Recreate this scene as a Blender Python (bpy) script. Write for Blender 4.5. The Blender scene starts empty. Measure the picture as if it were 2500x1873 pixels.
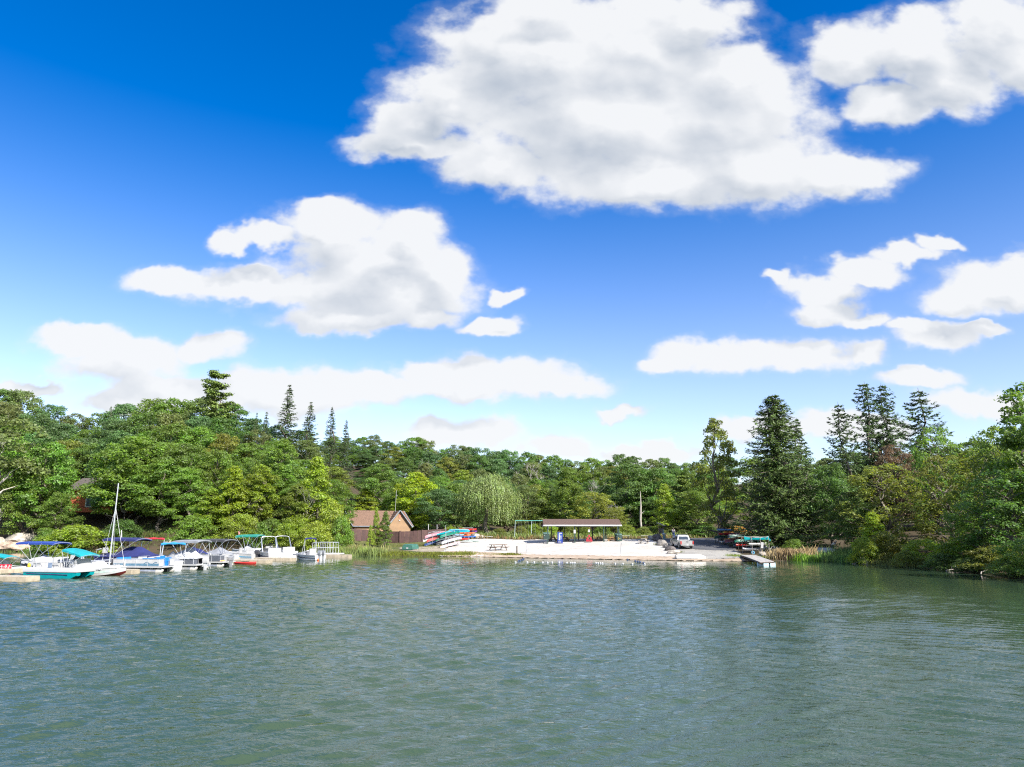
import bpy, bmesh, math, random
import numpy as np
from mathutils import Vector, Matrix
from mathutils import noise as mnoise

sc = bpy.context.scene
COL = sc.collection
PI = math.pi
rad = math.radians

# ------------------------------------------------------------------ camera
FPX, CAM_H = 1733.0, 4.0                  # focal length in photo pixels (2500 wide), eye height above the lake
PITCH = math.atan(353.5 / FPX)
cd = bpy.data.cameras.new('camera')
cd.sensor_fit = 'HORIZONTAL'
cd.sensor_width = 36.0
cd.lens = 36.0 * FPX / 2500.0
cd.clip_start = 0.1
cd.clip_end = 6000
cam = bpy.data.objects.new('camera', cd)
cam.location = (0, 0, CAM_H)
cam.rotation_euler = (PI / 2 + PITCH, 0, 0)
COL.objects.link(cam)
sc.camera = cam


def at(u, v, Y):
    """world point at depth Y that lies on the sight line through photo pixel u, v"""
    dx, dz = (u - 1250) / FPX, (936.5 - v) / FPX
    cy = math.cos(PITCH) - dz * math.sin(PITCH)
    cz = math.sin(PITCH) + dz * math.cos(PITCH)
    t = Y / cy
    return Vector((t * dx, Y, CAM_H + t * cz))


def gp(u, v, z=0.0):
    dx, dz = (u - 1250) / FPX, (936.5 - v) / FPX
    cy = math.cos(PITCH) - dz * math.sin(PITCH)
    cz = math.sin(PITCH) + dz * math.cos(PITCH)
    t = (z - CAM_H) / cz
    return Vector((t * dx, t * cy, z))


# ------------------------------------------------------------------ sky and sun
SUN_EL = rad(38)
SUN_XY = Vector((0.68, -0.73)).normalized()
world = bpy.data.worlds.new('World')
sc.world = world
world.use_nodes = True
wt = world.node_tree
wt.nodes.clear()


class NG:
    """tiny helper to write node graphs as expressions"""
    def __init__(self, tree):
        self.t = tree

    def n(self, typ, **kw):
        nd = self.t.nodes.new(typ)
        for k, v in kw.items():
            setattr(nd, k, v)
        return nd

    def put(self, sock, val):
        if val is None:
            return
        if isinstance(val, bpy.types.NodeSocket):
            self.t.links.new(val, sock)
        else:
            sock.default_value = val

    def m(self, op, a, b=None, c=None, clamp=False):
        nd = self.n('ShaderNodeMath', operation=op, use_clamp=clamp)
        self.put(nd.inputs[0], a)
        self.put(nd.inputs[1], b)
        self.put(nd.inputs[2], c)
        return nd.outputs[0]

    def v(self, op, a, b=None, s=None):
        nd = self.n('ShaderNodeVectorMath', operation=op)
        self.put(nd.inputs[0], a)
        self.put(nd.inputs[1], b)
        if s is not None:
            self.put(nd.inputs['Scale'], s)
        return nd.outputs['Value'] if op in ('LENGTH', 'DOT_PRODUCT', 'DISTANCE') else nd.outputs[0]

    def noise(self, vec, scale, detail=3.0, rough=0.5, dim='3D', dist=0.0, lac=2.0):
        nd = self.n('ShaderNodeTexNoise', noise_dimensions=dim)
        self.put(nd.inputs['Vector'], vec)
        nd.inputs['Scale'].default_value = scale
        nd.inputs['Detail'].default_value = detail
        nd.inputs['Roughness'].default_value = rough
        nd.inputs['Lacunarity'].default_value = lac
        nd.inputs['Distortion'].default_value = dist
        return nd

    def mix(self, fac, a, b, kind='RGBA', blend='MIX'):
        nd = self.n('ShaderNodeMix', data_type=kind)
        if kind == 'RGBA':
            nd.blend_type = blend
            self.put(nd.inputs[0], fac)
            self.put(nd.inputs[6], a)
            self.put(nd.inputs[7], b)
            return nd.outputs[2]
        self.put(nd.inputs[0], fac)
        self.put(nd.inputs[2], a)
        self.put(nd.inputs[3], b)
        return nd.outputs[0]

    def ramp(self, x, lo, hi, a=0.0, b=1.0, smooth=True):
        nd = self.n('ShaderNodeMapRange', interpolation_type='SMOOTHSTEP' if smooth else 'LINEAR')
        self.put(nd.inputs['Value'], x)
        nd.inputs['From Min'].default_value = lo
        nd.inputs['From Max'].default_value = hi
        nd.inputs['To Min'].default_value = a
        nd.inputs['To Max'].default_value = b
        return nd.outputs[0]

    def xyz(self, x=0.0, y=0.0, z=0.0):
        nd = self.n('ShaderNodeCombineXYZ')
        self.put(nd.inputs[0], x)
        self.put(nd.inputs[1], y)
        self.put(nd.inputs[2], z)
        return nd.outputs[0]

    def sep(self, v):
        nd = self.n('ShaderNodeSeparateXYZ')
        self.put(nd.inputs[0], v)
        return nd.outputs


def tan_dir(u, v):
    p = at(u, v, 1.0)
    return p.x, p.z - CAM_H


# cumulus seen over the lake: centre and half axes of each puff, as photo directions (u, v, ru, rv)
PUFFS = [
    # the large cloud
    (1330, 130, 300, 150), (1560, 110, 300, 150), (1690, 60, 150, 90), (1120, 220, 190, 85), (1000, 290, 130, 70),
    (1500, 300, 400, 170), (1760, 270, 270, 170), (1830, 400, 260, 115), (2050, 425, 190, 62), (1600, 430, 330, 85),
    (1010, 345, 190, 48), (1210, 400, 160, 75), (1240, 80, 120, 70), (1340, 20, 170, 70), (1790, 190, 150, 110),
    # top right
    (2090, 130, 130, 95), (2230, 110, 190, 105), (2330, 190, 150, 90), (2430, 80, 140, 110), (2180, 250, 110, 70), (2560, 160, 150, 110),
    # middle left
    (800, 560, 165, 72), (780, 525, 75, 42), (1000, 595, 125, 82), (1005, 560, 75, 48), (900, 645, 260, 75), (570, 605, 62, 30), (650, 590, 95, 38),
    (700, 705, 330, 52), (420, 690, 120, 40), (960, 715, 230, 72), (1085, 650, 85, 80), (860, 770, 200, 40), (1040, 770, 100, 40),
    # low ones
    (1190, 795, 90, 26), (1250, 720, 40, 20),
    (320, 880, 190, 75), (180, 830, 120, 40), (500, 850, 110, 48), (390, 950, 160, 52), (720, 965, 240, 78), (920, 960, 120, 50), (300, 990, 150, 40),
    (1200, 920, 250, 55), (1030, 915, 110, 38), (1340, 945, 170, 36), (1100, 950, 240, 30),
    (1760, 868, 180, 52), (1960, 868, 200, 48), (1610, 890, 70, 30), (2120, 870, 70, 34),
    (1900, 685, 42, 22), (2000, 705, 110, 44), (2100, 660, 110, 38), (2200, 627, 100, 28), (2285, 605, 52, 20), (2010, 752, 105, 34), (2110, 772, 75, 26),
    (2420, 695, 190, 68), (2330, 722, 95, 40), (2480, 655, 100, 45), (2290, 822, 105, 42), (2235, 790, 75, 25), (2400, 800, 80, 20),
    (1130, 1060, 170, 52), (1340, 1085, 120, 48), (1580, 1100, 150, 30), (1850, 1060, 160, 38),
    (2260, 930, 110, 28), (2360, 990, 140, 46), (2480, 985, 110, 38), (2100, 1060, 170, 40),
    (60, 940, 110, 26), (1520, 1000, 70, 20),
]


def build_world():
    g = NG(wt)
    tc = g.n('ShaderNodeTexCoord')
    d = tc.outputs['Generated']
    x, y, z = g.sep(d)
    sky = g.n('ShaderNodeTexSky', sky_type='NISHITA', sun_disc=False)
    sky.sun_elevation = SUN_EL
    sky.sun_rotation = math.atan2(SUN_XY.x, SUN_XY.y)
    sky.altitude = 200
    sky.air_density = 1.0
    sky.dust_density = 0.9
    sky.ozone_density = 3.2
    hsv = g.n('ShaderNodeHueSaturation')
    g.put(hsv.inputs['Hue'], g.ramp(z, 0.0, 0.40, 0.520, 0.511))
    g.put(hsv.inputs['Saturation'], g.ramp(z, 0.02, 0.58, 0.92, 1.46))
    g.put(hsv.inputs['Value'], g.ramp(z, 0.02, 0.70, 1.27, 1.12))
    g.put(hsv.inputs['Color'], sky.outputs[0])
    skyc = hsv.outputs[0]
    # gnomonic coordinates of the northern sky (world fixed)
    ys = g.m('MAXIMUM', g.m('ABSOLUTE', y), 0.12)
    px = g.m('DIVIDE', x, ys)
    pz = g.m('DIVIDE', z, ys)
    p = g.xyz(px, pz, 0.0)
    pn = g.xyz(px, g.m('MULTIPLY', pz, 1.35), 0.0)
    warp = g.noise(pn, 5.0, 3.0, 0.55, '2D').outputs['Color']
    warp = g.v('SCALE', g.v('SUBTRACT', warp, (0.5, 0.5, 0.0)), s=0.062)
    warp2 = g.noise(pn, 19.0, 3.0, 0.55, '2D').outputs['Color']
    warp2 = g.v('SCALE', g.v('SUBTRACT', warp2, (0.5, 0.5, 0.0)), s=0.034)
    pw = g.v('MULTIPLY', g.v('ADD', g.v('ADD', p, warp), warp2), (1.0, 1.0, 0.0))
    def puff_field(q):
        f = None
        for (u, v, ru, rv) in PUFFS:
            cx, cz = tan_dir(u, v)
            sx = abs(tan_dir(u + ru, v)[0] - tan_dir(u - ru, v)[0]) / 2
            sz = abs(tan_dir(u, v + rv)[1] - tan_dir(u, v - rv)[1]) / 2
            nd = g.n('ShaderNodeVectorMath', operation='MULTIPLY_ADD')
            g.put(nd.inputs[0], q)
            nd.inputs[1].default_value = (1 / sx, 1 / sz, 0)
            nd.inputs[2].default_value = (-cx / sx, -cz / sz, 0)
            r = g.v('LENGTH', nd.outputs[0])
            f = r if f is None else g.m('SMOOTH_MIN', f, r, 0.18)
        return g.m('SUBTRACT', 1.0, f)
    f = puff_field(pw)
    fsun = puff_field(g.v('ADD', pw, (0.022, 0.052, 0.0)))     # a step towards the sun: how much cloud lies in the light's way
    # the same kind of clouds all round the rest of the dome
    zz = g.m('ADD', g.m('MAXIMUM', z, 0.0), 0.16)
    dome = g.xyz(g.m('DIVIDE', x, zz), g.m('DIVIDE', y, zz), 0.0)
    gen = g.m('MULTIPLY', g.m('SUBTRACT', g.noise(dome, 0.9, 4.0, 0.55, '2D').outputs[0], 0.53), 5.0)
    front = g.m('MULTIPLY', g.ramp(y, 0.30, 0.50), g.m('MULTIPLY', g.ramp(px, 0.95, 0.75), g.ramp(px, -0.95, -0.75)))
    front = g.m('MULTIPLY', front, g.ramp(pz, 1.05, 0.80))
    selfsh = g.m('MULTIPLY', g.m('MULTIPLY', g.m('SUBTRACT', fsun, f), front), g.ramp(f, 0.02, 0.30))
    selfsh = g.m('MINIMUM', selfsh, 0.30)
    f = g.mix(front, gen, f, 'FLOAT')
    n1 = g.noise(pn, 11.0, 6.0, 0.53, '2D').outputs[0]
    off = g.v('ADD', pn, (0.016, 0.024, 0.0))
    n2 = g.noise(off, 11.0, 4.0, 0.54, '2D').outputs[0]
    big = g.noise(pn, 3.4, 2.0, 0.5, '2D').outputs[0]
    big2 = g.noise(g.v('ADD', pn, (0.05, 0.075, 0.0)), 3.4, 2.0, 0.5, '2D').outputs[0]
    dens = g.m('ADD', g.m('MULTIPLY', f, 2.1), g.m('MULTIPLY', g.m('SUBTRACT', n1, 0.5), 1.95))
    alpha = g.ramp(dens, -0.20, 0.74)
    wisp = g.m('MULTIPLY', g.ramp(dens, -0.55, 0.45), 0.20)
    alpha = g.m('MAXIMUM', alpha, wisp)
    mid = g.noise(pn, 6.5, 3.0, 0.5, '2D').outputs[0]
    mid2 = g.noise(g.v('ADD', pn, (0.028, 0.042, 0.0)), 6.5, 3.0, 0.5, '2D').outputs[0]
    relief = g.m('ADD', g.m('MULTIPLY', g.m('SUBTRACT', n1, n2), 0.40), g.m('MULTIPLY', g.m('SUBTRACT', mid, mid2), 0.75))
    thick = g.m('MULTIPLY', g.ramp(f, 0.10, 0.75), g.ramp(big, 0.33, 0.62, 0.35, 1.0))
    thick = g.m('MULTIPLY', thick, g.ramp(pz, 0.12, 0.6, 0.4, 1.0))
    shade = g.m('ADD', g.m('MULTIPLY', thick, 0.46), g.m('MULTIPLY', selfsh, 1.0))
    shade = g.m('MULTIPLY', shade, g.ramp(pz, 0.10, 0.50, 0.40, 1.0))
    lit = g.m('ADD', 0.92, g.m('SUBTRACT', relief, shade), clamp=True)
    ccol = g.mix(lit, (2.15, 2.5, 3.0, 1), (4.65, 4.72, 4.8, 1))
    # clouds fade into the pale air low on the horizon
    alpha = g.m('MULTIPLY', alpha, g.ramp(z, 0.0, 0.10, 0.55, 0.97))
    col = g.mix(alpha, skyc, ccol)
    bg = g.n('ShaderNodeBackground')
    g.put(bg.inputs['Color'], col)
    bg.inputs['Strength'].default_value = 0.10
    out = g.n('ShaderNodeOutputWorld')
    wt.links.new(bg.outputs[0], out.inputs['Surface'])
    world.cycles.sampling_method = 'MANUAL'
    world.cycles.sample_map_resolution = 512


build_world()

sl = bpy.data.lights.new('sun', 'SUN')
sl.energy = 5.0
sl.angle = rad(0.53)
sl.color = (1.0, 0.955, 0.88)
sun = bpy.data.objects.new('sun', sl)
COL.objects.link(sun)
SUN_DIR = Vector((SUN_XY.x * math.cos(SUN_EL), SUN_XY.y * math.cos(SUN_EL), math.sin(SUN_EL)))
sun.rotation_euler = SUN_DIR.to_track_quat('Z', 'Y').to_euler()
sun.location = SUN_DIR * 300

sc.view_settings.view_transform = 'Standard'
sc.view_settings.look = 'None'
sc.view_settings.exposure = 1.0
sc.view_settings.gamma = 1.0
sc.view_settings.use_curve_mapping = False
sc.render.engine = 'CYCLES'
sc.cycles.use_adaptive_sampling = True
sc.cycles.adaptive_threshold = 0.008
sc.cycles.use_denoising = False
sc.cycles.max_bounces = 6
sc.cycles.diffuse_bounces = 4
sc.cycles.glossy_bounces = 3
sc.cycles.transmission_bounces = 4
sc.cycles.transparent_max_bounces = 6
sc.cycles.caustics_reflective = False
sc.cycles.caustics_refractive = False
sc.cycles.sample_clamp_indirect = 6.0
sc.render.film_transparent = False
sc.cycles.filter_width = 1.15

# ------------------------------------------------------------------ materials
MATS = {}


def mat(name, col, rough=0.6, metal=0.0, var=0.12, vscale=3.0, bump=0.0, bscale=30.0, spec=0.5, coat=0.0):
    """painted / weathered solid with procedural colour variation, grime and fine relief"""
    if name in MATS:
        return MATS[name]
    m = bpy.data.materials.new(name)
    m.use_nodes = True
    t = m.node_tree
    b = t.nodes['Principled BSDF']
    g = NG(t)
    tc = g.n('ShaderNodeTexCoord').outputs['Object']
    n = g.noise(tc, vscale, 5.0, 0.6).outputs[0]
    dark = tuple(c * (1 - var * 1.6) for c in col) + (1,)
    light = tuple(min(1, c * (1 + var)) for c in col) + (1,)
    g.put(b.inputs['Base Color'], g.mix(g.ramp(n, 0.3, 0.7), dark, light))
    g.put(b.inputs['Roughness'], g.ramp(n, 0.25, 0.75, max(0.02, rough - 0.1), min(1, rough + 0.1)))
    b.inputs['Metallic'].default_value = metal
    b.inputs['Specular IOR Level'].default_value = spec
    b.inputs['Coat Weight'].default_value = coat
    if bump:
        bp = g.n('ShaderNodeBump')
        bp.inputs['Strength'].default_value = bump
        bp.inputs['Distance'].default_value = 0.02
        g.put(bp.inputs['Height'], g.noise(tc, bscale, 4.0, 0.6).outputs[0])
        g.put(b.inputs['Normal'], bp.outputs[0])
    MATS[name] = m
    return m


def leaf_mat(name, trans=0.35, vary=0.35, gloss=0.5):
    """foliage: colour comes from the tree's own object colour, varied leaf by leaf"""
    if name in MATS:
        return MATS[name]
    m = bpy.data.materials.new(name)
    m.use_nodes = True
    t = m.node_tree
    t.nodes.clear()
    g = NG(t)
    oi = g.n('ShaderNodeObjectInfo')
    geo = g.n('ShaderNodeNewGeometry')
    rnd = geo.outputs['Random Per Island']
    pos = geo.outputs['Position']
    big = g.noise(pos, 0.35, 2.0, 0.5).outputs[0]
    hs = g.n('ShaderNodeHueSaturation')
    g.put(hs.inputs['Hue'], g.m('ADD', 0.5, g.m('MULTIPLY', g.m('SUBTRACT', big, 0.5), 0.05)))
    g.put(hs.inputs['Saturation'], g.ramp(rnd, 0, 1, 0.85, 1.12, False))
    g.put(hs.inputs['Value'], g.m('MULTIPLY', g.ramp(rnd, 0, 1, 1 - vary, 1 + vary, False), g.ramp(big, 0.3, 0.7, 0.8, 1.2)))
    g.put(hs.inputs['Color'], oi.outputs['Color'])
    c = hs.outputs[0]
    df = g.n('ShaderNodeBsdfPrincipled')
    g.put(df.inputs['Base Color'], c)
    df.inputs['Roughness'].default_value = 0.5
    df.inputs['Specular IOR Level'].default_value = gloss
    tr = g.n('ShaderNodeBsdfTranslucent')
    hs2 = g.n('ShaderNodeHueSaturation')
    hs2.inputs['Hue'].default_value = 0.485
    hs2.inputs['Saturation'].default_value = 1.1
    hs2.inputs['Value'].default_value = 1.5
    g.put(hs2.inputs['Color'], c)
    g.put(tr.inputs['Color'], hs2.outputs[0])
    mx = g.n('ShaderNodeMixShader')
    mx.inputs[0].default_value = trans
    t.links.new(df.outputs[0], mx.inputs[1])
    t.links.new(tr.outputs[0], mx.inputs[2])
    o = g.n('ShaderNodeOutputMaterial')
    t.links.new(mx.outputs[0], o.inputs['Surface'])
    MATS[name] = m
    return m


def ground_mat(name, cols, scales, rough=0.95, bump=0.4, bscale=4.0):
    """three colours laid over each other by noise of different sizes, with relief"""
    m = bpy.data.materials.new(name)
    m.use_nodes = True
    t = m.node_tree
    b = t.nodes['Principled BSDF']
    g = NG(t)
    pos = g.n('ShaderNodeNewGeometry').outputs['Position']
    a = g.noise(pos, scales[0], 5.0, 0.6).outputs[0]
    c2 = g.noise(pos, scales[1], 4.0, 0.65).outputs[0]
    col = g.mix(g.ramp(a, 0.38, 0.62), cols[0] + (1,), cols[1] + (1,))
    col = g.mix(g.ramp(c2, 0.52, 0.72), col, cols[2] + (1,))
    g.put(b.inputs['Base Color'], col)
    b.inputs['Roughness'].default_value = rough
    b.inputs['Specular IOR Level'].default_value = 0.25
    bp = g.n('ShaderNodeBump')
    bp.inputs['Strength'].default_value = bump
    bp.inputs['Distance'].default_value = 0.08
    g.put(bp.inputs['Height'], g.noise(pos, bscale, 5.0, 0.65).outputs[0])
    g.put(b.inputs['Normal'], bp.outputs[0])
    MATS[name] = m
    return m


# ------------------------------------------------------------------ mesh helpers
def tag(o, label=None, cat=None, group=None, kind=None):
    if label:
        o['label'] = label
    if cat:
        o['category'] = cat
    if group:
        o['group'] = group
    if kind:
        o['kind'] = kind
    return o


def mesh_np(name, V, Fq, mats, smooth=False):
    """mesh from numpy arrays, faces all of one size"""
    me = bpy.data.meshes.new(name)
    n, k = Fq.shape
    me.vertices.add(len(V))
    me.vertices.foreach_set('co', np.asarray(V, dtype=np.float32).ravel())
    me.loops.add(n * k)
    me.loops.foreach_set('vertex_index', np.asarray(Fq, dtype=np.int32).ravel())
    me.polygons.add(n)
    me.polygons.foreach_set('loop_start', np.arange(0, n * k, k, dtype=np.int32))
    me.polygons.foreach_set('loop_total', np.full(n, k, dtype=np.int32))
    if smooth:
        me.polygons.foreach_set('use_smooth', np.ones(n, dtype=bool))
    me.update(calc_edges=True)
    for m in (mats if isinstance(mats, (list, tuple)) else [mats]):
        me.materials.append(m)
    return me


def add(name, me, parent=None, loc=(0, 0, 0), rot=(0, 0, 0), scale=(1, 1, 1)):
    o = bpy.data.objects.new(name, me)
    COL.objects.link(o)
    o.parent = parent
    o.location = loc
    o.rotation_euler = rot
    o.scale = scale
    return o


def thing(name, label, cat, loc=(0, 0, 0), rz=0.0, group=None):
    o = bpy.data.objects.new(name, None)
    o.empty_display_size = 0.3
    COL.objects.link(o)
    o.location = loc
    o.rotation_euler = (0, 0, rz)
    return tag(o, label, cat, group)


class MB:
    """collects shapes; build() links them as ONE mesh object"""
    def __init__(s):
        s.v, s.f = [], []

    def poly(s, pts, faces):
        b = len(s.v)
        s.v += [tuple(p) for p in pts]
        s.f += [tuple(b + i for i in f) for f in faces]
        return s

    def box(s, c, d, rz=0.0, ry=0.0, rx=0.0, taper=1.0):
        M = Matrix.Rotation(rz, 3, 'Z') @ Matrix.Rotation(ry, 3, 'Y') @ Matrix.Rotation(rx, 3, 'X')
        P = []
        for k in (-1, 1):
            t = taper if k > 0 else 1
            for (i, j) in ((-1, -1), (1, -1), (1, 1), (-1, 1)):
                P.append(Vector(c) + M @ Vector((i * d[0] / 2 * t, j * d[1] / 2 * t, k * d[2] / 2)))
        return s.poly(P, [(3, 2, 1, 0), (4, 5, 6, 7), (0, 1, 5, 4), (1, 2, 6, 5), (2, 3, 7, 6), (3, 0, 4, 7)])

    def loft(s, rings, cap=True, closed=True):
        n = len(rings[0])
        b = len(s.v)
        for r in rings:
            s.v += [tuple(p) for p in r]
        for i in range(len(rings) - 1):
            for j in range(n if closed else n - 1):
                a0, a1 = b + i * n + j, b + i * n + (j + 1) % n
                s.f.append((a0, a1, a1 + n, a0 + n))
        if cap:
            s.f.append(tuple(b + j for j in reversed(range(n))))
            s.f.append(tuple(b + (len(rings) - 1) * n + j for j in range(n)))
        return s

    def tube(s, pts, r, n=6, cap=True):
        pts = [Vector(p) for p in pts]
        rs = r if isinstance(r, (list, tuple)) else [r] * len(pts)
        rings = []
        up = Vector((0, 0, 1))
        for i, p in enumerate(pts):
            d = (pts[min(i + 1, len(pts) - 1)] - pts[max(i - 1, 0)])
            d = d.normalized() if d.length > 1e-9 else up
            a = d.cross(up if abs(d.z) < 0.95 else Vector((1, 0, 0))).normalized()
            bb = d.cross(a)
            rings.append([p + (a * math.cos(2 * PI * k / n) + bb * math.sin(2 * PI * k / n)) * rs[i] for k in range(n)])
        return s.loft(rings, cap)

    def ball(s, c, r, nu=10, nv=6):
        r = r if isinstance(r, (list, tuple)) else (r, r, r)
        rings = []
        for i in range(nv + 1):
            a = -PI / 2 + PI * i / nv
            cr = max(0.02, math.cos(a))
            rings.append([(c[0] + r[0] * cr * math.cos(2 * PI * k / nu), c[1] + r[1] * cr * math.sin(2 * PI * k / nu), c[2] + r[2] * math.sin(a)) for k in range(nu)])
        return s.loft(rings)

    def grid(s, fn, nu, nv):
        b = len(s.v)
        for i in range(nu + 1):
            for j in range(nv + 1):
                s.v.append(tuple(fn(i / nu, j / nv)))
        for i in range(nu):
            for j in range(nv):
                a = b + i * (nv + 1) + j
                s.f.append((a, a + nv + 1, a + nv + 2, a + 1))
        return s

    def mesh(s, name, m, smooth=False):
        me = bpy.data.meshes.new(name)
        me.from_pydata(s.v, [], s.f)
        me.validate()
        me.update()
        if smooth:
            me.polygons.foreach_set('use_smooth', np.ones(len(me.polygons), dtype=bool))
            try:
                me.set_sharp_from_angle(angle=rad(42))
            except Exception:
                pass
        me.materials.append(m)
        return me

    def build(s, name, m, parent=None, smooth=False, loc=(0, 0, 0), rot=(0, 0, 0)):
        return add(name, s.mesh(name, m, smooth), parent, loc, rot)


def copy_tree(o, parent=None):
    c = o.copy()
    COL.objects.link(c)
    c.parent = parent
    for ch in list(o.children):
        copy_tree(ch, c)
    return c

# ------------------------------------------------------------------ lake shore and terrain
_sh_px = [(-40, 1347), (60, 1347), (150, 1350), (260, 1351), (400, 1352), (560, 1353), (700, 1353), (820, 1354), (940, 1357.5), (1050, 1358), (1150, 1359), (1250, 1361),
          (1400, 1364), (1550, 1366.5), (1660, 1368.5), (1740, 1369), (1830, 1370), (1930, 1370), (2020, 1372), (2100, 1375), (2180, 1380), (2240, 1384),
          (2300, 1389), (2380, 1399), (2450, 1408), (2500, 1414), (2560, 1424)]
_far = [tuple(gp(u, v)[:2]) for u, v in _sh_px]
LAKE = np.array(_far + [(46, 34), (54, 8), (70, -60), (60, -170), (-40, -230), (-170, -200), (-230, -60), (-190, 60)], dtype=float)


def shore_dist(x, y):
    """signed distance to the shoreline, positive on land"""
    x = np.atleast_1d(np.asarray(x, float))
    y = np.atleast_1d(np.asarray(y, float))
    best = np.full(x.shape, 1e9)
    inside = np.zeros(x.shape, bool)
    n = len(LAKE)
    for i in range(n):
        ax, ay = LAKE[i]
        bx, by = LAKE[(i + 1) % n]
        dx, dy = bx - ax, by - ay
        t = np.clip(((x - ax) * dx + (y - ay) * dy) / (dx * dx + dy * dy), 0, 1)
        best = np.minimum(best, np.hypot(x - ax - t * dx, y - ay - t * dy))
        c = (ay > y) != (by > y)
        with np.errstate(divide='ignore', invalid='ignore'):
            xi = (bx - ax) * (y - ay) / (by - ay + 1e-12) + ax
        inside ^= c & (x < xi)
    return np.where(inside, -best, best)


def sstep(a, b, x):
    t = np.clip((x - a) / (b - a), 0, 1)
    return t * t * (3 - 2 * t)


def bumps(x, y):
    return (np.sin(x * 0.21 + 1.3 * np.sin(y * 0.13)) * np.cos(y * 0.17 + 0.7) + 0.5 * np.sin(x * 0.53 + y * 0.41))


def terrain(x, y):
    x = np.atleast_1d(np.asarray(x, float))
    y = np.atleast_1d(np.asarray(y, float))
    d = shore_dist(x, y)
    sand = sstep(-6, 3, x) * sstep(44, 36, x)
    right = sstep(36, 44, x) * sstep(130, 60, y)
    dl = np.maximum(d, 0)
    z = (1 - sand) * 0.28 * (1 - np.exp(-dl / 0.8))
    z = z + 0.07 * np.minimum(dl, 30) * (1 - 0.25 * right) + 0.012 * np.clip(dl - 30, 0, 120)
    left = sstep(-22, -48, x)
    z = z + left * (0.27 * np.clip(dl - 1.0, 0, 55))
    z = z + 10.0 * sstep(160, 290, y) * (1 - 0.45 * left)
    z = z + sstep(48, 90, x) * 0.06 * np.minimum(dl, 80)
    z = z + bumps(x, y) * 0.10 * sstep(4, 14, dl) * (1 - sand * sstep(140, 125, y))
    z = z + bumps(x * 0.2, y * 0.2) * 2.2 * sstep(40, 90, dl)
    z = np.where(d < 0, np.maximum(0.10 * d, -3.0), z)
    return z


def tz(x, y):
    return float(terrain(x, y)[0])


_gy = np.concatenate([np.arange(40, 175, 0.25), np.arange(175, 330, 1.0)])


def gt(u, v):
    """where the sight line through a photo pixel meets the ground"""
    a, b = at(u, v, 40.0), at(u, v, 330.0)
    t = (_gy - 40.0) / 290.0
    X, Z = a.x + (b.x - a.x) * t, a.z + (b.z - a.z) * t
    T = np.maximum(terrain(X, _gy), 0.0)
    hit = np.nonzero(Z <= T)[0]
    i = int(hit[0]) if len(hit) else len(_gy) - 1
    if i > 0 and len(hit):
        d0, d1 = Z[i - 1] - T[i - 1], Z[i] - T[i]
        q = d0 / (d0 - d1)
        y = _gy[i - 1] + q * (_gy[i] - _gy[i - 1])
    else:
        y = _gy[i]
    p = at(u, v, float(y))
    return Vector((p.x, p.y, tz(p.x, p.y)))


def axis(lo, hi, step, far_lo, far_hi):
    a = list(np.arange(lo, hi + 1e-6, step))
    s, p = step, hi
    while p < far_hi:
        s *= 1.35
        p += s
        a.append(p)
    s, p = step, lo
    while p > far_lo:
        s *= 1.35
        p -= s
        a.insert(0, p)
    return np.array(a)


M_FOREST = ground_mat('forest_floor', [(0.055, 0.040, 0.024), (0.085, 0.062, 0.038), (0.045, 0.060, 0.020)], (0.35, 1.7), bump=0.7)
M_SAND = ground_mat('white_sand', [(0.445, 0.415, 0.37), (0.50, 0.475, 0.43), (0.35, 0.315, 0.265)], (0.25, 1.4), bump=1.0, bscale=2.2)
M_WETSAND = ground_mat('wet_sand', [(0.36, 0.27, 0.19), (0.46, 0.37, 0.27), (0.28, 0.20, 0.13)], (0.8, 3.0), rough=0.6, bump=0.3)
M_GRAVEL = ground_mat('gravel', [(0.30, 0.285, 0.26), (0.36, 0.345, 0.31), (0.22, 0.205, 0.18)], (0.5, 6.0), bump=0.6, bscale=12)
M_ASPHALT = ground_mat('asphalt', [(0.085, 0.088, 0.095), (0.11, 0.112, 0.118), (0.065, 0.066, 0.07)], (0.3, 8.0), rough=0.9, bump=0.25, bscale=25)
M_TURF = ground_mat('turf', [(0.075, 0.10, 0.025), (0.14, 0.13, 0.05), (0.20, 0.165, 0.085)], (0.5, 1.6), bump=0.6)
M_DIRT = ground_mat('packed_dirt', [(0.36, 0.31, 0.24), (0.27, 0.225, 0.165), (0.15, 0.15, 0.06)], (0.6, 1.8), bump=0.4)
M_MULCH = ground_mat('play_mulch', [(0.42, 0.27, 0.17), (0.36, 0.22, 0.14), (0.48, 0.34, 0.23)], (1.0, 4.0), bump=0.5)


def build_terrain():
    xs = axis(-135, 105, 1.6, -2500, 2500)
    ys = axis(44, 310, 1.6, -900, 4200)
    X, Y = np.meshgrid(xs, ys)
    Z = terrain(X.ravel(), Y.ravel())
    V = np.stack([X.ravel(), Y.ravel(), Z], 1)
    nx, ny = len(xs), len(ys)
    i = np.arange(nx - 1)[None, :] + np.arange(ny - 1)[:, None] * nx
    i = i.ravel()
    Fq = np.stack([i, i + 1, i + nx + 1, i + nx], 1)
    o = add('ground', mesh_np('ground', V, Fq, M_FOREST, True))
    tag(o, 'brown leaf-littered forest ground under the trees', kind='structure')


build_terrain()


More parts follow.
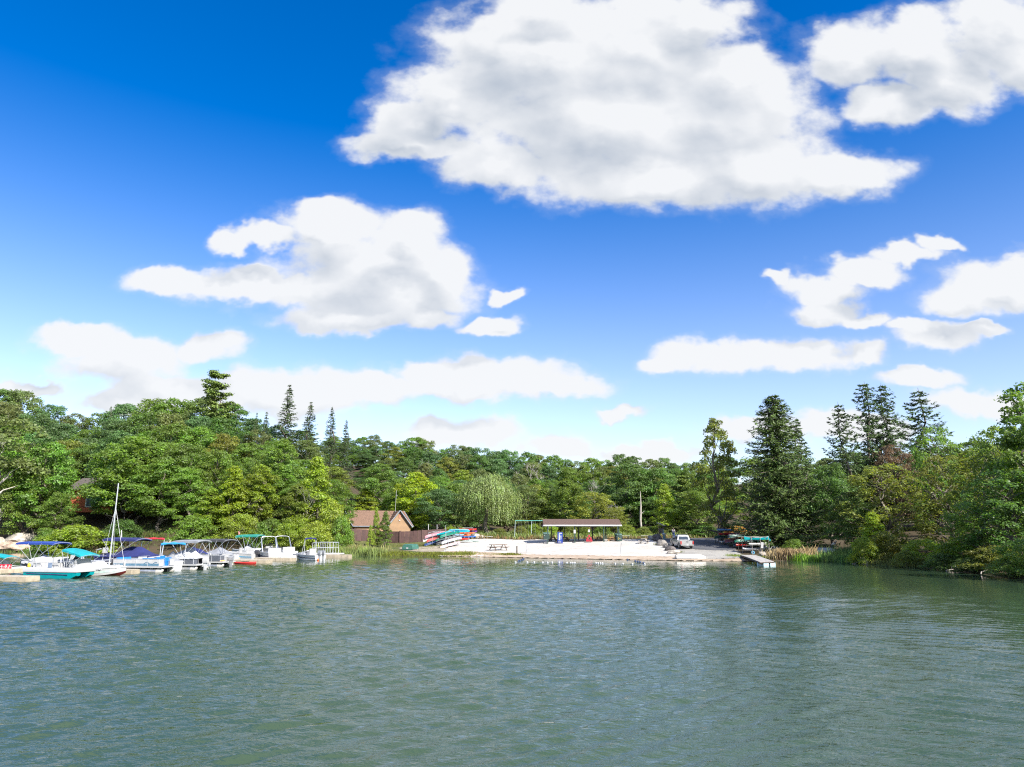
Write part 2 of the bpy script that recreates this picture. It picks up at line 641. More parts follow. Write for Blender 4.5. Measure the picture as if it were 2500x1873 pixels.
def sheet(name, near, far, m, dz, label, n=60, k=24):
    """a surface laid over the terrain between two polylines of ground points"""
    def res(pl, t):
        L = [0.0]
        for a, b in zip(pl[:-1], pl[1:]):
            L.append(L[-1] + (Vector(b[:2]) - Vector(a[:2])).length)
        s = t * L[-1]
        for i in range(len(pl) - 1):
            if s <= L[i + 1] or i == len(pl) - 2:
                q = (s - L[i]) / max(1e-6, L[i + 1] - L[i])
                return Vector(pl[i][:2]).lerp(Vector(pl[i + 1][:2]), q)
    A = [res(near, i / n) for i in range(n + 1)]
    B = [res(far, i / n) for i in range(n + 1)]
    P = []
    for i in range(n + 1):
        for j in range(k + 1):
            q = A[i].lerp(B[i], j / k)
            edge = 0.0
            if i in (0, n) or j in (0, k):
                edge = 0.35
            P.append((q.x + edge * math.sin(i * 3.7 + j * 1.9), q.y + edge * math.sin(i * 2.3 + j * 4.1)))
    P = np.array(P)
    Z = terrain(P[:, 0], P[:, 1]) + dz
    V = np.column_stack([P, Z])
    i = (np.arange(n)[:, None] * (k + 1) + np.arange(k)[None, :]).ravel()
    Fq = np.stack([i, i + k + 1, i + k + 2, i + 1], 1)
    o = add(name, mesh_np(name, V, Fq, m, True))
    return tag(o, label, kind='structure')


def px(pts):
    return [gt(u, v) for u, v in pts]


def shore_off(u0, u1, d, n=14):
    """points along the far shore, d metres inland"""
    out = []
    us = np.linspace(u0, u1, n)
    for u in us:
        v = np.interp(u, [a for a, b in _sh_px], [b for a, b in _sh_px])
        p = gp(u, v)
        out.append(Vector((p.x, p.y + d, 0)))
    return out


sheet('lawn', px([(850, 1352), (960, 1352), (1060, 1350), (1150, 1345)]), px([(850, 1322), (960, 1321), (1060, 1319), (1160, 1317)]), M_TURF, 0.035,
      'dry green lawn in front of the brown fence')
sheet('meadow', px([(1140, 1316), (1300, 1315), (1450, 1315), (1640, 1316)]), [(-14, 168, 0), (0, 170, 0), (20, 170, 0), (40, 168, 0)], M_TURF, 0.035,
      'weedy meadow ground behind the picnic shelter')
sheet('dirt_path', px([(985, 1345), (1050, 1349), (1120, 1349), (1170, 1347)]), px([(975, 1338), (1040, 1336), (1100, 1330), (1150, 1324)]), M_DIRT, 0.06,
      'packed dirt strip beside the canoe racks')
sheet('beach', shore_off(1065, 1725, -0.3), px([(1138, 1318), (1200, 1317), (1350, 1316.5), (1500, 1317.5), (1590, 1319), (1650, 1345)]), M_SAND, 0.09,
      'white sand swimming beach sloping to the lake', n=90, k=40)
sheet('wet_sand', shore_off(1080, 1830, -0.8), shore_off(1080, 1830, 3.6), M_WETSAND, 0.115, 'tan strip of damp sand along the waterline', n=90, k=5)
sheet('gravel_ramp', px([(1655, 1363), (1700, 1367), (1760, 1367), (1822, 1364)]), px([(1645, 1338), (1690, 1334), (1740, 1335), (1790, 1341)]), M_GRAVEL, 0.14,
      'pale gravel boat ramp running down to the water', n=30, k=20)
sheet('road', px([(1645, 1339), (1690, 1343), (1740, 1346), (1796, 1347)]), px([(1600, 1317), (1660, 1316.5), (1720, 1316), (1758, 1317)]), M_ASPHALT, 0.17,
      'dark asphalt road leading up from the boat ramp', n=30, k=30)
sheet('play_area', px([(1215, 1311), (1330, 1311)]), px([(1222, 1306.5), (1330, 1306.5)]), M_MULCH, 0.10, 'reddish mulch bed below the swing frame', n=20, k=6)


# ------------------------------------------------------------------ water
def water_mat():
    m = bpy.data.materials.new('lake_water')
    m.use_nodes = True
    t = m.node_tree
    b = t.nodes['Principled BSDF']
    g = NG(t)
    pos = g.n('ShaderNodeNewGeometry').outputs['Position']
    body = g.noise(pos, 0.05, 3.0, 0.5).outputs[0]
    g.put(b.inputs['Base Color'], g.mix(g.ramp(body, 0.3, 0.7), (0.031, 0.058, 0.034, 1), (0.038, 0.066, 0.038, 1)))
    b.inputs['Roughness'].default_value = 0.03
    b.inputs['IOR'].default_value = 1.40
    x, y, z = g.sep(pos)
    # fine capillary ripples on top of the modelled waves
    def rot(vec, ang, sx, sy):
        mp = g.n('ShaderNodeMapping', vector_type='POINT')
        g.put(mp.inputs['Vector'], vec)
        mp.inputs['Rotation'].default_value = (0, 0, ang)
        mp.inputs['Scale'].default_value = (sx, sy, 1)
        return mp.outputs[0]

    r3 = g.noise(rot(pos, rad(10), 0.50, 1.0), 8.0, 3.0, 0.6, '2D').outputs[0]
    r2 = g.noise(rot(pos, rad(-14), 0.36, 1.0), 3.4, 3.0, 0.55, '2D', 0.3).outputs[0]
    calm = g.ramp(g.noise(pos, 0.05, 2.0, 0.5).outputs[0], 0.35, 0.65, 0.65, 1.1)
    at_ = g.n('ShaderNodeAttribute', attribute_name='open_water')
    lee = at_.outputs['Fac']
    h = g.m('ADD', g.m('MULTIPLY', r3, 0.024), g.m('MULTIPLY', r2, 0.032))
    h = g.m('MULTIPLY', h, g.m('MULTIPLY', calm, lee))
    bp = g.n('ShaderNodeBump')
    bp.inputs['Strength'].default_value = 1.0
    bp.inputs['Distance'].default_value = 1.0
    g.put(bp.inputs['Height'], h)
    g.put(b.inputs['Normal'], bp.outputs[0])
    MATS['lake_water'] = m
    return m


def waves(X, Y):
    """height of the wind chop and of two crossing wake trains"""
    rng = np.random.default_rng(77)
    Z = np.zeros_like(X)
    slow = 0.5 + 0.5 * np.sin(X * 0.11 + 1.1 * np.sin(Y * 0.07)) * np.cos(Y * 0.09 + 0.8 * np.sin(X * 0.05))
    side = sstep(0.0, 12.0, X - 0.06 * (Y - 20))
    for k in range(60):
        if k < 16:       # wake train running off to one side
            wl = rng.uniform(0.42, 0.95)
            ang = rad(90 + 40 + rng.normal() * 8)
            amp = 0.064 * wl / (2 * PI) * (1 - side) * (0.45 + 0.75 * slow)
        elif k < 30:     # and its mirror image
            wl = rng.uniform(0.45, 1.0)
            ang = rad(90 - 40 + rng.normal() * 8)
            amp = 0.060 * wl / (2 * PI) * side * (0.45 + 0.75 * (1 - slow))
        else:            # wind chop from all round the line of the wind
            wl = 0.30 * (3.4 ** rng.random())
            q = k % 3
            ang = rad(90 + (26, -26, 0)[q] + rng.normal() * (11, 11, 24)[q])
            amp = 0.046 * wl / (2 * PI) * ((1 - side) if q == 0 else side if q == 1 else 0.42)
        ph = rng.uniform(0, 2 * PI)
        arg = 2 * PI / wl * (X * math.cos(ang) + Y * math.sin(ang)) + ph
        arg = arg + 0.9 * np.sin(0.23 * X + 0.31 * Y + ph) + 0.5 * np.sin(0.61 * X - 0.37 * Y + 2 * ph)
        s = np.sin(arg)
        Z += amp * (s + 0.22 * np.cos(2 * arg))
    return Z


def build_water():
    xs = axis(-60, 60, 12, -420, 420)
    ys = axis(0, 130, 10, -400, 150)
    X, Y = np.meshgrid(xs, ys)
    V0 = np.stack([X.ravel(), Y.ravel(), 0 * X.ravel() - 0.10], 1)
    nx, ny = len(xs), len(ys)
    i = (np.arange(nx - 1)[None, :] + np.arange(ny - 1)[:, None] * nx).ravel()
    F0 = np.stack([i, i + 1, i + nx + 1, i + nx], 1)
    rows = [6.0]
    while rows[-1] < 128:
        rows.append(rows[-1] + min(0.26, 0.055 + 0.0016 * rows[-1]))
    rows = np.array(rows)
    cols = np.linspace(-1, 1, 360)
    Yg = np.repeat(rows[:, None], len(cols), 1)
    Xg = cols[None, :] * (0.78 * Yg + 12)
    d = shore_dist(Xg[::6, ::6].ravel(), Yg[::6, ::6].ravel()).reshape(Xg[::6, ::6].shape)
    d = np.repeat(np.repeat(d, 6, 0), 6, 1)[:Xg.shape[0], :Xg.shape[1]]
    lee = 0.08 + 0.92 * sstep(1, 50, -d)
    edge = sstep(1.0, 0.97, np.abs(cols))[None, :] * sstep(6, 7, Yg)
    Z = waves(Xg, Yg) * lee * edge
    V1 = np.stack([Xg.ravel(), Yg.ravel(), Z.ravel()], 1)
    nx, ny = len(cols), len(rows)
    i = (np.arange(nx - 1)[None, :] + np.arange(ny - 1)[:, None] * nx).ravel() + len(V0)
    F1 = np.stack([i, i + 1, i + nx + 1, i + nx], 1)
    me = mesh_np('lake_water', np.concatenate([V0, V1]), np.concatenate([F0, F1]), water_mat(), True)
    la = me.attributes.new('open_water', 'FLOAT', 'POINT')
    la.data.foreach_set('value', np.concatenate([np.full(len(V0), 1.0), lee.ravel()]).astype(np.float32))
    o = add('lake_water', me)
    tag(o, 'rippled green lake water reflecting sky and trees', kind='structure')


build_water()

# ------------------------------------------------------------------ trees
M_LEAF = leaf_mat('broad_leaf', 0.46, 0.28)
M_NEEDLE = leaf_mat('needle', 0.15, 0.38, 0.25)
M_BLADE = leaf_mat('blade', 0.30, 0.40, 0.3)
M_BARK = mat('bark', (0.16, 0.135, 0.11), 0.9, var=0.3, vscale=2.5, bump=0.8, bscale=8)
M_PALEBARK = mat('pale_bark', (0.40, 0.37, 0.32), 0.9, var=0.25, vscale=2.0, bump=0.6, bscale=6)
M_DEADWOOD = mat('dead_wood', (0.36, 0.33, 0.30), 0.9, var=0.25, vscale=2.0, bump=0.5, bscale=8)


def unit(a):
    return a / np.maximum(1e-9, np.linalg.norm(a, axis=1, keepdims=True))


def leaves_mesh(name, P, N, L, W, m, T=None, rng=None, fold=0.12):
    """one folded rhombus per leaf: position P, normal N, length L, half width W (arrays)"""
    n = len(P)
    if T is None:
        T = rng.normal(size=(n, 3))
    T = unit(T - N * np.sum(T * N, 1, keepdims=True))
    B = np.cross(N, T)
    L = np.broadcast_to(L, (n,))[:, None]
    W = np.broadcast_to(W, (n,))[:, None]
    V = np.empty((n, 4, 3))
    V[:, 0] = P - T * L * 0.5
    V[:, 1] = P + B * W + N * L * fold + T * L * 0.08
    V[:, 2] = P + T * L * 0.5
    V[:, 3] = P - B * W + N * L * fold + T * L * 0.08
    F = np.arange(n * 4).reshape(n, 4)
    return mesh_np(name, V.reshape(-1, 3), F, m)


def limb(mb, a, b, r0, r1, rng, n=5, sag=0.0, k=6):
    a, b = Vector(a), Vector(b)
    pts, rs = [], []
    d = (b - a).length
    for i in range(n + 1):
        t = i / n
        p = a.lerp(b, t)
        w = d * 0.05 * math.sin(PI * t)
        p += Vector((rng.normal() * w, rng.normal() * w, rng.normal() * w * 0.5 + sag * math.sin(PI * t) * d))
        pts.append(p)
        rs.append(r0 + (r1 - r0) * t)
    mb.tube(pts, rs, k)
    return pts


def broadleaf(name, seed, H=16.0, R=5.2, base=0.2, ncl=64, lpc=210, leaf=0.40, prof='round', flat=0.62, csize=0.30, nlimb=16, bark=None, lean=0.0, inner=0.30):
    """returns (trunk mesh, crown mesh) of a broadleaved tree"""
    rng = np.random.default_rng(seed)

    def pr(t):
        if prof == 'round':
            return math.sin(PI * min(1, 0.12 + 0.86 * t)) ** 0.62
        if prof == 'oval':
            return math.sin(PI * min(1, 0.16 + 0.82 * t)) ** 0.8
        if prof == 'cone':
            return (1.02 - t) ** 0.75 * min(1, 0.55 + 3 * t)
        if prof == 'dome':
            return max(0.05, 1 - t * t) ** 0.5
        return math.sin(PI * min(1, 0.22 + 0.75 * t)) ** 0.5
    C, S = [], []
    z0, z1 = base * H, H * 0.95
    for i in range(ncl):
        t = ((i + rng.random()) / ncl) ** 0.9
        rm = R * pr(t)
        a = i * 2.39996 + rng.normal() * 0.35
        rr = rm * (inner + (1 - inner) * rng.random() ** 0.55)
        s = R * csize * rng.uniform(0.65, 1.25) * (0.62 + 0.38 * pr(t))
        C.append((rr * math.cos(a) + lean * t * H, rr * math.sin(a), z0 + t * (z1 - z0) + rng.normal() * 0.03 * H * (1 - t)))
        S.append(s)
    C = np.array(C)
    S = np.array(S)
    Ps, Ns = [], []
    for c, s in zip(C, S):
        n = int(lpc * (s / (R * csize)) ** 2 * rng.uniform(0.75, 1.25))
        d = unit(rng.normal(size=(n, 3)))
        d[:, 2] = np.where(d[:, 2] < -0.3, -d[:, 2], d[:, 2])
        q = rng.uniform(0.45, 1.08, size=(n, 1)) ** 0.7
        # knobbly clump outline
        kn = 1 + 0.28 * np.sin(d[:, :1] * 5 + s * 9) * np.cos(d[:, 1:2] * 6 + s * 5)
        P = c + d * q * kn * s * np.array([1, 1, flat])
        N = unit(d * 0.75 + rng.normal(size=(n, 3)) * 0.55 + np.array([0.0, 0, 0.45]))
        Ps.append(P)
        Ns.append(N)
    P = np.concatenate(Ps)
    N = np.concatenate(Ns)
    n = len(P)
    L = leaf * rng.uniform(0.6, 1.3, n)
    crown = leaves_mesh(name + '_crown', P, N, L, L * 0.36, M_LEAF, rng=rng)
    mb = MB()
    top = Vector((lean * H * 0.8, 0, H * 0.84))
    r0 = 0.020 * H + 0.03
    tp = limb(mb, (0, 0, -0.5), top, r0, 0.03, rng, 9, k=8)
    order = rng.permutation(ncl)[:nlimb]
    for i in order:
        c = Vector(C[i])
        zc = max(base * H * 0.75, c.z - 0.30 * math.hypot(c.x, c.y) - 0.08 * H)
        t = min(0.93, max(0.05, (zc + 0.5) / (top.z + 0.5)))
        a = tp[int(t * 9)]
        limb(mb, a, c, max(0.04, r0 * 0.52 * (1 - t * 0.75)), 0.02, rng, 5, 0.05, 5)
    trunk = mb.mesh(name + '_trunk', bark or M_BARK, True)
    return trunk, crown


def spruce(name, seed, H=20.0, R=4.2, base=0.06, whorls=34, per=8, dens=20, droop=0.35, upturn=0.25, needle=0.5, power=0.85, gap=0.0, ragged=0.2, twin=False):
    rng = np.random.default_rng(seed)
    mb = MB()
    Ps, Ns, Ts = [], [], []
    stems = [(0, 0, 1.0)] if not twin else [(-R * 0.22, 0, 0.985), (R * 0.25, 0.2, 1.0)]
    for (sx, sy, hs) in stems:
        h = H * hs
        limb(mb, (sx * 0.3, sy, -0.4), (sx, sy, h * 0.985), 0.016 * H, 0.02, rng, 8, k=7)
        for w in range(whorls):
            t = (w + rng.uniform(-0.2, 0.2)) / whorls
            t = min(0.995, max(0.0, t))
            z = base * h + t * (h * 0.99 - base * h)
            Lm = R * ((1 - t) ** power) * (1.0 if t > 0.06 else 0.7) + 0.12
            for b in range(per):
                if rng.random() < gap * (0.5 + 0.5 * t):
                    continue
                a = rng.uniform(0, 2 * PI)
                Lb = Lm * rng.uniform(1 - ragged * 1.6, 1 + ragged * 0.6)
                n = max(3, int(dens * Lb / R + 2))
                s = rng.random(n) ** 0.75
                out = np.array([math.cos(a), math.sin(a), 0.0])
                side = np.array([-math.sin(a), math.cos(a), 0.0])
                zz = -droop * Lb * np.sin(s * PI * 0.62) + upturn * Lb * s * s
                wid = 0.20 * Lb * (1 - 0.75 * s) * rng.uniform(-1, 1, n)
                P = np.array([sx, sy, z]) + out * (s * Lb)[:, None] + side * wid[:, None]
                P[:, 2] += zz - np.abs(rng.normal(size=n)) * 0.10 * needle * 2
                T = out * 0.8 + side * (np.sign(wid) * 0.55)[:, None] + np.array([0, 0, -0.28]) + rng.normal(size=(n, 3)) * 0.28
                N = rng.normal(size=(n, 3)) * 0.55 + np.array([0, 0, 0.8]) + out * 0.25
                Ps.append(P)
                Ts.append(T)
                Ns.append(N)
                if (w * per + b) % 3 == 0 or gap > 0.2:
                    pts = []
                    for q in (0, 0.35, 0.7, 1.0):
                        pts.append((sx + out[0] * q * Lb, sy + out[1] * q * Lb, z - droop * Lb * math.sin(q * PI * 0.62) + upturn * Lb * q * q))
                    mb.tube(pts, [0.05 * (1 - t) + 0.02, 0.035, 0.025, 0.012], 4)
    P = np.concatenate(Ps)
    n = len(P)
    L = needle * rng.uniform(0.6, 1.35, n)
    crown = leaves_mesh(name + '_crown', P, unit(np.concatenate(Ns)), L, L * 0.14, M_NEEDLE, T=np.concatenate(Ts), fold=-0.08)
    return mb.mesh(name + '_trunk', M_BARK, True), crown


def white_pine(name, seed, H=22.0, R=5.0, base=0.3, layers=11, tint=None, needle=0.5):
    """tiers of long level plumes with sky between them"""
    rng = np.random.default_rng(seed)
    mb = MB()
    limb(mb, (0, 0, -0.4), (0.3, 0, H * 0.97), 0.017 * H, 0.03, rng, 8, k=7)
    Ps, Ns = [], []
    for w in range(layers):
        t = w / (layers - 1)
        z = H * (base + (0.97 - base) * t)
        Lm = R * (1 - 0.72 * t) * (0.75 + 0.4 * rng.random())
        for b in range(5):
            if rng.random() < 0.18:
                continue
            a = b * PI * 0.4 + w * 0.7 + rng.normal() * 0.4
            Lb = Lm * rng.uniform(0.4, 1.25)
            tip = (Lb * math.cos(a) + 0.3 * t, Lb * math.sin(a), z + 0.26 * Lb + rng.normal() * 0.45)
            mb.tube([(0.3 * t, 0, z - 0.08 * Lb), tip], [0.07, 0.02], 4)
            for k in range(5):
                q = 0.40 + 0.15 * k
                c = np.array([tip[0] * q, tip[1] * q, z - 0.08 * Lb * (1 - q) + (tip[2] - z) * q + rng.normal() * 0.15])
                n = 46
                d = unit(rng.normal(size=(n, 3)))
                s = (0.14 + 0.10 * rng.random()) * R
                Ps.append(c + d * s * rng.uniform(0.3, 1, (n, 1)) * np.array([1, 1, 0.24]))
                Ns.append(unit(d * 0.5 + rng.normal(size=(n, 3)) * 0.5 + np.array([0, 0, 0.7])))
    P = np.concatenate(Ps)
    L = needle * rng.uniform(0.6, 1.3, len(P))
    crown = leaves_mesh(name + '_crown', P, np.concatenate(Ns), L, L * 0.22, M_NEEDLE, rng=rng)
    return mb.mesh(name + '_trunk', M_BARK, True), crown


def willow(name, seed, H=12.5, R=4.7):
    rng = np.random.default_rng(seed)
    mb = MB()
    tp = limb(mb, (0, 0, -0.4), (0.2, 0, H * 0.55), 0.42, 0.22, rng, 5, k=8)
    Ps, Ns, Ts = [], [], []
    for i in range(46):
        a = i * 2.39996
        rr = R * math.sqrt((i + 0.5) / 46) * 0.98
        zt = H * (0.99 - 0.36 * (rr / R) ** 2.2) - rng.random() * 0.9
        c = Vector((rr * math.cos(a), rr * math.sin(a), zt))
        if i % 2 == 0:
            limb(mb, tp[-1 - i % 2], c, 0.12, 0.03, rng, 5, 0.10, 5)
        for s in range(34):
            o = np.array(c) + np.append(rng.normal(size=2) * 0.62, rng.normal() * 0.30)
            ln = rng.uniform(0.25, 0.92) * (zt - 1.0 if rr > R * 0.55 else zt * 0.5) * (0.72 + 0.28 * math.sin(a * 3 + 1))
            ln = min(ln, 8.2)
            n = max(4, int(ln / 0.36))
            q = np.linspace(0, 1, n)
            outw = np.array([math.cos(a), math.sin(a)]) * (0.5 + rng.random() * 0.5)
            P = np.empty((n, 3))
            P[:, 0] = o[0] + outw[0] * np.sin(q * PI * 0.5) * 0.55 + rng.normal(size=n) * 0.05
            P[:, 1] = o[1] + outw[1] * np.sin(q * PI * 0.5) * 0.55 + rng.normal(size=n) * 0.05
            P[:, 2] = o[2] - q * ln
            Ps.append(P)
            Ts.append(np.tile([0, 0, -1.0], (n, 1)) + rng.normal(size=(n, 3)) * 0.22)
            Ns.append(unit(np.column_stack([np.full(n, outw[0]), np.full(n, outw[1]), np.full(n, 0.35)]) + rng.normal(size=(n, 3)) * 0.5))
    P = np.concatenate(Ps)
    L = 0.46 * rng.uniform(0.7, 1.3, len(P))
    crown = leaves_mesh(name + '_crown', P, np.concatenate(Ns), L, L * 0.15, M_LEAF, T=np.concatenate(Ts))
    return mb.mesh(name + '_trunk', M_BARK, True), crown


def bare_tree(name, seed, H=12.0, spread=0.55, m=None, depth=4, r=0.16):
    rng = np.random.default_rng(seed)
    mb = MB()

    def grow(p, d, L, rr, lev):
        q = p + d * L
        limb(mb, p, q, rr, rr * 0.55, rng, 3, 0.02, 5)
        if lev == 0:
            return
        for _ in range(3 if lev > 1 else 4):
            nd = (d + Vector((rng.normal(), rng.normal(), rng.normal() * 0.5 + 0.15)) * spread).normalized()
            grow(p.lerp(q, rng.uniform(0.55, 1.0)), nd, L * rng.uniform(0.5, 0.75), rr * 0.5, lev - 1)
    grow(Vector((0, 0, -0.3)), Vector((0.03, 0, 1)), H * 0.45, r, depth)
    return mb.mesh(name + '_trunk', m or M_DEADWOOD, False)


PROTO = {
    'maple': [broadleaf('maple%d' % i, 11 + i, 16, 5.4, 0.16, 64, 350, 0.315, 'round', 0.55, 0.31) for i in range(4)],
    'oak': [broadleaf('oak%d' % i, 31 + i, 16, 5.0, 0.14, 60, 310, 0.30, 'egg', 0.62, 0.30) for i in range(3)],
    'oval': [broadleaf('oval%d' % i, 51 + i, 14, 3.1, 0.08, 60, 300, 0.26, 'oval', 0.85, 0.34) for i in range(3)],
    'cone': [broadleaf('conical%d' % i, 71 + i, 12, 3.2, 0.05, 60, 290, 0.25, 'cone', 0.75, 0.32) for i in range(2)],
    'shrub': [broadleaf('shrub%d' % i, 91 + i, 4, 3.0, 0.03, 60, 190, 0.19, 'dome', 0.7, 0.28, nlimb=8) for i in range(3)],
    'sparse': [broadleaf('sparse%d' % i, 111 + i, 17, 3.6, 0.10, 60, 190, 0.30, 'oval', 0.75, 0.28, 26) for i in range(2)],
    'wispy': [broadleaf('wispy%d' % i, 131 + i, 14, 4.6, 0.05, 120, 95, 0.28, 'egg', 0.8, 0.20, 30, inner=0.2) for i in range(2)],
    'palemaple': [broadleaf('palemaple', 151, 20, 5.6, 0.52, 50, 200, 0.42, 'round', 0.5, 0.30, 14, M_PALEBARK)],
    'spruce': [spruce('spruce%d' % i, 171 + i, 18, 3.2, 0.08, 40, 9, 22, 0.30, 0.22, 0.46, 0.85, 0.12) for i in range(3)],
    'bigspruce': [spruce('bigspruce', 181, 23, 6.0, 0.02, 66, 16, 44, 0.38, 0.20, 0.52, 0.50, 0.0, 0.30)],
    'thinspruce': [spruce('thinspruce', 191, 20, 4.3, 0.10, 32, 8, 40, 0.50, 0.46, 0.52, 0.58, 0.12, 0.25)],
    'twinspruce': [spruce('twinspruce', 195, 22, 4.8, 0.08, 38, 8, 42, 0.34, 0.32, 0.54, 0.52, 0.12, 0.3, True)],
    'pine': [white_pine('pine', 201, 22, 5.6), white_pine('pine_b', 203, 18, 4.6, 0.10, 14)],
    'willow': [willow('willow', 211)],
}
NOMINAL = {'maple': (16, 5.4), 'oak': (16, 5.0), 'oval': (14, 3.1), 'cone': (12, 3.2), 'shrub': (4, 3.0), 'sparse': (17, 3.6), 'wispy': (14, 4.6), 'palemaple': (20, 5.6),
           'spruce': (18, 3.2), 'bigspruce': (23, 6.0), 'thinspruce': (20, 4.3), 'twinspruce': (22, 4.8), 'pine': (22, 5.6), 'willow': (12.5, 4.7)}
NAMES = {'maple': 'broadleaf_tree', 'oak': 'broadleaf_tree', 'oval': 'broadleaf_tree', 'cone': 'young_tree', 'shrub': 'shrub', 'sparse': 'broadleaf_tree',
         'wispy': 'broadleaf_tree', 'palemaple': 'broadleaf_tree', 'spruce': 'spruce_tree', 'bigspruce': 'spruce_tree', 'thinspruce': 'spruce_tree',
         'twinspruce': 'spruce_tree', 'pine': 'pine_tree', 'willow': 'willow_tree'}
TINT = {
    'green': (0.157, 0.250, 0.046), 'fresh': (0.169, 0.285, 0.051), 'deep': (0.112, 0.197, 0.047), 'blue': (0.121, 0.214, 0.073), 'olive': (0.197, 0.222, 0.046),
    'yellow': (0.257, 0.353, 0.039), 'gold': (0.410, 0.274, 0.057), 'lime': (0.247, 0.341, 0.046), 'needle': (0.077, 0.124, 0.043), 'needlemid': (0.096, 0.145, 0.043), 'needlelight': (0.169, 0.243, 0.058), 'rust': (0.188, 0.142, 0.080),
    'willow': (0.265, 0.360, 0.115), 'amber': (0.194, 0.245, 0.046), 'dull': (0.167, 0.211, 0.067),
}
_trng = random.Random(5)
_used = {}


def plant(kind, u, vtop, Y, wpx=None, tint='green', label=None, group=None, variant=None, rot=None, cat=None, sink=0.0, x=None):
    """a tree whose tip stands at photo pixel (u, vtop) at depth Y, rooted in the terrain below"""
    p = at(u, vtop, Y)
    zb = tz(p.x, p.y) - sink
    H = max(0.6, p.z - zb)
    hn, rn = NOMINAL[kind]
    sz = H / hn
    sx = (wpx * Y / FPX / 2) / rn if wpx else sz
    i = _trng.randrange(len(PROTO[kind])) if variant is None else variant
    tr, cr = PROTO[kind][i]
    root = bpy.data.objects.new(NAMES[kind], None)
    COL.objects.link(root)
    root.location = (p.x, p.y, zb)
    root.rotation_euler = (0, 0, _trng.uniform(0, 6.28) if rot is None else rot)
    t = add('trunk', tr, root, scale=(sx, sx, sz))
    c = add('crown', cr, root, scale=(sx, sx, sz))
    k = _trng.uniform(0.86, 1.16)
    b = TINT[tint]
    col = tuple(b[j] * k * _trng.uniform(0.94, 1.06) for j in range(3)) + (1,)
    c.color = col
    tag(root, label, cat or {'shrub': 'shrub'}.get(kind, 'tree'), group)
    return root


SKY_U = [-80, 0, 60, 100, 150, 180, 240, 300, 350, 400, 440, 480, 560, 620, 700, 760, 830, 880, 930, 960, 1020, 1070, 1130, 1200, 1280, 1350, 1420, 1500, 1540, 1600, 1680, 1760, 1850, 2000]
SKY_V = [950, 948, 955, 985, 988, 1012, 1012, 985, 980, 966, 970, 968, 985, 1010, 1040, 1052, 1062, 1060, 1068, 1066, 1070, 1086, 1088, 1094, 1107, 1112, 1114, 1110, 1114, 1122, 1124, 1116, 1118, 1110]
MARKS = [(60, 'the pale shore rocks'), (135, 'the blue canopy boat'), (205, 'the turquoise catamaran'), (262, 'the small sailboat'), (340, 'the navy pontoon boat'), (395, 'the red canopy boat'),
         (450, 'the sky-blue rolled canopy'), (495, 'the grey covered pontoon boat'), (555, 'the charcoal canopy boat'), (625, 'the teal canopy boat'), (715, 'the boats with metal arches'),
         (775, 'the little grey boat'), (850, 'the railed swim raft'), (925, 'the cottage roof slope'), (1010, 'the cottage gable'), (1100, 'the canoe racks'), (1180, 'the willow trunk'),
         (1260, 'the willow fringe'), (1330, 'the swing frame'), (1385, 'the vending machine'), (1440, 'the picnic shelter centre'), (1520, 'the recycling bin'),
         (1590, 'the white dead trunk'), (1690, 'the pickup truck'), (1780, 'the boat ramp road'), (1900, 'the big spruce'), (2060, 'the cattails'), (2300, 'the reddish tree'), (3000, 'the shore driftwood')]
TW = {'green': 'mid green', 'fresh': 'fresh green', 'deep': 'dark green', 'blue': 'blue-green', 'olive': 'olive green', 'yellow': 'yellow-green', 'gold': 'golden', 'lime': 'lime green',
      'dull': 'dull green', 'amber': 'amber-green', 'rust': 'rusty', 'needle': 'dark', 'needlelight': 'light green'}
SW = {'maple': 'spreading', 'oak': 'rounded', 'oval': 'upright', 'cone': 'pointed', 'sparse': 'thin', 'wispy': 'wispy', 'spruce': 'spire-like', 'pine': 'plumed'}


def mark(u):
    for lim, name in MARKS:
        if u < lim:
            return name
    return MARKS[-1][1]


def row_label(kind, tint, where, u):
    s = '%s %s tree %s behind %s' % (TW[tint], SW[kind], where, mark(u))
    return s


LABELS_SEEN = {}


def grow_row(us, depth_fn, vfn, kinds, tints, where, group, wk=1.0, jit=8):
    for u in us:
        uu = u + _trng.uniform(-jit, jit)
        Y = depth_fn(uu) + _trng.uniform(-2, 2)
        v = vfn(uu) + _trng.uniform(-9, 9)
        for _try in range(14):
            kind = _trng.choice(kinds)
            tint = _trng.choice(tints)
            if row_label(kind, tint, where, uu) not in LABELS_SEEN:
                break
        LABELS_SEEN[row_label(kind, tint, where, uu)] = uu
        hn, rn = NOMINAL[kind]
        p = at(uu, v, Y)
        H = p.z - tz(p.x, p.y)
        if H < 2.5:
            continue
        w = max(9.0, min(2 * rn * (H / hn) * 1.15, 15.5)) * wk * FPX / Y
        plant(kind, uu, v, Y, w, tint, row_label(kind, tint, where, uu), group)


def far_shore_y(u):
    v = np.interp(u, [a for a, b in _sh_px], [b for a, b in _sh_px])
    return gp(u, v).y


skyv = lambda u: float(np.interp(u, SKY_U, SKY_V))
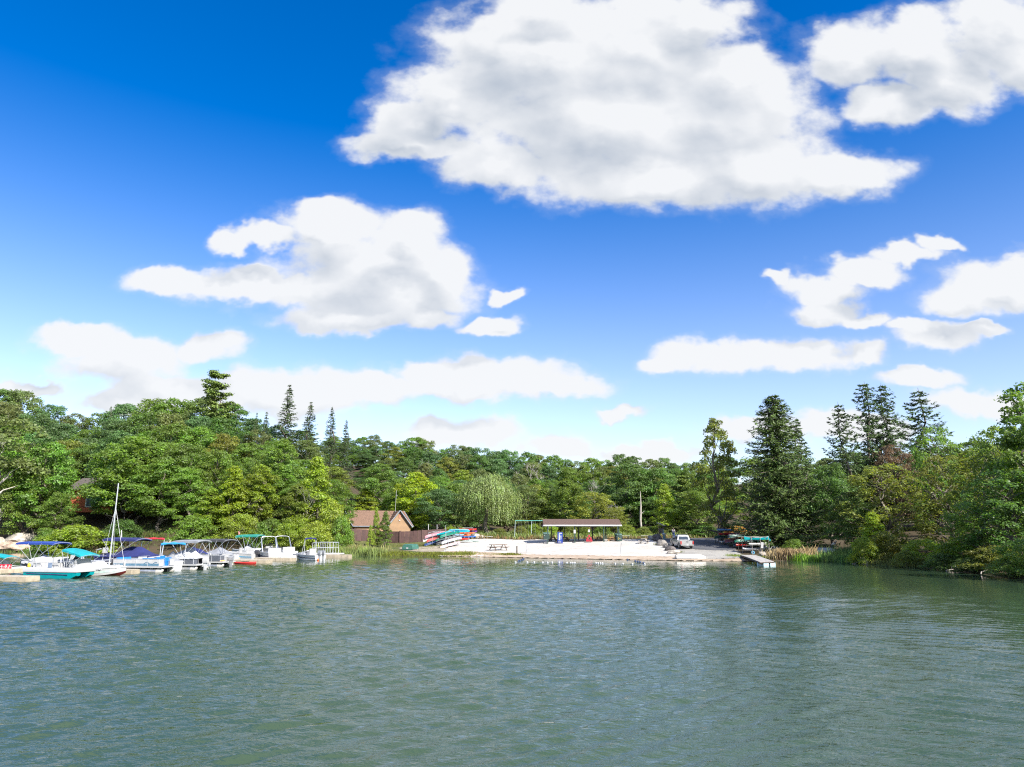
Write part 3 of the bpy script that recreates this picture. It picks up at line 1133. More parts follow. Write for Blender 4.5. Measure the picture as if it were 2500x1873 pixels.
# left wood: rows climbing the slope from the water to the skyline
LW = ['maple', 'oak', 'maple']
grow_row(range(-60, 800, 62), lambda u: far_shore_y(u) + 62, lambda u: skyv(u) + 4, LW, ['green', 'deep', 'dull', 'blue'], 'on the skyline', 'trees of the lakeside wood', 0.95)
grow_row(range(-40, 800, 66), lambda u: far_shore_y(u) + 44, lambda u: skyv(u) + 32, LW, ['green', 'fresh', 'dull', 'deep', 'blue'], 'high on the slope', 'trees of the lakeside wood', 0.95)
grow_row(range(-20, 820, 64), lambda u: far_shore_y(u) + 30, lambda u: skyv(u) + 72, LW, ['green', 'fresh', 'olive', 'blue'], 'half way up the slope', 'trees of the lakeside wood', 0.95)
grow_row([40, 120, 292, 350, 410, 470, 530, 600, 680, 750, 815], lambda u: far_shore_y(u) + 18, lambda u: skyv(u) + 118, LW, ['green', 'fresh', 'blue', 'green'], 'low on the slope', 'trees of the lakeside wood', 0.9)
# centre: wooded hillside behind the beach
HW = ['maple', 'oak', 'oak', 'maple', 'oval']
grow_row(range(820, 1800, 33), lambda u: 272, lambda u: skyv(u) + 2, HW[:4], ['deep', 'green', 'deep', 'dull', 'blue'], 'on the hill crest', 'trees on the far hillside', 0.9)
grow_row(range(800, 1800, 42), lambda u: 248, lambda u: skyv(u) + 26, HW[:4], ['deep', 'green', 'blue', 'olive', 'dull'], 'just below the crest', 'trees on the far hillside', 0.9)
grow_row(range(810, 1790, 45), lambda u: 224, lambda u: skyv(u) + 52, HW, ['deep', 'green', 'blue', 'lime', 'dull'], 'high on the hill', 'trees on the far hillside', 0.9)
grow_row(range(800, 1790, 54), lambda u: 204, lambda u: skyv(u) + 82, HW, ['deep', 'green', 'fresh', 'blue', 'olive'], 'in the middle of the hill', 'trees on the far hillside', 0.9)
grow_row(range(820, 1790, 60), lambda u: 186, lambda u: skyv(u) + 112, HW, ['green', 'deep', 'lime', 'blue', 'dull'], 'low on the hill', 'trees on the far hillside', 0.9)
grow_row(range(860, 1760, 62), lambda u: 173, lambda u: skyv(u) * 0.3 + 1180 * 0.7 + 22, HW, ['green', 'deep', 'olive', 'deep'], 'at the foot of the hill', 'trees on the far hillside', 0.85)
# right wood behind the named trees
RW = ['maple', 'oak', 'wispy']
grow_row(range(1830, 2560, 60), lambda u: 150, lambda u: 1112 - max(0, u - 2050) * 0.10, RW[:2], ['deep', 'green', 'dull'], 'at the back of the wood', 'trees of the wood past the road', 0.9)
grow_row(range(1960, 2560, 64), lambda u: 128 - max(0, u - 2100) * 0.03, lambda u: 1150 - max(0, u - 2050) * 0.15, RW, ['green', 'deep', 'olive', 'dull'], 'in the middle of the wood', 'trees of the wood past the road', 0.9)

LWG = 'trees at the water edge of the marina'
P = plant
P('palemaple', 18, 1010, 127, 210, 'dull', 'tall tree with a thick pale forked trunk beside the shore rocks', LWG)
P('maple', 118, 1075, 132, 150, 'fresh', 'fresh green maple above the blue canopy boat', LWG)
P('oak', 75, 1130, 131, 110, 'green', 'mid green tree filling the gap next to the pale trunk', LWG)
P('maple', 330, 1060, 132, 190, 'fresh', 'bright green spreading maple over the navy pontoon boat', LWG)
P('maple', 405, 1120, 129, 150, 'green', 'green maple with low boughs over the red canopy', LWG)
P('oak', 470, 1140, 128, 110, 'fresh', 'fresh green tree above the grey covered pontoon boat', LWG)
P('cone', 575, 1135, 126, 110, 'yellow', 'tall yellow-green tree standing over the teal canopy boat', LWG)
P('cone', 520, 1190, 125, 100, 'lime', 'lower lime tree over the charcoal canopy', LWG)
P('oval', 640, 1130, 128, 90, 'lime', 'lime upright tree between the two yellow-green ones', LWG)
P('cone', 775, 1110, 124, 120, 'yellow', 'large yellow tree beside the cottage', LWG)
P('oval', 730, 1180, 122, 90, 'amber', 'amber-green small tree in front of the large yellow one', LWG)
P('oval', 690, 1070, 136, 110, 'fresh', 'tall fresh green tree rising behind the arch boats', LWG)
P('shrub', 812, 1225, 119, 90, 'lime', 'lime bush at the corner of the brown fence', LWG)
P('shrub', 835, 1262, 117, 60, 'green', 'small green bush against the fence end post', LWG)
P('shrub', 200, 1286, 121, 175, 'lime', 'broad bright green bush overhanging the water by the rocks', LWG, sink=0.6)
P('shrub', 130, 1295, 122, 90, 'fresh', 'leafy bush right above the shore rocks', LWG, sink=0.4)
P('oak', 155, 1200, 127, 90, 'green', 'low green tree in front of the red house', LWG)
P('shrub', 475, 1262, 121, 110, 'green', 'mid green bush behind the grey canopy', LWG)
P('shrub', 590, 1255, 120, 110, 'lime', 'lime green bush behind the teal canopy', LWG)
P('shrub', 660, 1270, 118, 100, 'green', 'green bush behind the metal arches', LWG)
P('shrub', 715, 1265, 117, 90, 'lime', 'lime bush behind the little grey boat', LWG)
P('shrub', 770, 1275, 115, 90, 'lime', 'rounded bush behind the railed swim raft', LWG)
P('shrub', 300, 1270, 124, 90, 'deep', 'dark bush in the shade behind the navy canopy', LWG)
P('pine', 530, 912, 166, 150, 'needlelight', 'old white pine with level plumes above the whole wood', 'conifers on the skyline', 0)
for (u, v, w, lab) in ((708, 935, 95, 'tallest dark spruce on the wooded skyline'), (760, 978, 78, 'second spruce down from the tallest on the skyline'), (812, 990, 62, 'slim spruce third in the falling line'),
                       (846, 1022, 55, 'short spruce last in the falling line'), (272, 988, 50, 'small spruce tip poking out left of the pine'), (652, 1002, 55, 'short spruce tip beside the tallest one'), (628, 1004, 40, 'tiny spruce tip between pine and tallest spruce')):
    P('spruce', u, v, 172, w, 'needle', lab, 'conifers on the skyline')
CG = 'trees behind the beach'
P('oval', 1015, 1150, 154, 110, 'yellow', 'tall yellow-green tree rising behind the cottage gable', CG)
P('oval', 990, 1205, 155, 80, 'lime', 'lime tree tucked against the cottage roof', CG)
P('maple', 925, 1130, 160, 110, 'green', 'green tree above the cottage ridge', CG)
P('cone', 895, 1190, 157, 80, 'lime', 'small lime tree behind the cottage ridge', CG)
P('maple', 1075, 1190, 148, 110, 'blue', 'blue-green tree between cottage and willow', CG)
P('willow', 1190, 1156, 146, 132, 'willow', 'weeping willow with pale hanging curtains beside the beach', CG)
P('oak', 1290, 1185, 158, 100, 'dull', 'dull green tree just past the willow', CG)
P('oval', 1382, 1168, 156, 95, 'green', 'green tree directly above the vending machine', CG)
P('cone', 1330, 1190, 158, 90, 'green', 'leafy tree above the swing frame', CG)
P('wispy', 1452, 1198, 150, 135, 'olive', 'olive rounded tree above the middle of the shelter roof', CG)
P('wispy', 1500, 1240, 147, 80, 'olive', 'low olive tree at the end of the shelter roof', CG)
P('maple', 1530, 1130, 172, 130, 'deep', 'dark tree behind the white dead trunk', CG)
P('maple', 1600, 1140, 170, 130, 'deep', 'dark shaded tree next to the dead trunk', CG)
P('pine', 1665, 1128, 148, 130, 'needlelight', 'light green soft pine behind the pickup truck', CG, 1)
P('cone', 1620, 1178, 143, 80, 'lime', 'lime young tree beside the soft pine', CG)
P('oak', 1700, 1175, 140, 110, 'green', 'green tree at the bend of the road', CG)
RG = 'trees beside the road and the inlet'
P('sparse', 1742, 1010, 114, 112, 'olive', 'tall thin open-crowned tree beside the road', RG, variant=0)
P('bigspruce', 1885, 957, 106, 235, 'needlemid', 'huge dense spruce over the kayak racks', RG)
P('spruce', 1945, 1015, 112, 120, 'needle', 'spruce leaning out behind the huge one', RG)
P('thinspruce', 2045, 976, 118, 150, 'needle', 'thin spruce with upcurved open branches', RG)
P('twinspruce', 2130, 925, 120, 165, 'needle', 'tall spruce with two tips side by side', RG)
P('thinspruce', 2240, 942, 126, 200, 'needle', 'broad open spruce beside the two-tipped one', RG)
P('oak', 2172, 1082, 116, 110, 'rust', 'reddish brown tree under the two-tipped spruce', RG)
P('wispy', 2150, 1128, 93, 200, 'amber', 'large amber-green tree behind the cattails', RG)
P('wispy', 2275, 1035, 108, 130, 'green', 'pale leafy tree rising behind the amber one', RG)
P('wispy', 2300, 1105, 92, 160, 'olive', 'olive tree above the inlet bushes', RG)
P('wispy', 2395, 1085, 84, 190, 'amber', 'yellowing tree beside the tall edge tree', RG)
P('sparse', 2485, 925, 72, 190, 'green', 'tall open tree at the edge with leafy side boughs', RG, variant=1)
P('oak', 2515, 1000, 68, 190, 'green', 'tall full-crowned tree cut by the picture edge', RG)
P('wispy', 2440, 1030, 78, 210, 'green', 'tall leafy tree behind the dark leaning one', RG)
P('wispy', 2455, 1140, 68, 230, 'deep', 'dark leafy tree leaning over the inlet', RG)
P('wispy', 2380, 1220, 72, 170, 'green', 'green thicket tree over the inlet bank', RG)
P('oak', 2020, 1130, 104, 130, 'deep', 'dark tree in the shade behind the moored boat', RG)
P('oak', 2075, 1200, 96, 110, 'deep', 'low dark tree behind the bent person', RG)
P('cone', 2128, 1248, 86, 85, 'yellow', 'bright pointed bush behind the driftwood', RG)
P('shrub', 2105, 1312, 84, 70, 'lime', 'small leafy bush beside the driftwood root', RG)
P('shrub', 2155, 1300, 84, 80, 'olive', 'round olive bush next to the driftwood', RG)
P('shrub', 2255, 1318, 79, 110, 'lime', 'light green bush on the inlet bank', RG)
P('shrub', 2335, 1322, 74, 130, 'yellow', 'yellow-green bush spilling over the bank', RG)
P('shrub', 2305, 1352, 72, 90, 'deep', 'dark low bush touching the inlet water', RG)
P('shrub', 2420, 1335, 66, 130, 'olive', 'brownish bush at the dark bank', RG)
P('shrub', 2490, 1320, 60, 140, 'green', 'green bush at the edge of the bank', RG)
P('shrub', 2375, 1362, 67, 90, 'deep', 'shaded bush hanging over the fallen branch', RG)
P('shrub', 2460, 1372, 61, 90, 'dull', 'dull bush low over the dark water', RG)
P('shrub', 2210, 1345, 78, 60, 'olive', 'olive low bush past the driftwood', RG)
P('shrub', 1940, 1318, 98, 60, 'green', 'small green bush beneath the huge spruce', RG)
P('shrub', 1798, 1285, 126, 70, 'gold', 'golden orange bush behind the kayak rack', RG)
P('shrub', 1600, 1285, 150, 90, 'green', 'green bush behind the road', RG)
P('shrub', 1700, 1280, 140, 120, 'deep', 'dark hedge-like bush along the road', RG)
P('shrub', 1655, 1284, 141, 90, 'dull', 'dull bush behind the standing person', RG)
MW = 'weedy bushes behind the shelter'
for (u, v, Y, w, tn, lab) in ((1270, 1286, 141, 40, 'olive', 'olive weed bush behind the swing frame leg'), (1305, 1281, 143, 46, 'lime', 'lime weed bush in the middle of the swing frame'), (1345, 1282, 142, 44, 'lime', 'lime weed bush behind the plain green bin'),
                          (1392, 1284, 141, 44, 'olive', 'olive weed bush behind the vending machine'), (1425, 1287, 140, 40, 'amber', 'amber weed bush behind the shelter middle'), (1470, 1285, 141, 46, 'green', 'green weed bush behind the dark picnic table'),
                          (1530, 1282, 141, 50, 'lime', 'lime weed bush past the recycling bin'), (1570, 1287, 140, 40, 'amber', 'amber weed bush below the white dead trunk'), (1220, 1290, 139, 40, 'olive', 'olive weed bush at the willow foot'), (1130, 1288, 134, 50, 'olive', 'olive weed bush behind the red kayaks'), (1100, 1285, 136, 46, 'lime', 'lime weed bush behind the cyan kayaks')):
    P('shrub', u, v, Y, w, tn, lab, MW)
for (x, y, h, k, tn, lab) in ((47, 52, 13, 'wispy', 'green', 'green tree on the bank just past the picture edge'), (52, 42, 12, 'oak', 'deep', 'dark tree farther along the bank past the picture edge'), (60, 55, 15, 'maple', 'green', 'spreading tree inland of the picture edge'),
                           (66, 40, 14, 'maple', 'dull', 'dull tree inland along the bank past the edge'), (45, 46, 3, 'shrub', 'olive', 'olive bush at the water past the picture edge'), (51, 33, 3, 'shrub', 'green', 'green bush far along the bank past the edge')):
    q = Vector((x, y, tz(x, y) + h))
    vv = 936.5 - FPX * math.tan(math.atan2(q.z - CAM_H, y) - PITCH)
    uu = 1250 + FPX * x / (y * math.cos(PITCH) + (q.z - CAM_H) * math.sin(PITCH))
    P(k, uu, vv, y, None, tn, lab, RG)
FG = 'saplings at the brown fence'
P('cone', 920, 1236, 121, 26, 'lime', 'slim sapling in front of the cottage roof', FG)
P('cone', 942, 1246, 121, 40, 'green', 'bushier sapling in front of the cottage gable', FG)
P('cone', 905, 1281, 120, 18, 'lime', 'small sapling growing up the fence', FG)

# dead trees and bare crowns
def dead(u, v, Y, label, seed, w=1.0, r=0.16, m=None, depth=4, spread=0.5):
    p = at(u, v, Y)
    zb = tz(p.x, p.y)
    H = p.z - zb
    o = add('dead_tree', bare_tree('dead_tree', seed, H, spread, m, depth, r), None, (p.x, p.y, zb))
    return tag(o, label, 'dead tree', 'bare trees')


dead(1030, 1088, 246, 'grey leafless crown high on the hill above the cottage', 301, r=0.3, spread=0.6)
dead(1295, 1112, 240, 'grey leafless crown near the crest above the swing frame', 302, r=0.3, spread=0.6)
dead(1455, 1150, 196, 'bare grey tree on the hill above the shelter', 303, r=0.22)
dead(1495, 1195, 160, 'dead tree with long bent branches beside the dark gap', 304, r=0.22, spread=0.75)
dead(745, 1150, 121, 'slender leafless tree in front of the yellow tree', 305, r=0.1)


def snag():
    p = at(1562, 1200, 150)
    zb = tz(p.x, p.y)
    rng = np.random.default_rng(7)
    mb = MB()
    mb.tube([(0, 0, -0.3), (0.05, 0, 1.5), (-0.06, 0, 3.0), (0.04, 0.02, 4.6), (0.12, 0, 6.2), (0.10, 0, p.z - zb)], [0.25, 0.2, 0.2, 0.22, 0.13, 0.06], 8)
    limb(mb, (0.05, 0, 4.2), (0.9, 0.2, 5.0), 0.07, 0.02, rng, 3)
    o = mb.build('dead_tree', mat('white_snag', (0.42, 0.38, 0.33), 0.9, var=0.2, vscale=1.5, bump=0.5), None, True, (p.x, p.y, zb))
    tag(o, 'bare white dead trunk standing against the dark wood', 'dead tree')


snag()


# ------------------------------------------------------------------ reeds, grasses (nobody could count them)
def blades(name, label, region, n, h, w, tint, seed, lean=0.25, tip=None, zoff=0.0):
    """region: list of (x, y, spread) seeds; blades are two-piece bent strips"""
    rng = np.random.default_rng(seed)
    R = np.array(region)
    i = rng.integers(0, len(R), n)
    X = R[i, 0] + rng.normal(size=n) * R[i, 2]
    Y = R[i, 1] + rng.normal(size=n) * R[i, 2] * (R[i, 3] if R.shape[1] > 3 else 1)
    Z = np.maximum(terrain(X, Y), -0.3) + zoff
    H = h * rng.uniform(0.25, 1.15, n) * (0.8 + 0.35 * np.sin(X * 0.9 + 1.3) * np.sin(X * 0.37 + Y * 0.5))
    a = rng.uniform(0, 2 * PI, n)
    ca, sa = np.cos(a), np.sin(a)
    ln = lean * H * rng.uniform(0.2, 1.0, n)
    W = w * rng.uniform(0.7, 1.3, n)
    V = np.empty((n, 4, 3))
    V[:, 0] = np.stack([X - sa * W, Y + ca * W, Z], 1)
    V[:, 1] = np.stack([X + sa * W, Y - ca * W, Z], 1)
    V[:, 2] = np.stack([X + ca * ln * 0.35 + sa * W * 0.9, Y + sa * ln * 0.35 - ca * W * 0.9, Z + H * 0.62], 1)
    V[:, 3] = np.stack([X + ca * ln, Y + sa * ln, Z + H], 1)
    o = add(name, mesh_np(name, V.reshape(-1, 3), np.arange(n * 4).reshape(n, 4), M_BLADE))
    o.color = tint + (1,)
    return tag(o, label, kind='stuff')


def strip(u0, u1, v0, v1, n, spread, sy=1.0):
    out = []
    for i in range(n):
        t = i / max(1, n - 1)
        p = gt(u0 + (u1 - u0) * t, v0 + (v1 - v0) * t)
        out.append((p.x, p.y, spread, sy))
    return out


blades('reeds', 'tall green reeds at the water beside the railed swim raft', strip(715, 925, 1352, 1356, 26, 0.8, 1.0), 4200, 1.45, 0.03, (0.19, 0.24, 0.07), 1)
blades('tall_grass', 'dry seeding grass behind the moored boats', strip(640, 925, 1345, 1347, 30, 1.0, 1.3), 4200, 1.05, 0.03, (0.33, 0.31, 0.13), 2)
blades('bank_grass', 'low green grass along the bank below the dirt strip', strip(930, 1150, 1354, 1354.5, 34, 0.7, 0.8), 7000, 0.45, 0.03, (0.155, 0.175, 0.03), 3)
blades('bank_grass', 'short grass tuft line beside the wooden post on the beach edge', strip(1188, 1262, 1354.5, 1356.5, 16, 0.5, 0.8), 2200, 0.35, 0.03, (0.155, 0.17, 0.03), 4)
blades('lawn_grass', 'grassy tufts on the lawn by the brown fence', strip(870, 1100, 1334, 1330, 30, 1.8, 2.2), 6000, 0.22, 0.03, (0.13, 0.145, 0.035), 5)
blades('meadow_weeds', 'tall weeds and goldenrod behind the picnic shelter', [(x, y, 2.2, 1.0) for x in np.linspace(-14, 34, 26) for y in (138, 146, 154)], 16000, 1.15, 0.06, (0.17, 0.22, 0.06), 6, 0.6)
blades('meadow_stems', 'brown seed stems among the meadow weeds', [(x, y, 2.0, 1.0) for x in np.linspace(-12, 32, 24) for y in (134, 137)], 2600, 0.75, 0.04, (0.26, 0.17, 0.08), 7, 0.5)
blades('dry_grass', 'clump of straw-coloured grass beside the floating dock', strip(1905, 1965, 1364, 1366, 10, 0.8, 1.0), 3600, 1.5, 0.025, (0.36, 0.28, 0.15), 8, 0.45)
blades('shore_grass', 'bright green grass at the water past the straw clump', strip(1955, 2022, 1368, 1371, 12, 0.7, 1.0), 3200, 0.95, 0.03, (0.15, 0.26, 0.035), 9)
blades('cattails', 'tall upright cattails at the inlet beside the driftwood', strip(2028, 2095, 1370, 1373, 12, 0.75, 1.0), 3600, 2.1, 0.028, (0.14, 0.24, 0.07), 10, 0.14)
blades('shore_grass', 'short grass between floating dock and boulder', strip(1790, 1915, 1360, 1364, 20, 0.6, 0.8), 2600, 0.4, 0.03, (0.17, 0.22, 0.04), 11)
blades('inlet_grass', 'pale grass fringe under the inlet bushes', strip(2130, 2250, 1376, 1384, 18, 0.6, 0.8), 3200, 0.8, 0.028, (0.19, 0.21, 0.06), 12, 0.4)
blades('boulder_grass', 'weeds growing round the ramp boulders', [(gt(1612, 1331).x, gt(1612, 1331).y, 0.45, 0.7), (gt(1655, 1351).x, gt(1655, 1351).y - 0.3, 0.3, 0.4)], 700, 0.32, 0.03, (0.12, 0.16, 0.03), 13, zoff=0.1)
blades('undergrowth', 'leaf litter weeds at the foot of the lakeside wood', [(gp(u, 1350).x, gp(u, 1350).y + d, 2.5, 1.0) for u in range(-20, 720, 26) for d in (4, 9)], 9000, 0.7, 0.06, (0.09, 0.12, 0.03), 14)

# ------------------------------------------------------------------ common materials for built things
WHITE = mat('white_gelcoat', (0.44, 0.44, 0.435), 0.25, var=0.05, vscale=1.2, coat=0.3)
ALU = mat('aluminium', (0.62, 0.63, 0.64), 0.35, metal=0.75, var=0.10, vscale=4)
STEEL = mat('tube_steel', (0.72, 0.73, 0.74), 0.3, metal=0.6, var=0.08)
GALV = mat('galvanised', (0.42, 0.43, 0.44), 0.5, metal=0.5, var=0.15)
BLACK = mat('black_rubber', (0.025, 0.025, 0.027), 0.7, var=0.2)
DARK = mat('dark_plastic', (0.05, 0.05, 0.055), 0.5, var=0.2)
GLASS = mat('dark_glass', (0.03, 0.04, 0.05), 0.06, var=0.1, spec=0.8)
WOOD = mat('weathered_wood', (0.15, 0.095, 0.065), 0.85, var=0.3, vscale=6, bump=0.4)
GREYWOOD = mat('grey_wood', (0.34, 0.31, 0.28), 0.9, var=0.25, vscale=6, bump=0.4)
NEWWOOD = mat('new_wood', (0.56, 0.33, 0.14), 0.8, var=0.2, vscale=6, bump=0.3)
DARKWOOD = mat('dark_wood', (0.075, 0.06, 0.05), 0.85, var=0.3, vscale=6)
SHINGLE = mat('brown_shingle', (0.115, 0.072, 0.056), 0.95, var=0.22, vscale=7, bump=0.6, bscale=14)
TAN = mat('tan_siding', (0.31, 0.195, 0.105), 0.8, var=0.08, vscale=2)
GREENPOST = mat('green_paint', (0.022, 0.055, 0.045), 0.6, var=0.15)
FENCE = mat('brown_fence', (0.085, 0.045, 0.040), 0.8, var=0.16, vscale=1.5)
ROCK = mat('grey_rock', (0.22, 0.20, 0.18), 0.95, var=0.3, vscale=2.2, bump=1.0, bscale=5)
PALEROCK = mat('pale_rock', (0.38, 0.34, 0.285), 0.95, var=0.28, vscale=1.3, bump=1.0, bscale=4)
DARKROCK = mat('dark_rock', (0.115, 0.10, 0.095), 0.95, var=0.3, vscale=2, bump=1.0, bscale=5)
CREAM = mat('cream_dock_plastic', (0.40, 0.335, 0.24), 0.6, var=0.14, vscale=1.8, bump=0.15)
CONCRETE = mat('concrete', (0.45, 0.43, 0.40), 0.9, var=0.15, vscale=1.5, bump=0.2)


def rotv(v, a):
    return Vector((v[0] * math.cos(a) - v[1] * math.sin(a), v[0] * math.sin(a) + v[1] * math.cos(a), v[2] if len(v) > 2 else 0))


# ------------------------------------------------------------------ rocks
def boulder(u, v, wpx, hpx, m, label, seed, yaw=0.0, deep=0.8, name='boulder', group=None):
    p = gt(u, v)
    k = p.y / FPX * 0.98
    w, h = wpx * k, hpx * k
    bm = bmesh.new()
    bmesh.ops.create_icosphere(bm, subdivisions=3, radius=1.0)
    for vt in bm.verts:
        q = vt.co.normalized()
        s = 1 + 0.38 * mnoise.noise(q * 1.3 + Vector((seed * 3.1, 0, 0))) + 0.14 * mnoise.noise(q * 3.1 + Vector((0, seed * 1.7, 0)))
        # flat cleaved facets
        for ax in (Vector((0.7, -0.5, 0.5)), Vector((-0.6, -0.6, 0.5)), Vector((0.1, 0.2, 1))):
            c = q.dot(ax.normalized())
            if c * s > 0.80:
                s = 0.80 / c
        vt.co = Vector((q.x * s * w * 0.55, q.y * s * w * 0.55 * deep, q.z * s * h * 0.62))
    me = bpy.data.meshes.new(name)
    bm.to_mesh(me)
    bm.free()
    me.materials.append(m)
    o = add(name, me, None, (p.x, p.y, p.z + h * 0.40), (0, 0, yaw))
    return tag(o, label, 'rock', group)


BG = 'boulders beside the boat ramp'
boulder(1606, 1322, 22, 20, DARKROCK, 'large dark slanting boulder in front of the notice board', 1, 0.5, group=BG)
boulder(1592, 1317, 18, 10, PALEROCK, 'flat pale boulder leaning on the dark slanting one', 2, group=BG)
boulder(1616, 1333, 24, 16, ROCK, 'rounded boulder with weeds at its foot', 3, group=BG)
boulder(1628, 1339, 16, 13, ROCK, 'small light boulder beside the truck', 4, group=BG)
boulder(1637, 1346, 22, 14, DARKROCK, 'dark split boulder near the pickup tyre', 5, group=BG)
boulder(1645, 1353, 30, 11, PALEROCK, 'long low pale boulder nearest the water', 6, group=BG)
boulder(1651, 1364, 6, 9, DARKROCK, 'small dark pointed stone at the end of the beach', 7, deep=0.6)
boulder(1863, 1361, 20, 15, PALEROCK, 'angular pale boulder beside the floating dock', 8, 0.6)
boulder(1160, 1314, 20, 13, PALEROCK, 'rounded tan boulder behind the canoe racks', 9, group='rocks near the willow')
boulder(1175, 1313, 12, 7, PALEROCK, 'low tan rock next to the rounded boulder', 10, group='rocks near the willow')
boulder(52, 1330, 72, 30, PALEROCK, 'broad pale rock ledge above the blue canopy', 11, 0.2, 0.9, group='rocks at the lakeside wood')
boulder(30, 1346, 66, 24, mat('tan_rock', (0.42, 0.31, 0.23), 0.95, var=0.35, vscale=1.4, bump=1.0, bscale=4), 'tan weathered rock at the water below the pale ledge', 12, 0.4, 0.8, group='rocks at the lakeside wood')
boulder(-5, 1346, 30, 36, PALEROCK, 'pale rock cut by the edge of the picture', 13, 0.4, 0.8, group='rocks at the lakeside wood')
boulder(90, 1347, 26, 10, ROCK, 'small grey rock at the waterline past the ledge', 14, group='rocks at the lakeside wood')
boulder(420, 1330, 40, 14, PALEROCK, 'grey ledge in the shade behind the marina', 15, group='rocks at the lakeside wood')
boulder(665, 1342, 40, 16, PALEROCK, 'tan rock among grasses behind the metal arches', 16, group='rocks at the lakeside wood')


# ------------------------------------------------------------------ picnic shelter
def shelter():
    y0, y1, y2 = 121.0, 124.0, 127.0
    xl, xr = at(1327, 1283, y0).x, at(1518, 1283, y0).x
    xrl, xrr = at(1333, 1268, y1).x, at(1519, 1268, y1).x
    zg = tz((xl + xr) / 2, y1)
    ze, zr = at(1420, 1281.5, y0).z, at(1420, 1267.5, y1).z
    cx = (xl + xr) / 2
    t = thing('picnic_shelter', 'open picnic shelter with brown shingle roof and dark green posts', 'shelter', (cx, y1, zg))
    L = (xr - xl) / 2
    e, r = ze - zg, zr - zg
    for sy, nm in ((-1, 'roof'), (1, 'roof')):
        mb = MB()
        n = 30
        for j in range(6):                  # overlapping shingle courses
            a, b = j / 6, (j + 1) / 6
            ya, yb = sy * 3.0 * (1 - a), sy * 3.0 * (1 - b) - sy * 0.02
            za, zb = e + (r - e) * a + 0.035, e + (r - e) * b + 0.012
            mb.poly([(-L, ya, za), (L, ya, za), (L, yb, zb), (-L, yb, zb), (-L, ya, za - 0.1), (L, ya, za - 0.1), (L, yb, zb - 0.1), (-L, yb, zb - 0.1)],
                    [(0, 1, 2, 3) if sy < 0 else (3, 2, 1, 0), (0, 4, 5, 1), (3, 2, 6, 7), (0, 3, 7, 4), (1, 5, 6, 2), (7, 6, 5, 4)])
        ro = mb.build('roof', SHINGLE, t)
        f = MB().box((0, sy * 3.03, e - 0.10), (2 * L + 0.06, 0.05, 0.22))
        f.build('fascia', mat('grey_trim', (0.45, 0.47, 0.48), 0.6), ro)
    for s in (-1, 1):                        # gable boards
        mb = MB()
        x = s * (L - 0.45)
        mb.poly([(x, -2.8, e), (x, 2.8, e), (x, 0, r - 0.08), (x + s * 0.04, -2.8, e), (x + s * 0.04, 2.8, e), (x + s * 0.04, 0, r - 0.08)], [(0, 1, 2), (5, 4, 3), (0, 3, 4, 1), (1, 4, 5, 2), (2, 5, 3, 0)])
        mb.build('gable_board', mat('gable_board_paint', (0.20, 0.15, 0.12), 0.8), t)
    for u in (1337, 1403, 1474, 1511):
        x = at(u, 1300, y0 + 0.5).x - cx
        z0 = tz(x + cx, y0 + 0.5) - zg
        MB().box((x, -2.5, (z0 - 0.3 + e) / 2), (0.17, 0.17, e - z0 + 0.3)).build('post', GREENPOST, t)
    for u in (1346, 1379, 1412, 1446, 1479, 1508):
        x = at(u, 1300, y2 - 0.5).x - cx
        z0 = tz(x + cx, y2 - 0.5) - zg
        MB().box((x, 2.5, (z0 - 0.3 + e) / 2), (0.17, 0.17, e - z0 + 0.3)).build('post', mat('dark_post', (0.03, 0.05, 0.045), 0.7), t)
    for sy in (-1, 1):
        MB().box((0, sy * 2.5, e - 0.12), (2 * L - 0.8, 0.14, 0.24)).build('beam', GREENPOST, t)
    for k in range(5):
        x = -L + 0.8 + k * (2 * L - 1.6) / 4
        MB().box((x, 0, e - 0.10), (0.12, 5.0, 0.2)).build('tie_beam', DARKWOOD, t)
    s = MB()
    s.box((0, 0.3, -0.12), (2 * L - 0.4, 5.0, 0.3))
    s.build('slab', CONCRETE, t)
    return t, cx


SHELT, SCX = shelter()


def picnic_table(loc, rz, m, label, L=2.1, group='picnic tables'):
    t = thing('picnic_table', label, 'table', loc, rz, group)
    top = MB()
    for i in range(5):
        top.box((0, (i - 2) * 0.15, 0.74), (L, 0.138, 0.06))
    top.build('tabletop', m, t)
    for s in (-1, 1):
        b = MB()
        for i in (0, 1):
            b.box((0, s * (0.62 + i * 0.15), 0.44), (L, 0.138, 0.06))
        b.build('bench', m, t)
    for s in (-1, 1):
        for q in (-1, 1):
            MB().tube([(s * L * 0.36, q * 0.72, 0.0), (s * L * 0.36, q * 0.22, 0.72)], 0.075, 4).build('leg', m, t)
        MB().box((s * L * 0.36 + 0.05, 0, 0.39), (0.045, 1.55, 0.10)).build('crossbar', m, t)
    return t


p = gt(1216, 1347)
picnic_table((p.x, p.y + 0.9, tz(p.x, p.y + 0.9) + 0.10), rad(38), WOOD, 'brown wooden picnic table alone on the white sand', 2.5).scale = (1.15, 1.15, 1.15)
p = gt(1574, 1329)
picnic_table((p.x, p.y + 0.6, tz(p.x, p.y + 0.6) + 0.10), rad(75), GREYWOOD, 'grey picnic table beside the dark slanting boulder', 1.9)
for (u, Y, m, rz, lab) in ((1350, 124.0, DARKWOOD, 80, 'dark picnic table between green bin and vending machine'), (1379, 124.2, DARKWOOD, 80, 'dark picnic table just past the vending machine'),
                           (1394, 125.5, GREYWOOD, 10, 'grey picnic table at the back of the shelter'), (1463, 124.0, DARKWOOD, 85, 'dark picnic table under the open half of the shelter'),
                           (1496, 123.2, NEWWOOD, 70, 'orange new-wood picnic table beside the recycling bin')):
    x = at(u, 1310, Y).x
    picnic_table((x, Y, tz(SCX, 124) + 0.03), rad(rz), m, lab, 1.9)


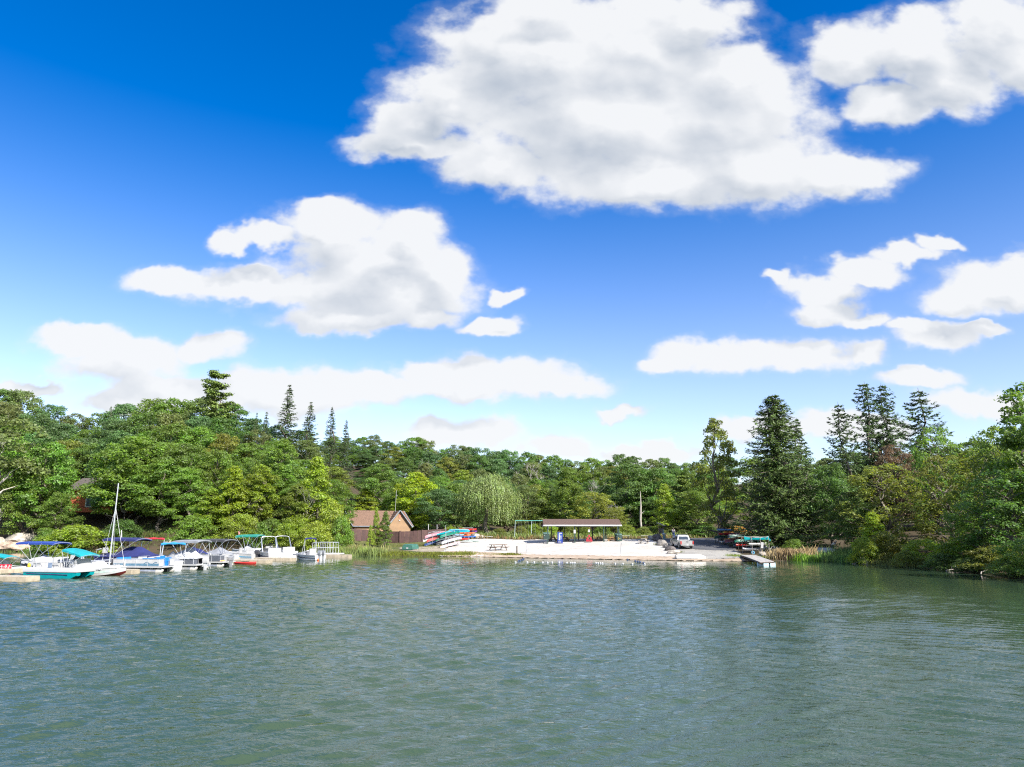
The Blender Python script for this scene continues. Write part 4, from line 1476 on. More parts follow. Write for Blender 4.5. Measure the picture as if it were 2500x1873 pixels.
def bench(u, v, label, Y=None):
    p = gt(u, v) if Y is None else at(u, v, Y)
    t = thing('bench', label, 'bench', (p.x, p.y, tz(p.x, p.y) + 0.04), rad(6), 'benches behind the shelter')
    MB().box((0, 0, 0.46), (1.6, 0.32, 0.06)).build('seat', mat('pale_bench', (0.5, 0.48, 0.43), 0.8), t)
    for s in (-1, 1):
        MB().box((s * 0.6, 0, 0.22), (0.12, 0.28, 0.46)).build('leg', DARKWOOD, t)


bench(1486, 0, 'pale bench behind the orange picnic table', 131)
bench(1527, 0, 'pale bench just past the recycling bin', 131)


def green_bin(u, v, label, recycle):
    p = gt(u, v)
    t = thing('waste_bin', label, 'bin', (p.x, p.y, p.z + 0.09), rad(4), 'green bins at the shelter')
    G = mat('bin_green', (0.026, 0.055, 0.047), 0.55, var=0.12)
    MB().box((0, 0, 0.5), (1.05, 0.85, 1.0)).build('body', G, t)
    MB().poly([(-0.56, -0.46, 1.0), (0.56, -0.46, 1.0), (0.56, 0.46, 1.0), (-0.56, 0.46, 1.0), (-0.56, -0.40, 1.1), (0.56, -0.40, 1.1), (0.56, 0.46, 1.24), (-0.56, 0.46, 1.24)],
              [(3, 2, 1, 0), (4, 5, 6, 7), (0, 1, 5, 4), (1, 2, 6, 5), (2, 3, 7, 6), (3, 0, 4, 7)]).build('lid', mat('bin_lid', (0.06, 0.13, 0.11), 0.5), t)
    MB().box((-0.36, -0.435, 0.72), (0.09, 0.02, 0.12)).build('label_plate', WHITE, t)
    if recycle:
        mb = MB()
        for k in range(3):
            a = k * 2 * PI / 3 + PI / 2
            c = Vector((0.0 + 0.13 * math.cos(a), -0.44, 0.42 + 0.13 * math.sin(a)))
            mb.box(c, (0.17, 0.02, 0.065), ry=-(a + PI / 2))
            d = Vector((math.cos(a + PI / 2), 0, math.sin(a + PI / 2)))
            nrm = Vector((math.cos(a), 0, math.sin(a)))
            tip = c + d * 0.17
            mb.poly([c + d * 0.07 + nrm * 0.075, c + d * 0.07 - nrm * 0.075, tip, c + d * 0.07 + nrm * 0.075 + Vector((0, -0.012, 0)), c + d * 0.07 - nrm * 0.075 + Vector((0, -0.012, 0)), tip + Vector((0, -0.012, 0))],
                    [(0, 1, 2), (5, 4, 3), (0, 3, 4, 1), (1, 4, 5, 2), (2, 5, 3, 0)])
        mb.build('recycling_symbol', mat('yellow_print', (0.75, 0.55, 0.10), 0.6), t)


green_bin(1334, 1318.5, 'plain green bin at the shelter end with the swing frame', False)
green_bin(1510, 1322.5, 'green recycling bin with a yellow arrow symbol', True)


def vending():
    Y = 121.6
    x = at(1367.5, 1310, Y).x
    t = thing('vending_machine', 'blue drinks vending machine standing under the shelter', 'machine', (x, Y, tz(x, Y) + 0.08), rad(-4))
    B = mat('vending_blue', (0.012, 0.035, 0.24), 0.35, var=0.08, coat=0.3)
    MB().box((0, 0.0, 0.93), (0.86, 0.75, 1.82)).build('cabinet', B, t)
    MB().box((-0.05, -0.385, 1.02), (0.58, 0.03, 1.15)).build('front_panel', mat('vending_panel', (0.03, 0.08, 0.34), 0.3), t)
    mb = MB()
    for k in range(5):
        mb.box((-0.12, -0.405, 0.62 + k * 0.19), (0.20 - 0.03 * (k % 2), 0.015, 0.13))
    mb.build('vertical_print', mat('vending_white', (0.82, 0.84, 0.80), 0.5), t)
    MB().box((0.14, -0.405, 1.0), (0.10, 0.015, 0.62)).build('selection_strip', mat('vending_strip', (0.55, 0.55, 0.38), 0.5), t)
    MB().box((0.05, -0.40, 1.66), (0.5, 0.02, 0.16)).build('badge', WHITE, t)
    mb = MB()
    mb.box((-0.06, -0.40, 0.24), (0.42, 0.02, 0.26))
    mb.build('delivery_frame', WHITE, t)
    MB().box((-0.06, -0.415, 0.24), (0.30, 0.02, 0.16)).build('delivery_flap', B, t)


vending()


def life_rack():
    Y = 121.5
    x = at(1438, 1310, Y).x
    t = thing('life_jacket_rack', 'red life jackets hung on an A-frame under the shelter sign', 'rack', (x, Y, tz(x, Y) + 0.08))
    for s in (-1, 1):
        MB().tube([(s * 0.50, 0, 0), (0, 0, 1.35)], 0.03, 5).build('leg', GALV, t)
    MB().tube([(0, -0.25, 1.35), (0, 0.3, 1.35)], 0.03, 5).build('ridge_bar', GALV, t)
    R = mat('jacket_red', (0.40, 0.03, 0.045), 0.8, var=0.2, vscale=5)
    for (dx, z) in ((-0.38, 0.32), (-0.12, 0.30), (0.16, 0.30), (0.40, 0.30), (-0.26, 0.66), (0.27, 0.66), (0.0, 1.02)):
        mb = MB()
        for s in (-1, 1):
            mb.ball((dx + s * 0.065, -0.10, z), (0.075, 0.07, 0.22), 8, 6)
            mb.ball((dx + s * 0.065, 0.08, z + 0.02), (0.075, 0.06, 0.20), 8, 6)
        mb.tube([(dx - 0.065, 0, z + 0.2), (dx + 0.065, 0, z + 0.2)], 0.03, 5)
        mb.build('life_jacket', R, t, True)


life_rack()


def sign(u, v, Y, w, h, label, m=None, post=None, cat='sign'):
    p = at(u, v, Y)
    t = thing('notice_sign', label, cat, (p.x, p.y, p.z), rad(3))
    MB().box((0, 0, 0), (w, 0.03, h)).build('board', m or WHITE, t)
    mb = MB()
    for k in range(4):
        mb.box((0, -0.018, h * 0.3 - k * h * 0.18), (w * (0.7 - 0.12 * (k % 2)), 0.006, h * 0.05))
    mb.build('print', mat('sign_print', (0.35, 0.37, 0.42), 0.7), t)
    return t


sign(1403, 1298, 121.36, 0.34, 0.58, 'white notice fixed to the shelter post past the vending machine')
sign(1438, 1296, 121.36, 0.30, 0.42, 'small white notice above the red life jackets')


def pole(u0, v0, u1, v1, r, m, label, name='pole', cat='pole'):
    """a post from its foot (u0, v0 on the ground) to its top (u1, v1)"""
    p = gt(u0, v0)
    q = at(u1, v1, p.y)
    mb = MB().tube([(0, 0, -0.3), (0, 0, 0), q - p], [r * 1.1, r * 1.1, r], 8)
    mb.tube([q - p - Vector((0, 0, 0.02)), q - p + Vector((0, 0, 0.03))], [r * 1.35, r * 1.35], 8)
    o = mb.build(name, m, None, True, p)
    return tag(o, label, cat)


pole(1285, 1352, 1285, 1324, 0.04, GALV, 'thin grey pole standing in the sand nearer the willow')
pole(1514, 1355, 1517, 1325, 0.04, GALV, 'thin grey pole leaning in the sand below the recycling bin')
pole(1262, 1354, 1262, 1334, 0.11, mat('old_post', (0.20, 0.18, 0.16), 0.9, var=0.3), 'short thick wooden post at the beach edge', 'wooden_post', 'post')
pole(1088, 1350, 1088, 1283, 0.03, GALV, 'tall thin pole in front of the canoe racks')
pole(1046, 1321, 1046, 1280, 0.06, WHITE, 'white post sticking up behind the brown fence near the pink canoe', 'fence_post', 'post')
pole(1067, 1320, 1067, 1281, 0.05, WHITE, 'second white post behind the fence above the canoes', 'fence_post', 'post')


def swing():
    Y = 138.0
    a, b = at(1258, 1271.5, Y), at(1340, 1271.5, Y)
    zg = tz(a.x, Y)
    t = thing('swing_frame', 'long teal swing frame beside the picnic shelter', 'swing', ((a.x + b.x) / 2, Y, zg))
    T = mat('teal_paint', (0.10, 0.40, 0.34), 0.5, var=0.1)
    L = (b.x - a.x) / 2
    h = a.z - zg
    MB().tube([(-L, 0, h), (L, 0, h)], 0.06, 8).build('top_beam', T, t, True)
    for x in (-L, -L + 2 * L * 0.49, L * 0.96):
        for s in (-1, 1):
            MB().tube([(x - 0.15, s * 1.0, -0.2), (x, 0, h)], 0.04, 6).build('leg', mat('pale_teal_paint', (0.42, 0.52, 0.50), 0.5), t, True)
    for k in range(4):
        x = -L + 0.9 + k * 1.35
        mb = MB()
        for s in (-1, 1):
            mb.tube([(x + s * 0.22, 0, h), (x + s * 0.22, 0.05, 0.6)], 0.012, 4)
        mb.build('chain', GALV, t)
        MB().box((x, 0.05, 0.58), (0.5, 0.2, 0.04)).build('swing_seat', BLACK, t)


swing()


def timber_edge():
    a, b = gt(1218, 1312), gt(1328, 1312)
    t = thing('timber_edging', 'brown timber edging between mulch bed and sand', 'edging', tuple(a))
    d = b - a
    n = 5
    for k in range(n):
        p, q = d * (k / n), d * ((k + 0.98) / n)
        MB().tube([p + Vector((0, 0, 0.13)), q + Vector((0, 0, 0.13))], 0.12, 4).build('timber', mat('edging_wood', (0.22, 0.10, 0.08), 0.9, var=0.2), t)


timber_edge()


def toy():
    p = gt(1246, 1310)
    t = thing('spring_rider', 'coral pink playground rider on the mulch near the swing frame', 'playground toy', tuple(p))
    C = mat('coral', (0.75, 0.36, 0.28), 0.6)
    MB().tube([(0, 0, 0), (0, 0, 0.3)], 0.09, 8).build('spring', GALV, t, True)
    MB().ball((0, 0, 0.48), (0.48, 0.2, 0.2), 12, 8).build('body', C, t, True)
    mb = MB().tube([(0.3, 0, 0.5), (0.42, 0, 0.9)], [0.12, 0.08], 8)
    mb.ball((0.46, 0, 0.98), (0.17, 0.1, 0.12), 10, 6)
    mb.build('head', C, t, True)
    MB().tube([(0.33, -0.2, 0.75), (0.33, 0.2, 0.75)], 0.025, 6).build('handle', DARK, t)


toy()


def play_panel():
    p = gt(1231, 1309)
    t = thing('stone_bench', 'pale stone bench with dark opening behind the mulch bed', 'bench', tuple(p), rad(-6))
    S = mat('pale_stone', (0.45, 0.43, 0.39), 0.9, var=0.2)
    MB().box((0, 0, 0.72), (1.25, 0.45, 0.12)).build('seat', S, t)
    for s in (-1, 1):
        MB().box((s * 0.48, 0, 0.33), (0.24, 0.42, 0.66)).build('leg', S, t)


play_panel()


# ------------------------------------------------------------------ cottage, fence
def gable_block(t, cx, cy, L, W, he, hr, rz, over=0.45, lab=''):
    """one wing: four walls with siding boards, two roof slopes, rake boards; ridge along local x"""
    R = lambda x, y, z: Vector((cx, cy, 0)) + rotv((x, y, z), rz)
    w = MB()
    pts = [R(-L / 2, -W / 2, -0.6), R(L / 2, -W / 2, -0.6), R(L / 2, W / 2, -0.6), R(-L / 2, W / 2, -0.6), R(-L / 2, -W / 2, he), R(L / 2, -W / 2, he), R(L / 2, W / 2, he), R(-L / 2, W / 2, he), R(-L / 2, 0, hr), R(L / 2, 0, hr)]
    w.poly(pts, [(0, 1, 5, 4), (2, 3, 7, 6), (3, 0, 4, 8, 7), (1, 2, 6, 9, 5)])
    wall = w.build('wall', TAN, t)
    sd = MB()                                  # lapped siding boards
    n = int(he / 0.22)
    for k in range(n + int((hr - he) / 0.22)):
        z = 0.1 + k * 0.22
        hw = W / 2 if z < he else W / 2 * (1 - (z - he) / (hr - he))
        for s in (-1, 1):
            if hw > 0.3:
                sd.poly([R(s * (L / 2 + 0.035), -hw, z), R(s * (L / 2 + 0.035), hw, z), R(s * (L / 2 + 0.005), hw, z + 0.21), R(s * (L / 2 + 0.005), -hw, z + 0.21)], [(0, 1, 2, 3)])
            if z < he - 0.1:
                sd.poly([R(-L / 2, s * (W / 2 + 0.035), z), R(L / 2, s * (W / 2 + 0.035), z), R(L / 2, s * (W / 2 + 0.005), z + 0.21), R(-L / 2, s * (W / 2 + 0.005), z + 0.21)], [(0, 1, 2, 3)])
    sd.build('siding', TAN, wall)
    sl = (hr - he) / (W / 2)
    for s in (-1, 1):
        mb = MB()
        Wo, Lo = W / 2 + over, L / 2 + over
        zo = hr - sl * Wo
        nc = 8
        for j in range(nc):
            a, b = j / nc, (j + 1) / nc
            ya, yb = s * Wo * (1 - a), s * (Wo * (1 - b) - 0.02)
            za, zb = zo + (hr - zo) * a + 0.06, zo + (hr - zo) * b + 0.03
            q = [R(-Lo, ya, za), R(Lo, ya, za), R(Lo, yb, zb), R(-Lo, yb, zb)]
            q += [v - Vector((0, 0, 0.12)) for v in q]
            mb.poly(q, [(0, 1, 2, 3) if s < 0 else (3, 2, 1, 0), (0, 4, 5, 1), (3, 2, 6, 7), (0, 3, 7, 4), (1, 5, 6, 2), (7, 6, 5, 4)])
        ro = mb.build('roof', mat('cottage_shingle', (0.175, 0.105, 0.07), 0.95, var=0.25, vscale=6, bump=0.6, bscale=12), t)
        tr = MB()
        for e in (-1, 1):
            tr.tube([R(e * (Lo + 0.03), s * Wo, zo - 0.02), R(e * (Lo + 0.03), 0, hr - 0.02)], 0.09, 4)
        tr.tube([R(-Lo, s * (Wo + 0.03), zo - 0.02), R(Lo, s * (Wo + 0.03), zo - 0.02)], 0.07, 4)
        tr.build('trim', mat('blue_grey_trim', (0.26, 0.31, 0.36), 0.6), ro)
    return wall


def cottage():
    Y = 142.0
    th = rad(36)
    a, b = at(856, 1247, Y - 2.5), at(973, 1247, Y + 3.0)
    cx, cy = (a.x + b.x) / 2, Y + 0.5
    zg = tz(cx, cy)
    t = thing('cottage', 'tan cottage with brown shingle roof behind the brown fence', 'house', (cx, cy, zg))
    hr = (a.z + b.z) / 2 - zg
    L = 11.8
    gable_block(t, 0, 0, L, 7.4, hr - 2.7, hr, th)
    # wing whose gable faces the lake
    p = at(963, 1250, Y - 1.5)
    gable_block(t, p.x - cx, p.y - cy + 2.2, 7.0, 4.0, hr - 2.6, hr - 0.02, rad(-70))
    d = rotv((1, 0, 0), rad(-70))
    f = Vector((p.x - cx, p.y - cy + 2.2, 0)) + d * 3.5
    MB().box(f + d * 0.06 + Vector((0, 0, hr - 1.15)), (0.06, 0.34, 0.62), rz=rad(-70)).build('vent', mat('vent_red', (0.45, 0.16, 0.10), 0.7), t)
    MB().box(f + d * 0.10 + Vector((0, 0, hr - 1.9)), (0.12, 0.26, 0.18), rz=rad(-70)).build('flood_lamp', WHITE, t)
    MB().box(rotv((-L / 2 - 0.05, -1.2, 1.3), th), (0.06, 1.1, 1.1), rz=th).build('window', GLASS, t)
    m = at(964, 1246, Y)
    mb = MB().tube([(m.x - cx, 0, hr - 0.6), (m.x - cx + 0.1, 0, hr + 4.0)], 0.035, 6)
    mb.tube([(m.x - cx + 0.1, 0, hr + 3.0), (m.x - cx + 0.4, 0, hr + 3.0)], 0.03, 5)
    mb.build('antenna_mast', WHITE, t)


cottage()


def fence_run(pts, label, h=2.05):
    a0 = gt(*pts[0])
    t = thing('board_fence', label, 'fence', tuple(a0))
    mats = [FENCE, mat('brown_fence_b', (0.096, 0.052, 0.046), 0.8, var=0.16, vscale=1.5), mat('brown_fence_c', (0.076, 0.041, 0.036), 0.8, var=0.16, vscale=1.5)]
    k = 0
    for (ua, va), (ub, vb) in zip(pts[:-1], pts[1:]):
        A, B = gt(ua, va), gt(ub, vb)
        d = B - A
        L = Vector((d.x, d.y)).length
        n = max(1, round(L / 0.85))
        ang = math.atan2(d.y, d.x)
        for i in range(n):
            p = A.lerp(B, (i + 0.5) / n)
            z = tz(p.x, p.y)
            MB().box((p.x - a0.x, p.y - a0.y, z - a0.z + h / 2 - 0.1 + 0.012 * math.sin(i * 5)), (L / n - 0.03, 0.05, h + 0.2), rz=ang).build('board', mats[(i * 7 + k) % 3], t)
        m = max(1, round(L / 3.4))
        for i in range(m + 1):
            p = A.lerp(B, i / m)
            z = tz(p.x, p.y)
            MB().box((p.x - a0.x, p.y - a0.y - 0.06, z - a0.z + h / 2), (0.13, 0.13, h + 0.22), rz=ang).build('post', mat('fence_post_paint', (0.105, 0.06, 0.052), 0.8), t)
        k += 1


fence_run([(858, 1320), (918, 1323), (975, 1326.5)], 'reddish brown board fence in front of the cottage')
fence_run([(977, 1326.5), (1030, 1323.5), (1090, 1320)], 'reddish brown board fence running back behind the canoe racks')


def red_house():
    Y = 139.0
    c = at(222, 1225, Y)
    zg = tz(c.x, c.y)
    t = thing('red_house', 'orange-red house half hidden in the lakeside wood', 'house', (c.x, c.y, zg), rad(-12))
    RD = mat('red_siding', (0.50, 0.13, 0.06), 0.8, var=0.12)
    z = c.z - zg
    w = MB()
    w.box((0, 3.0, z + 0.3), (9.5, 6.0, 4.6))
    wall = w.build('wall', RD, t)
    f = MB()
    for (x0, x1, z0, z1) in ((-1.15, 1.75, 0.95, 1.1), (-1.15, 1.75, -1.05, -0.9), (-1.15, -0.95, -1.05, 1.1), (1.6, 1.75, -1.05, 1.1), (0.30, 0.42, -1.0, 1.05)):
        f.box(((x0 + x1) / 2, -0.06, z + (z0 + z1) / 2), (x1 - x0, 0.12, z1 - z0))
    wn = f.build('window', mat('window_frame_white', (0.7, 0.7, 0.68), 0.5), t)
    MB().box((-0.32, -0.02, z), (1.26, 0.05, 1.9)).build('pane', mat('pane', (0.12, 0.16, 0.2), 0.05), wn)
    MB().box((1.01, -0.02, z), (1.16, 0.05, 1.9)).build('pane', MATS['pane'], wn)
    r = MB()
    for s in (-1, 1):
        r.poly([(-5.3, 3 + s * 3.8, z + 2.5), (5.3, 3 + s * 3.8, z + 2.5), (5.3, 3, z + 4.8), (-5.3, 3, z + 4.8), (-5.3, 3 + s * 3.8, z + 2.35), (5.3, 3 + s * 3.8, z + 2.35), (5.3, 3, z + 4.65), (-5.3, 3, z + 4.65)],
               [(0, 1, 2, 3), (7, 6, 5, 4), (0, 4, 5, 1), (1, 5, 6, 2), (3, 7, 4, 0)])
    r.build('roof', mat('dark_shingle', (0.10, 0.085, 0.075), 0.95, var=0.2), t)


red_house()


# ------------------------------------------------------------------ notice board, green post
def kiosk():
    p = gt(1615, 1318)
    t = thing('notice_board', 'wooden notice board with a slanting pale roof behind the boulders', 'notice board', tuple(p), rad(20))
    for s in (-1, 1):
        MB().box((s * 0.42, 0, 1.2), (0.12, 0.12, 2.5)).build('post', WOOD, t)
    MB().box((0, 0, 1.5), (0.72, 0.05, 0.9)).build('board', mat('board_dark', (0.10, 0.08, 0.07), 0.7), t)
    MB().box((0.02, 0, 2.56), (1.35, 0.75, 0.06), ry=rad(22)).build('roof', mat('pale_roof', (0.62, 0.60, 0.56), 0.8), t)


kiosk()


def dog_post():
    p = gt(1620, 1319)
    t = thing('bag_dispenser', 'grey-green post with a white litter bag beside the notice board', 'dispenser', tuple(p))
    MB().box((0, 0, 0.9), (0.14, 0.14, 1.8)).build('post', mat('grey_green', (0.16, 0.26, 0.24), 0.6), t)
    MB().box((0.12, -0.05, 0.45), (0.36, 0.3, 0.9)).build('bin', MATS['grey_green'], t)
    MB().ball((0.05, -0.1, 1.0), (0.34, 0.22, 0.16), 10, 6).build('bag', WHITE, t, True)


dog_post()


# ------------------------------------------------------------------ pickup truck
def wheel(name, r, w, parent, loc):
    n = 20
    def ring(rr, x):
        return [(x, rr * math.cos(2 * PI * k / n), rr * math.sin(2 * PI * k / n)) for k in range(n)]
    prof = [(0.62, -0.42), (0.9, -0.5), (1.0, -0.32), (1.0, 0.32), (0.9, 0.5), (0.62, 0.42)]
    wh = MB().loft([ring(r * a, w * b) for a, b in prof], cap=False).build('wheel', BLACK, parent, True, loc)
    rim = MB().loft([ring(r * a, w * b) for a, b in ((0.62, -0.42), (0.55, -0.30), (0.15, -0.34), (0.15, 0.34), (0.55, 0.30), (0.62, 0.42))], cap=True)
    rim.build('rim', ALU, wh, True)
    return wh


def truck():
    p = gt(1673, 1344)
    Y = p.y + 2.8
    x0 = at(1664, 1330, Y).x
    z0 = tz(x0, Y) + 0.17
    slope = math.atan2(tz(x0, Y + 1.8) - tz(x0, Y - 1.8), 3.6)
    t = thing('pickup_truck', 'silver crew-cab pickup truck seen from behind on the boat ramp', 'truck', (x0, Y, z0), rad(3))
    t.rotation_euler = (slope, 0, rad(3))
    SV = mat('silver_paint', (0.42, 0.42, 0.415), 0.3, metal=0.35, var=0.05, coat=0.5)

    def sect(y, hw, z0, z1, tuck=0.94):
        return [(-hw * 0.96, y, z0), (hw * 0.96, y, z0), (hw, y, z0 + 0.18), (hw, y, (z0 + z1) / 2 + 0.1), (hw * tuck, y, z1), (-hw * tuck, y, z1), (-hw, y, (z0 + z1) / 2 + 0.1), (-hw, y, z0 + 0.18)]
    # local y forward; rear at y = -2.65
    b = MB()
    b.loft([sect(0.55, 0.92, 0.45, 1.08), sect(1.3, 0.93, 0.45, 1.10), sect(2.2, 0.92, 0.45, 1.08), sect(2.58, 0.88, 0.5, 0.98), sect(2.68, 0.80, 0.52, 0.9)])
    b.loft([sect(-1.05, 0.92, 0.45, 1.08), sect(0.55, 0.92, 0.45, 1.08)])
    b.build('body', SV, t, True)
    bed = MB()
    for s in (-1, 1):
        bed.box((s * 0.86, -1.83, 0.83), (0.12, 1.56, 0.56))
    bed.box((0, -1.83, 0.62), (1.7, 1.54, 0.08))
    bed.box((0, -1.08, 0.83), (1.7, 0.06, 0.54))
    bed.build('cargo_bed', SV, t)
    MB().box((0, -2.60, 0.86), (1.62, 0.09, 0.52)).build('tailgate', SV, t)
    gt_ = MB().box((0, -2.655, 0.98), (0.30, 0.03, 0.09))
    gt_.build('tailgate_handle', DARK, [c for c in t.children if c.name.startswith('tailgate')][0])
    # cab
    c = MB()
    c.loft([[(-0.90, -1.05, 1.05), (0.90, -1.05, 1.05), (0.90, 1.05, 1.07), (-0.90, 1.05, 1.07)], [(-0.74, -0.90, 1.66), (0.74, -0.90, 1.66), (0.74, 0.30, 1.66), (-0.74, 0.30, 1.66)],
            [(-0.66, -0.80, 1.74), (0.66, -0.80, 1.74), (0.66, 0.15, 1.74), (-0.66, 0.15, 1.74)]])
    c.build('cab', SV, t, True)
    MB().poly([(-0.70, -1.045, 1.16), (0.70, -1.045, 1.16), (0.61, -0.935, 1.60), (-0.61, -0.935, 1.60)], [(0, 1, 2, 3)]).build('rear_window', GLASS, t)
    MB().poly([(0.70, 1.03, 1.14), (-0.70, 1.03, 1.14), (-0.62, 0.40, 1.62), (0.62, 0.40, 1.62)], [(0, 1, 2, 3)]).build('windscreen', GLASS, t)
    for s in (-1, 1):
        for (ya, yb) in ((-0.88, -0.12), (0.0, 0.72)):
            q = [(s * 0.885, ya, 1.14), (s * 0.885, yb, 1.14), (s * 0.775, min(yb, 0.28) - 0.02, 1.58), (s * 0.775, ya + 0.08, 1.58)]
            MB().poly(q, [(0, 1, 2, 3)] if s > 0 else [(3, 2, 1, 0)]).build('side_window', GLASS, t)
        MB().box((s * 0.84, -2.63, 0.86), (0.16, 0.10, 0.42)).build('tail_light', mat('tail_red', (0.42, 0.02, 0.02), 0.25, coat=0.4), t)
        MB().box((s * 1.02, 0.62, 1.18), (0.2, 0.12, 0.18)).build('wing_mirror', DARK, t)
        MB().box((s * 0.70, 2.62, 0.80), (0.34, 0.12, 0.2)).build('headlight', mat('lamp_clear', (0.75, 0.75, 0.75), 0.15), t)
        MB().box((s * 0.935, 0.55, 0.98), (0.02, 0.18, 0.04)).build('door_handle', DARK, t)
        for y in (-1.75, 1.75):
            wheel('wheel', 0.37, 0.26, t, (s * 0.80, y, 0.37))
            MB().loft([[(s * (0.93 + dx), y + 0.46 * math.cos(a), 0.40 + 0.46 * math.sin(a)) for dx in (0.0, 0.03)] + [(s * (0.93 + dx), y + 0.41 * math.cos(a), 0.40 + 0.41 * math.sin(a)) for dx in (0.03, 0.0)] for a in np.linspace(0.05, PI - 0.05, 12)]).build('wheel_arch', DARK, t)
    MB().box((0, -2.72, 0.56), (1.78, 0.16, 0.16)).build('rear_bumper', mat('chrome', (0.7, 0.7, 0.7), 0.15, metal=0.9), t)
    pl = MB().box((0, -2.805, 0.57), (0.32, 0.01, 0.13))
    pl.build('number_plate', WHITE, t)
    MB().box((0, 2.72, 0.58), (1.7, 0.16, 0.2)).build('front_bumper', SV, t)
    rk = MB()
    for s in (-1, 1):
        rk.tube([(s * 0.62, -0.7, 1.80), (s * 0.62, 0.1, 1.80)], 0.02, 6)
    rk.tube([(-0.62, -0.3, 1.80), (0.62, -0.3, 1.80)], 0.02, 6)
    for s in (-1, 1):
        rk.box((s * 0.62, -0.3, 1.76), (0.05, 0.6, 0.06))
    rk.build('roof_rack', DARK, t)
    t.scale = (1.05, 1.05, 1.05)


truck()


# ------------------------------------------------------------------ people
SKIN_M = mat('skin', (0.52, 0.33, 0.24), 0.6, var=0.08)


def skin_mesh(name, verts, edges, radii, m, parent, root=0, levels=2):
    me = bpy.data.meshes.new(name)
    me.from_pydata(verts, edges, [])
    o = add(name, me, parent)
    md = o.modifiers.new('Skin', 'SKIN')
    md.use_smooth_shade = True
    if not me.skin_vertices:
        bm = bmesh.new()
        bm.from_mesh(me)
        bm.verts.layers.skin.verify()
        bm.to_mesh(me)
        bm.free()
    for i, r in enumerate(radii):
        sv = me.skin_vertices[0].data[i]
        sv.radius = (r, r) if not isinstance(r, tuple) else r
        sv.use_root = (i == root)
    sub = o.modifiers.new('Subdivision', 'SUBSURF')
    sub.levels = levels
    sub.render_levels = levels
    me.materials.append(m)
    return o


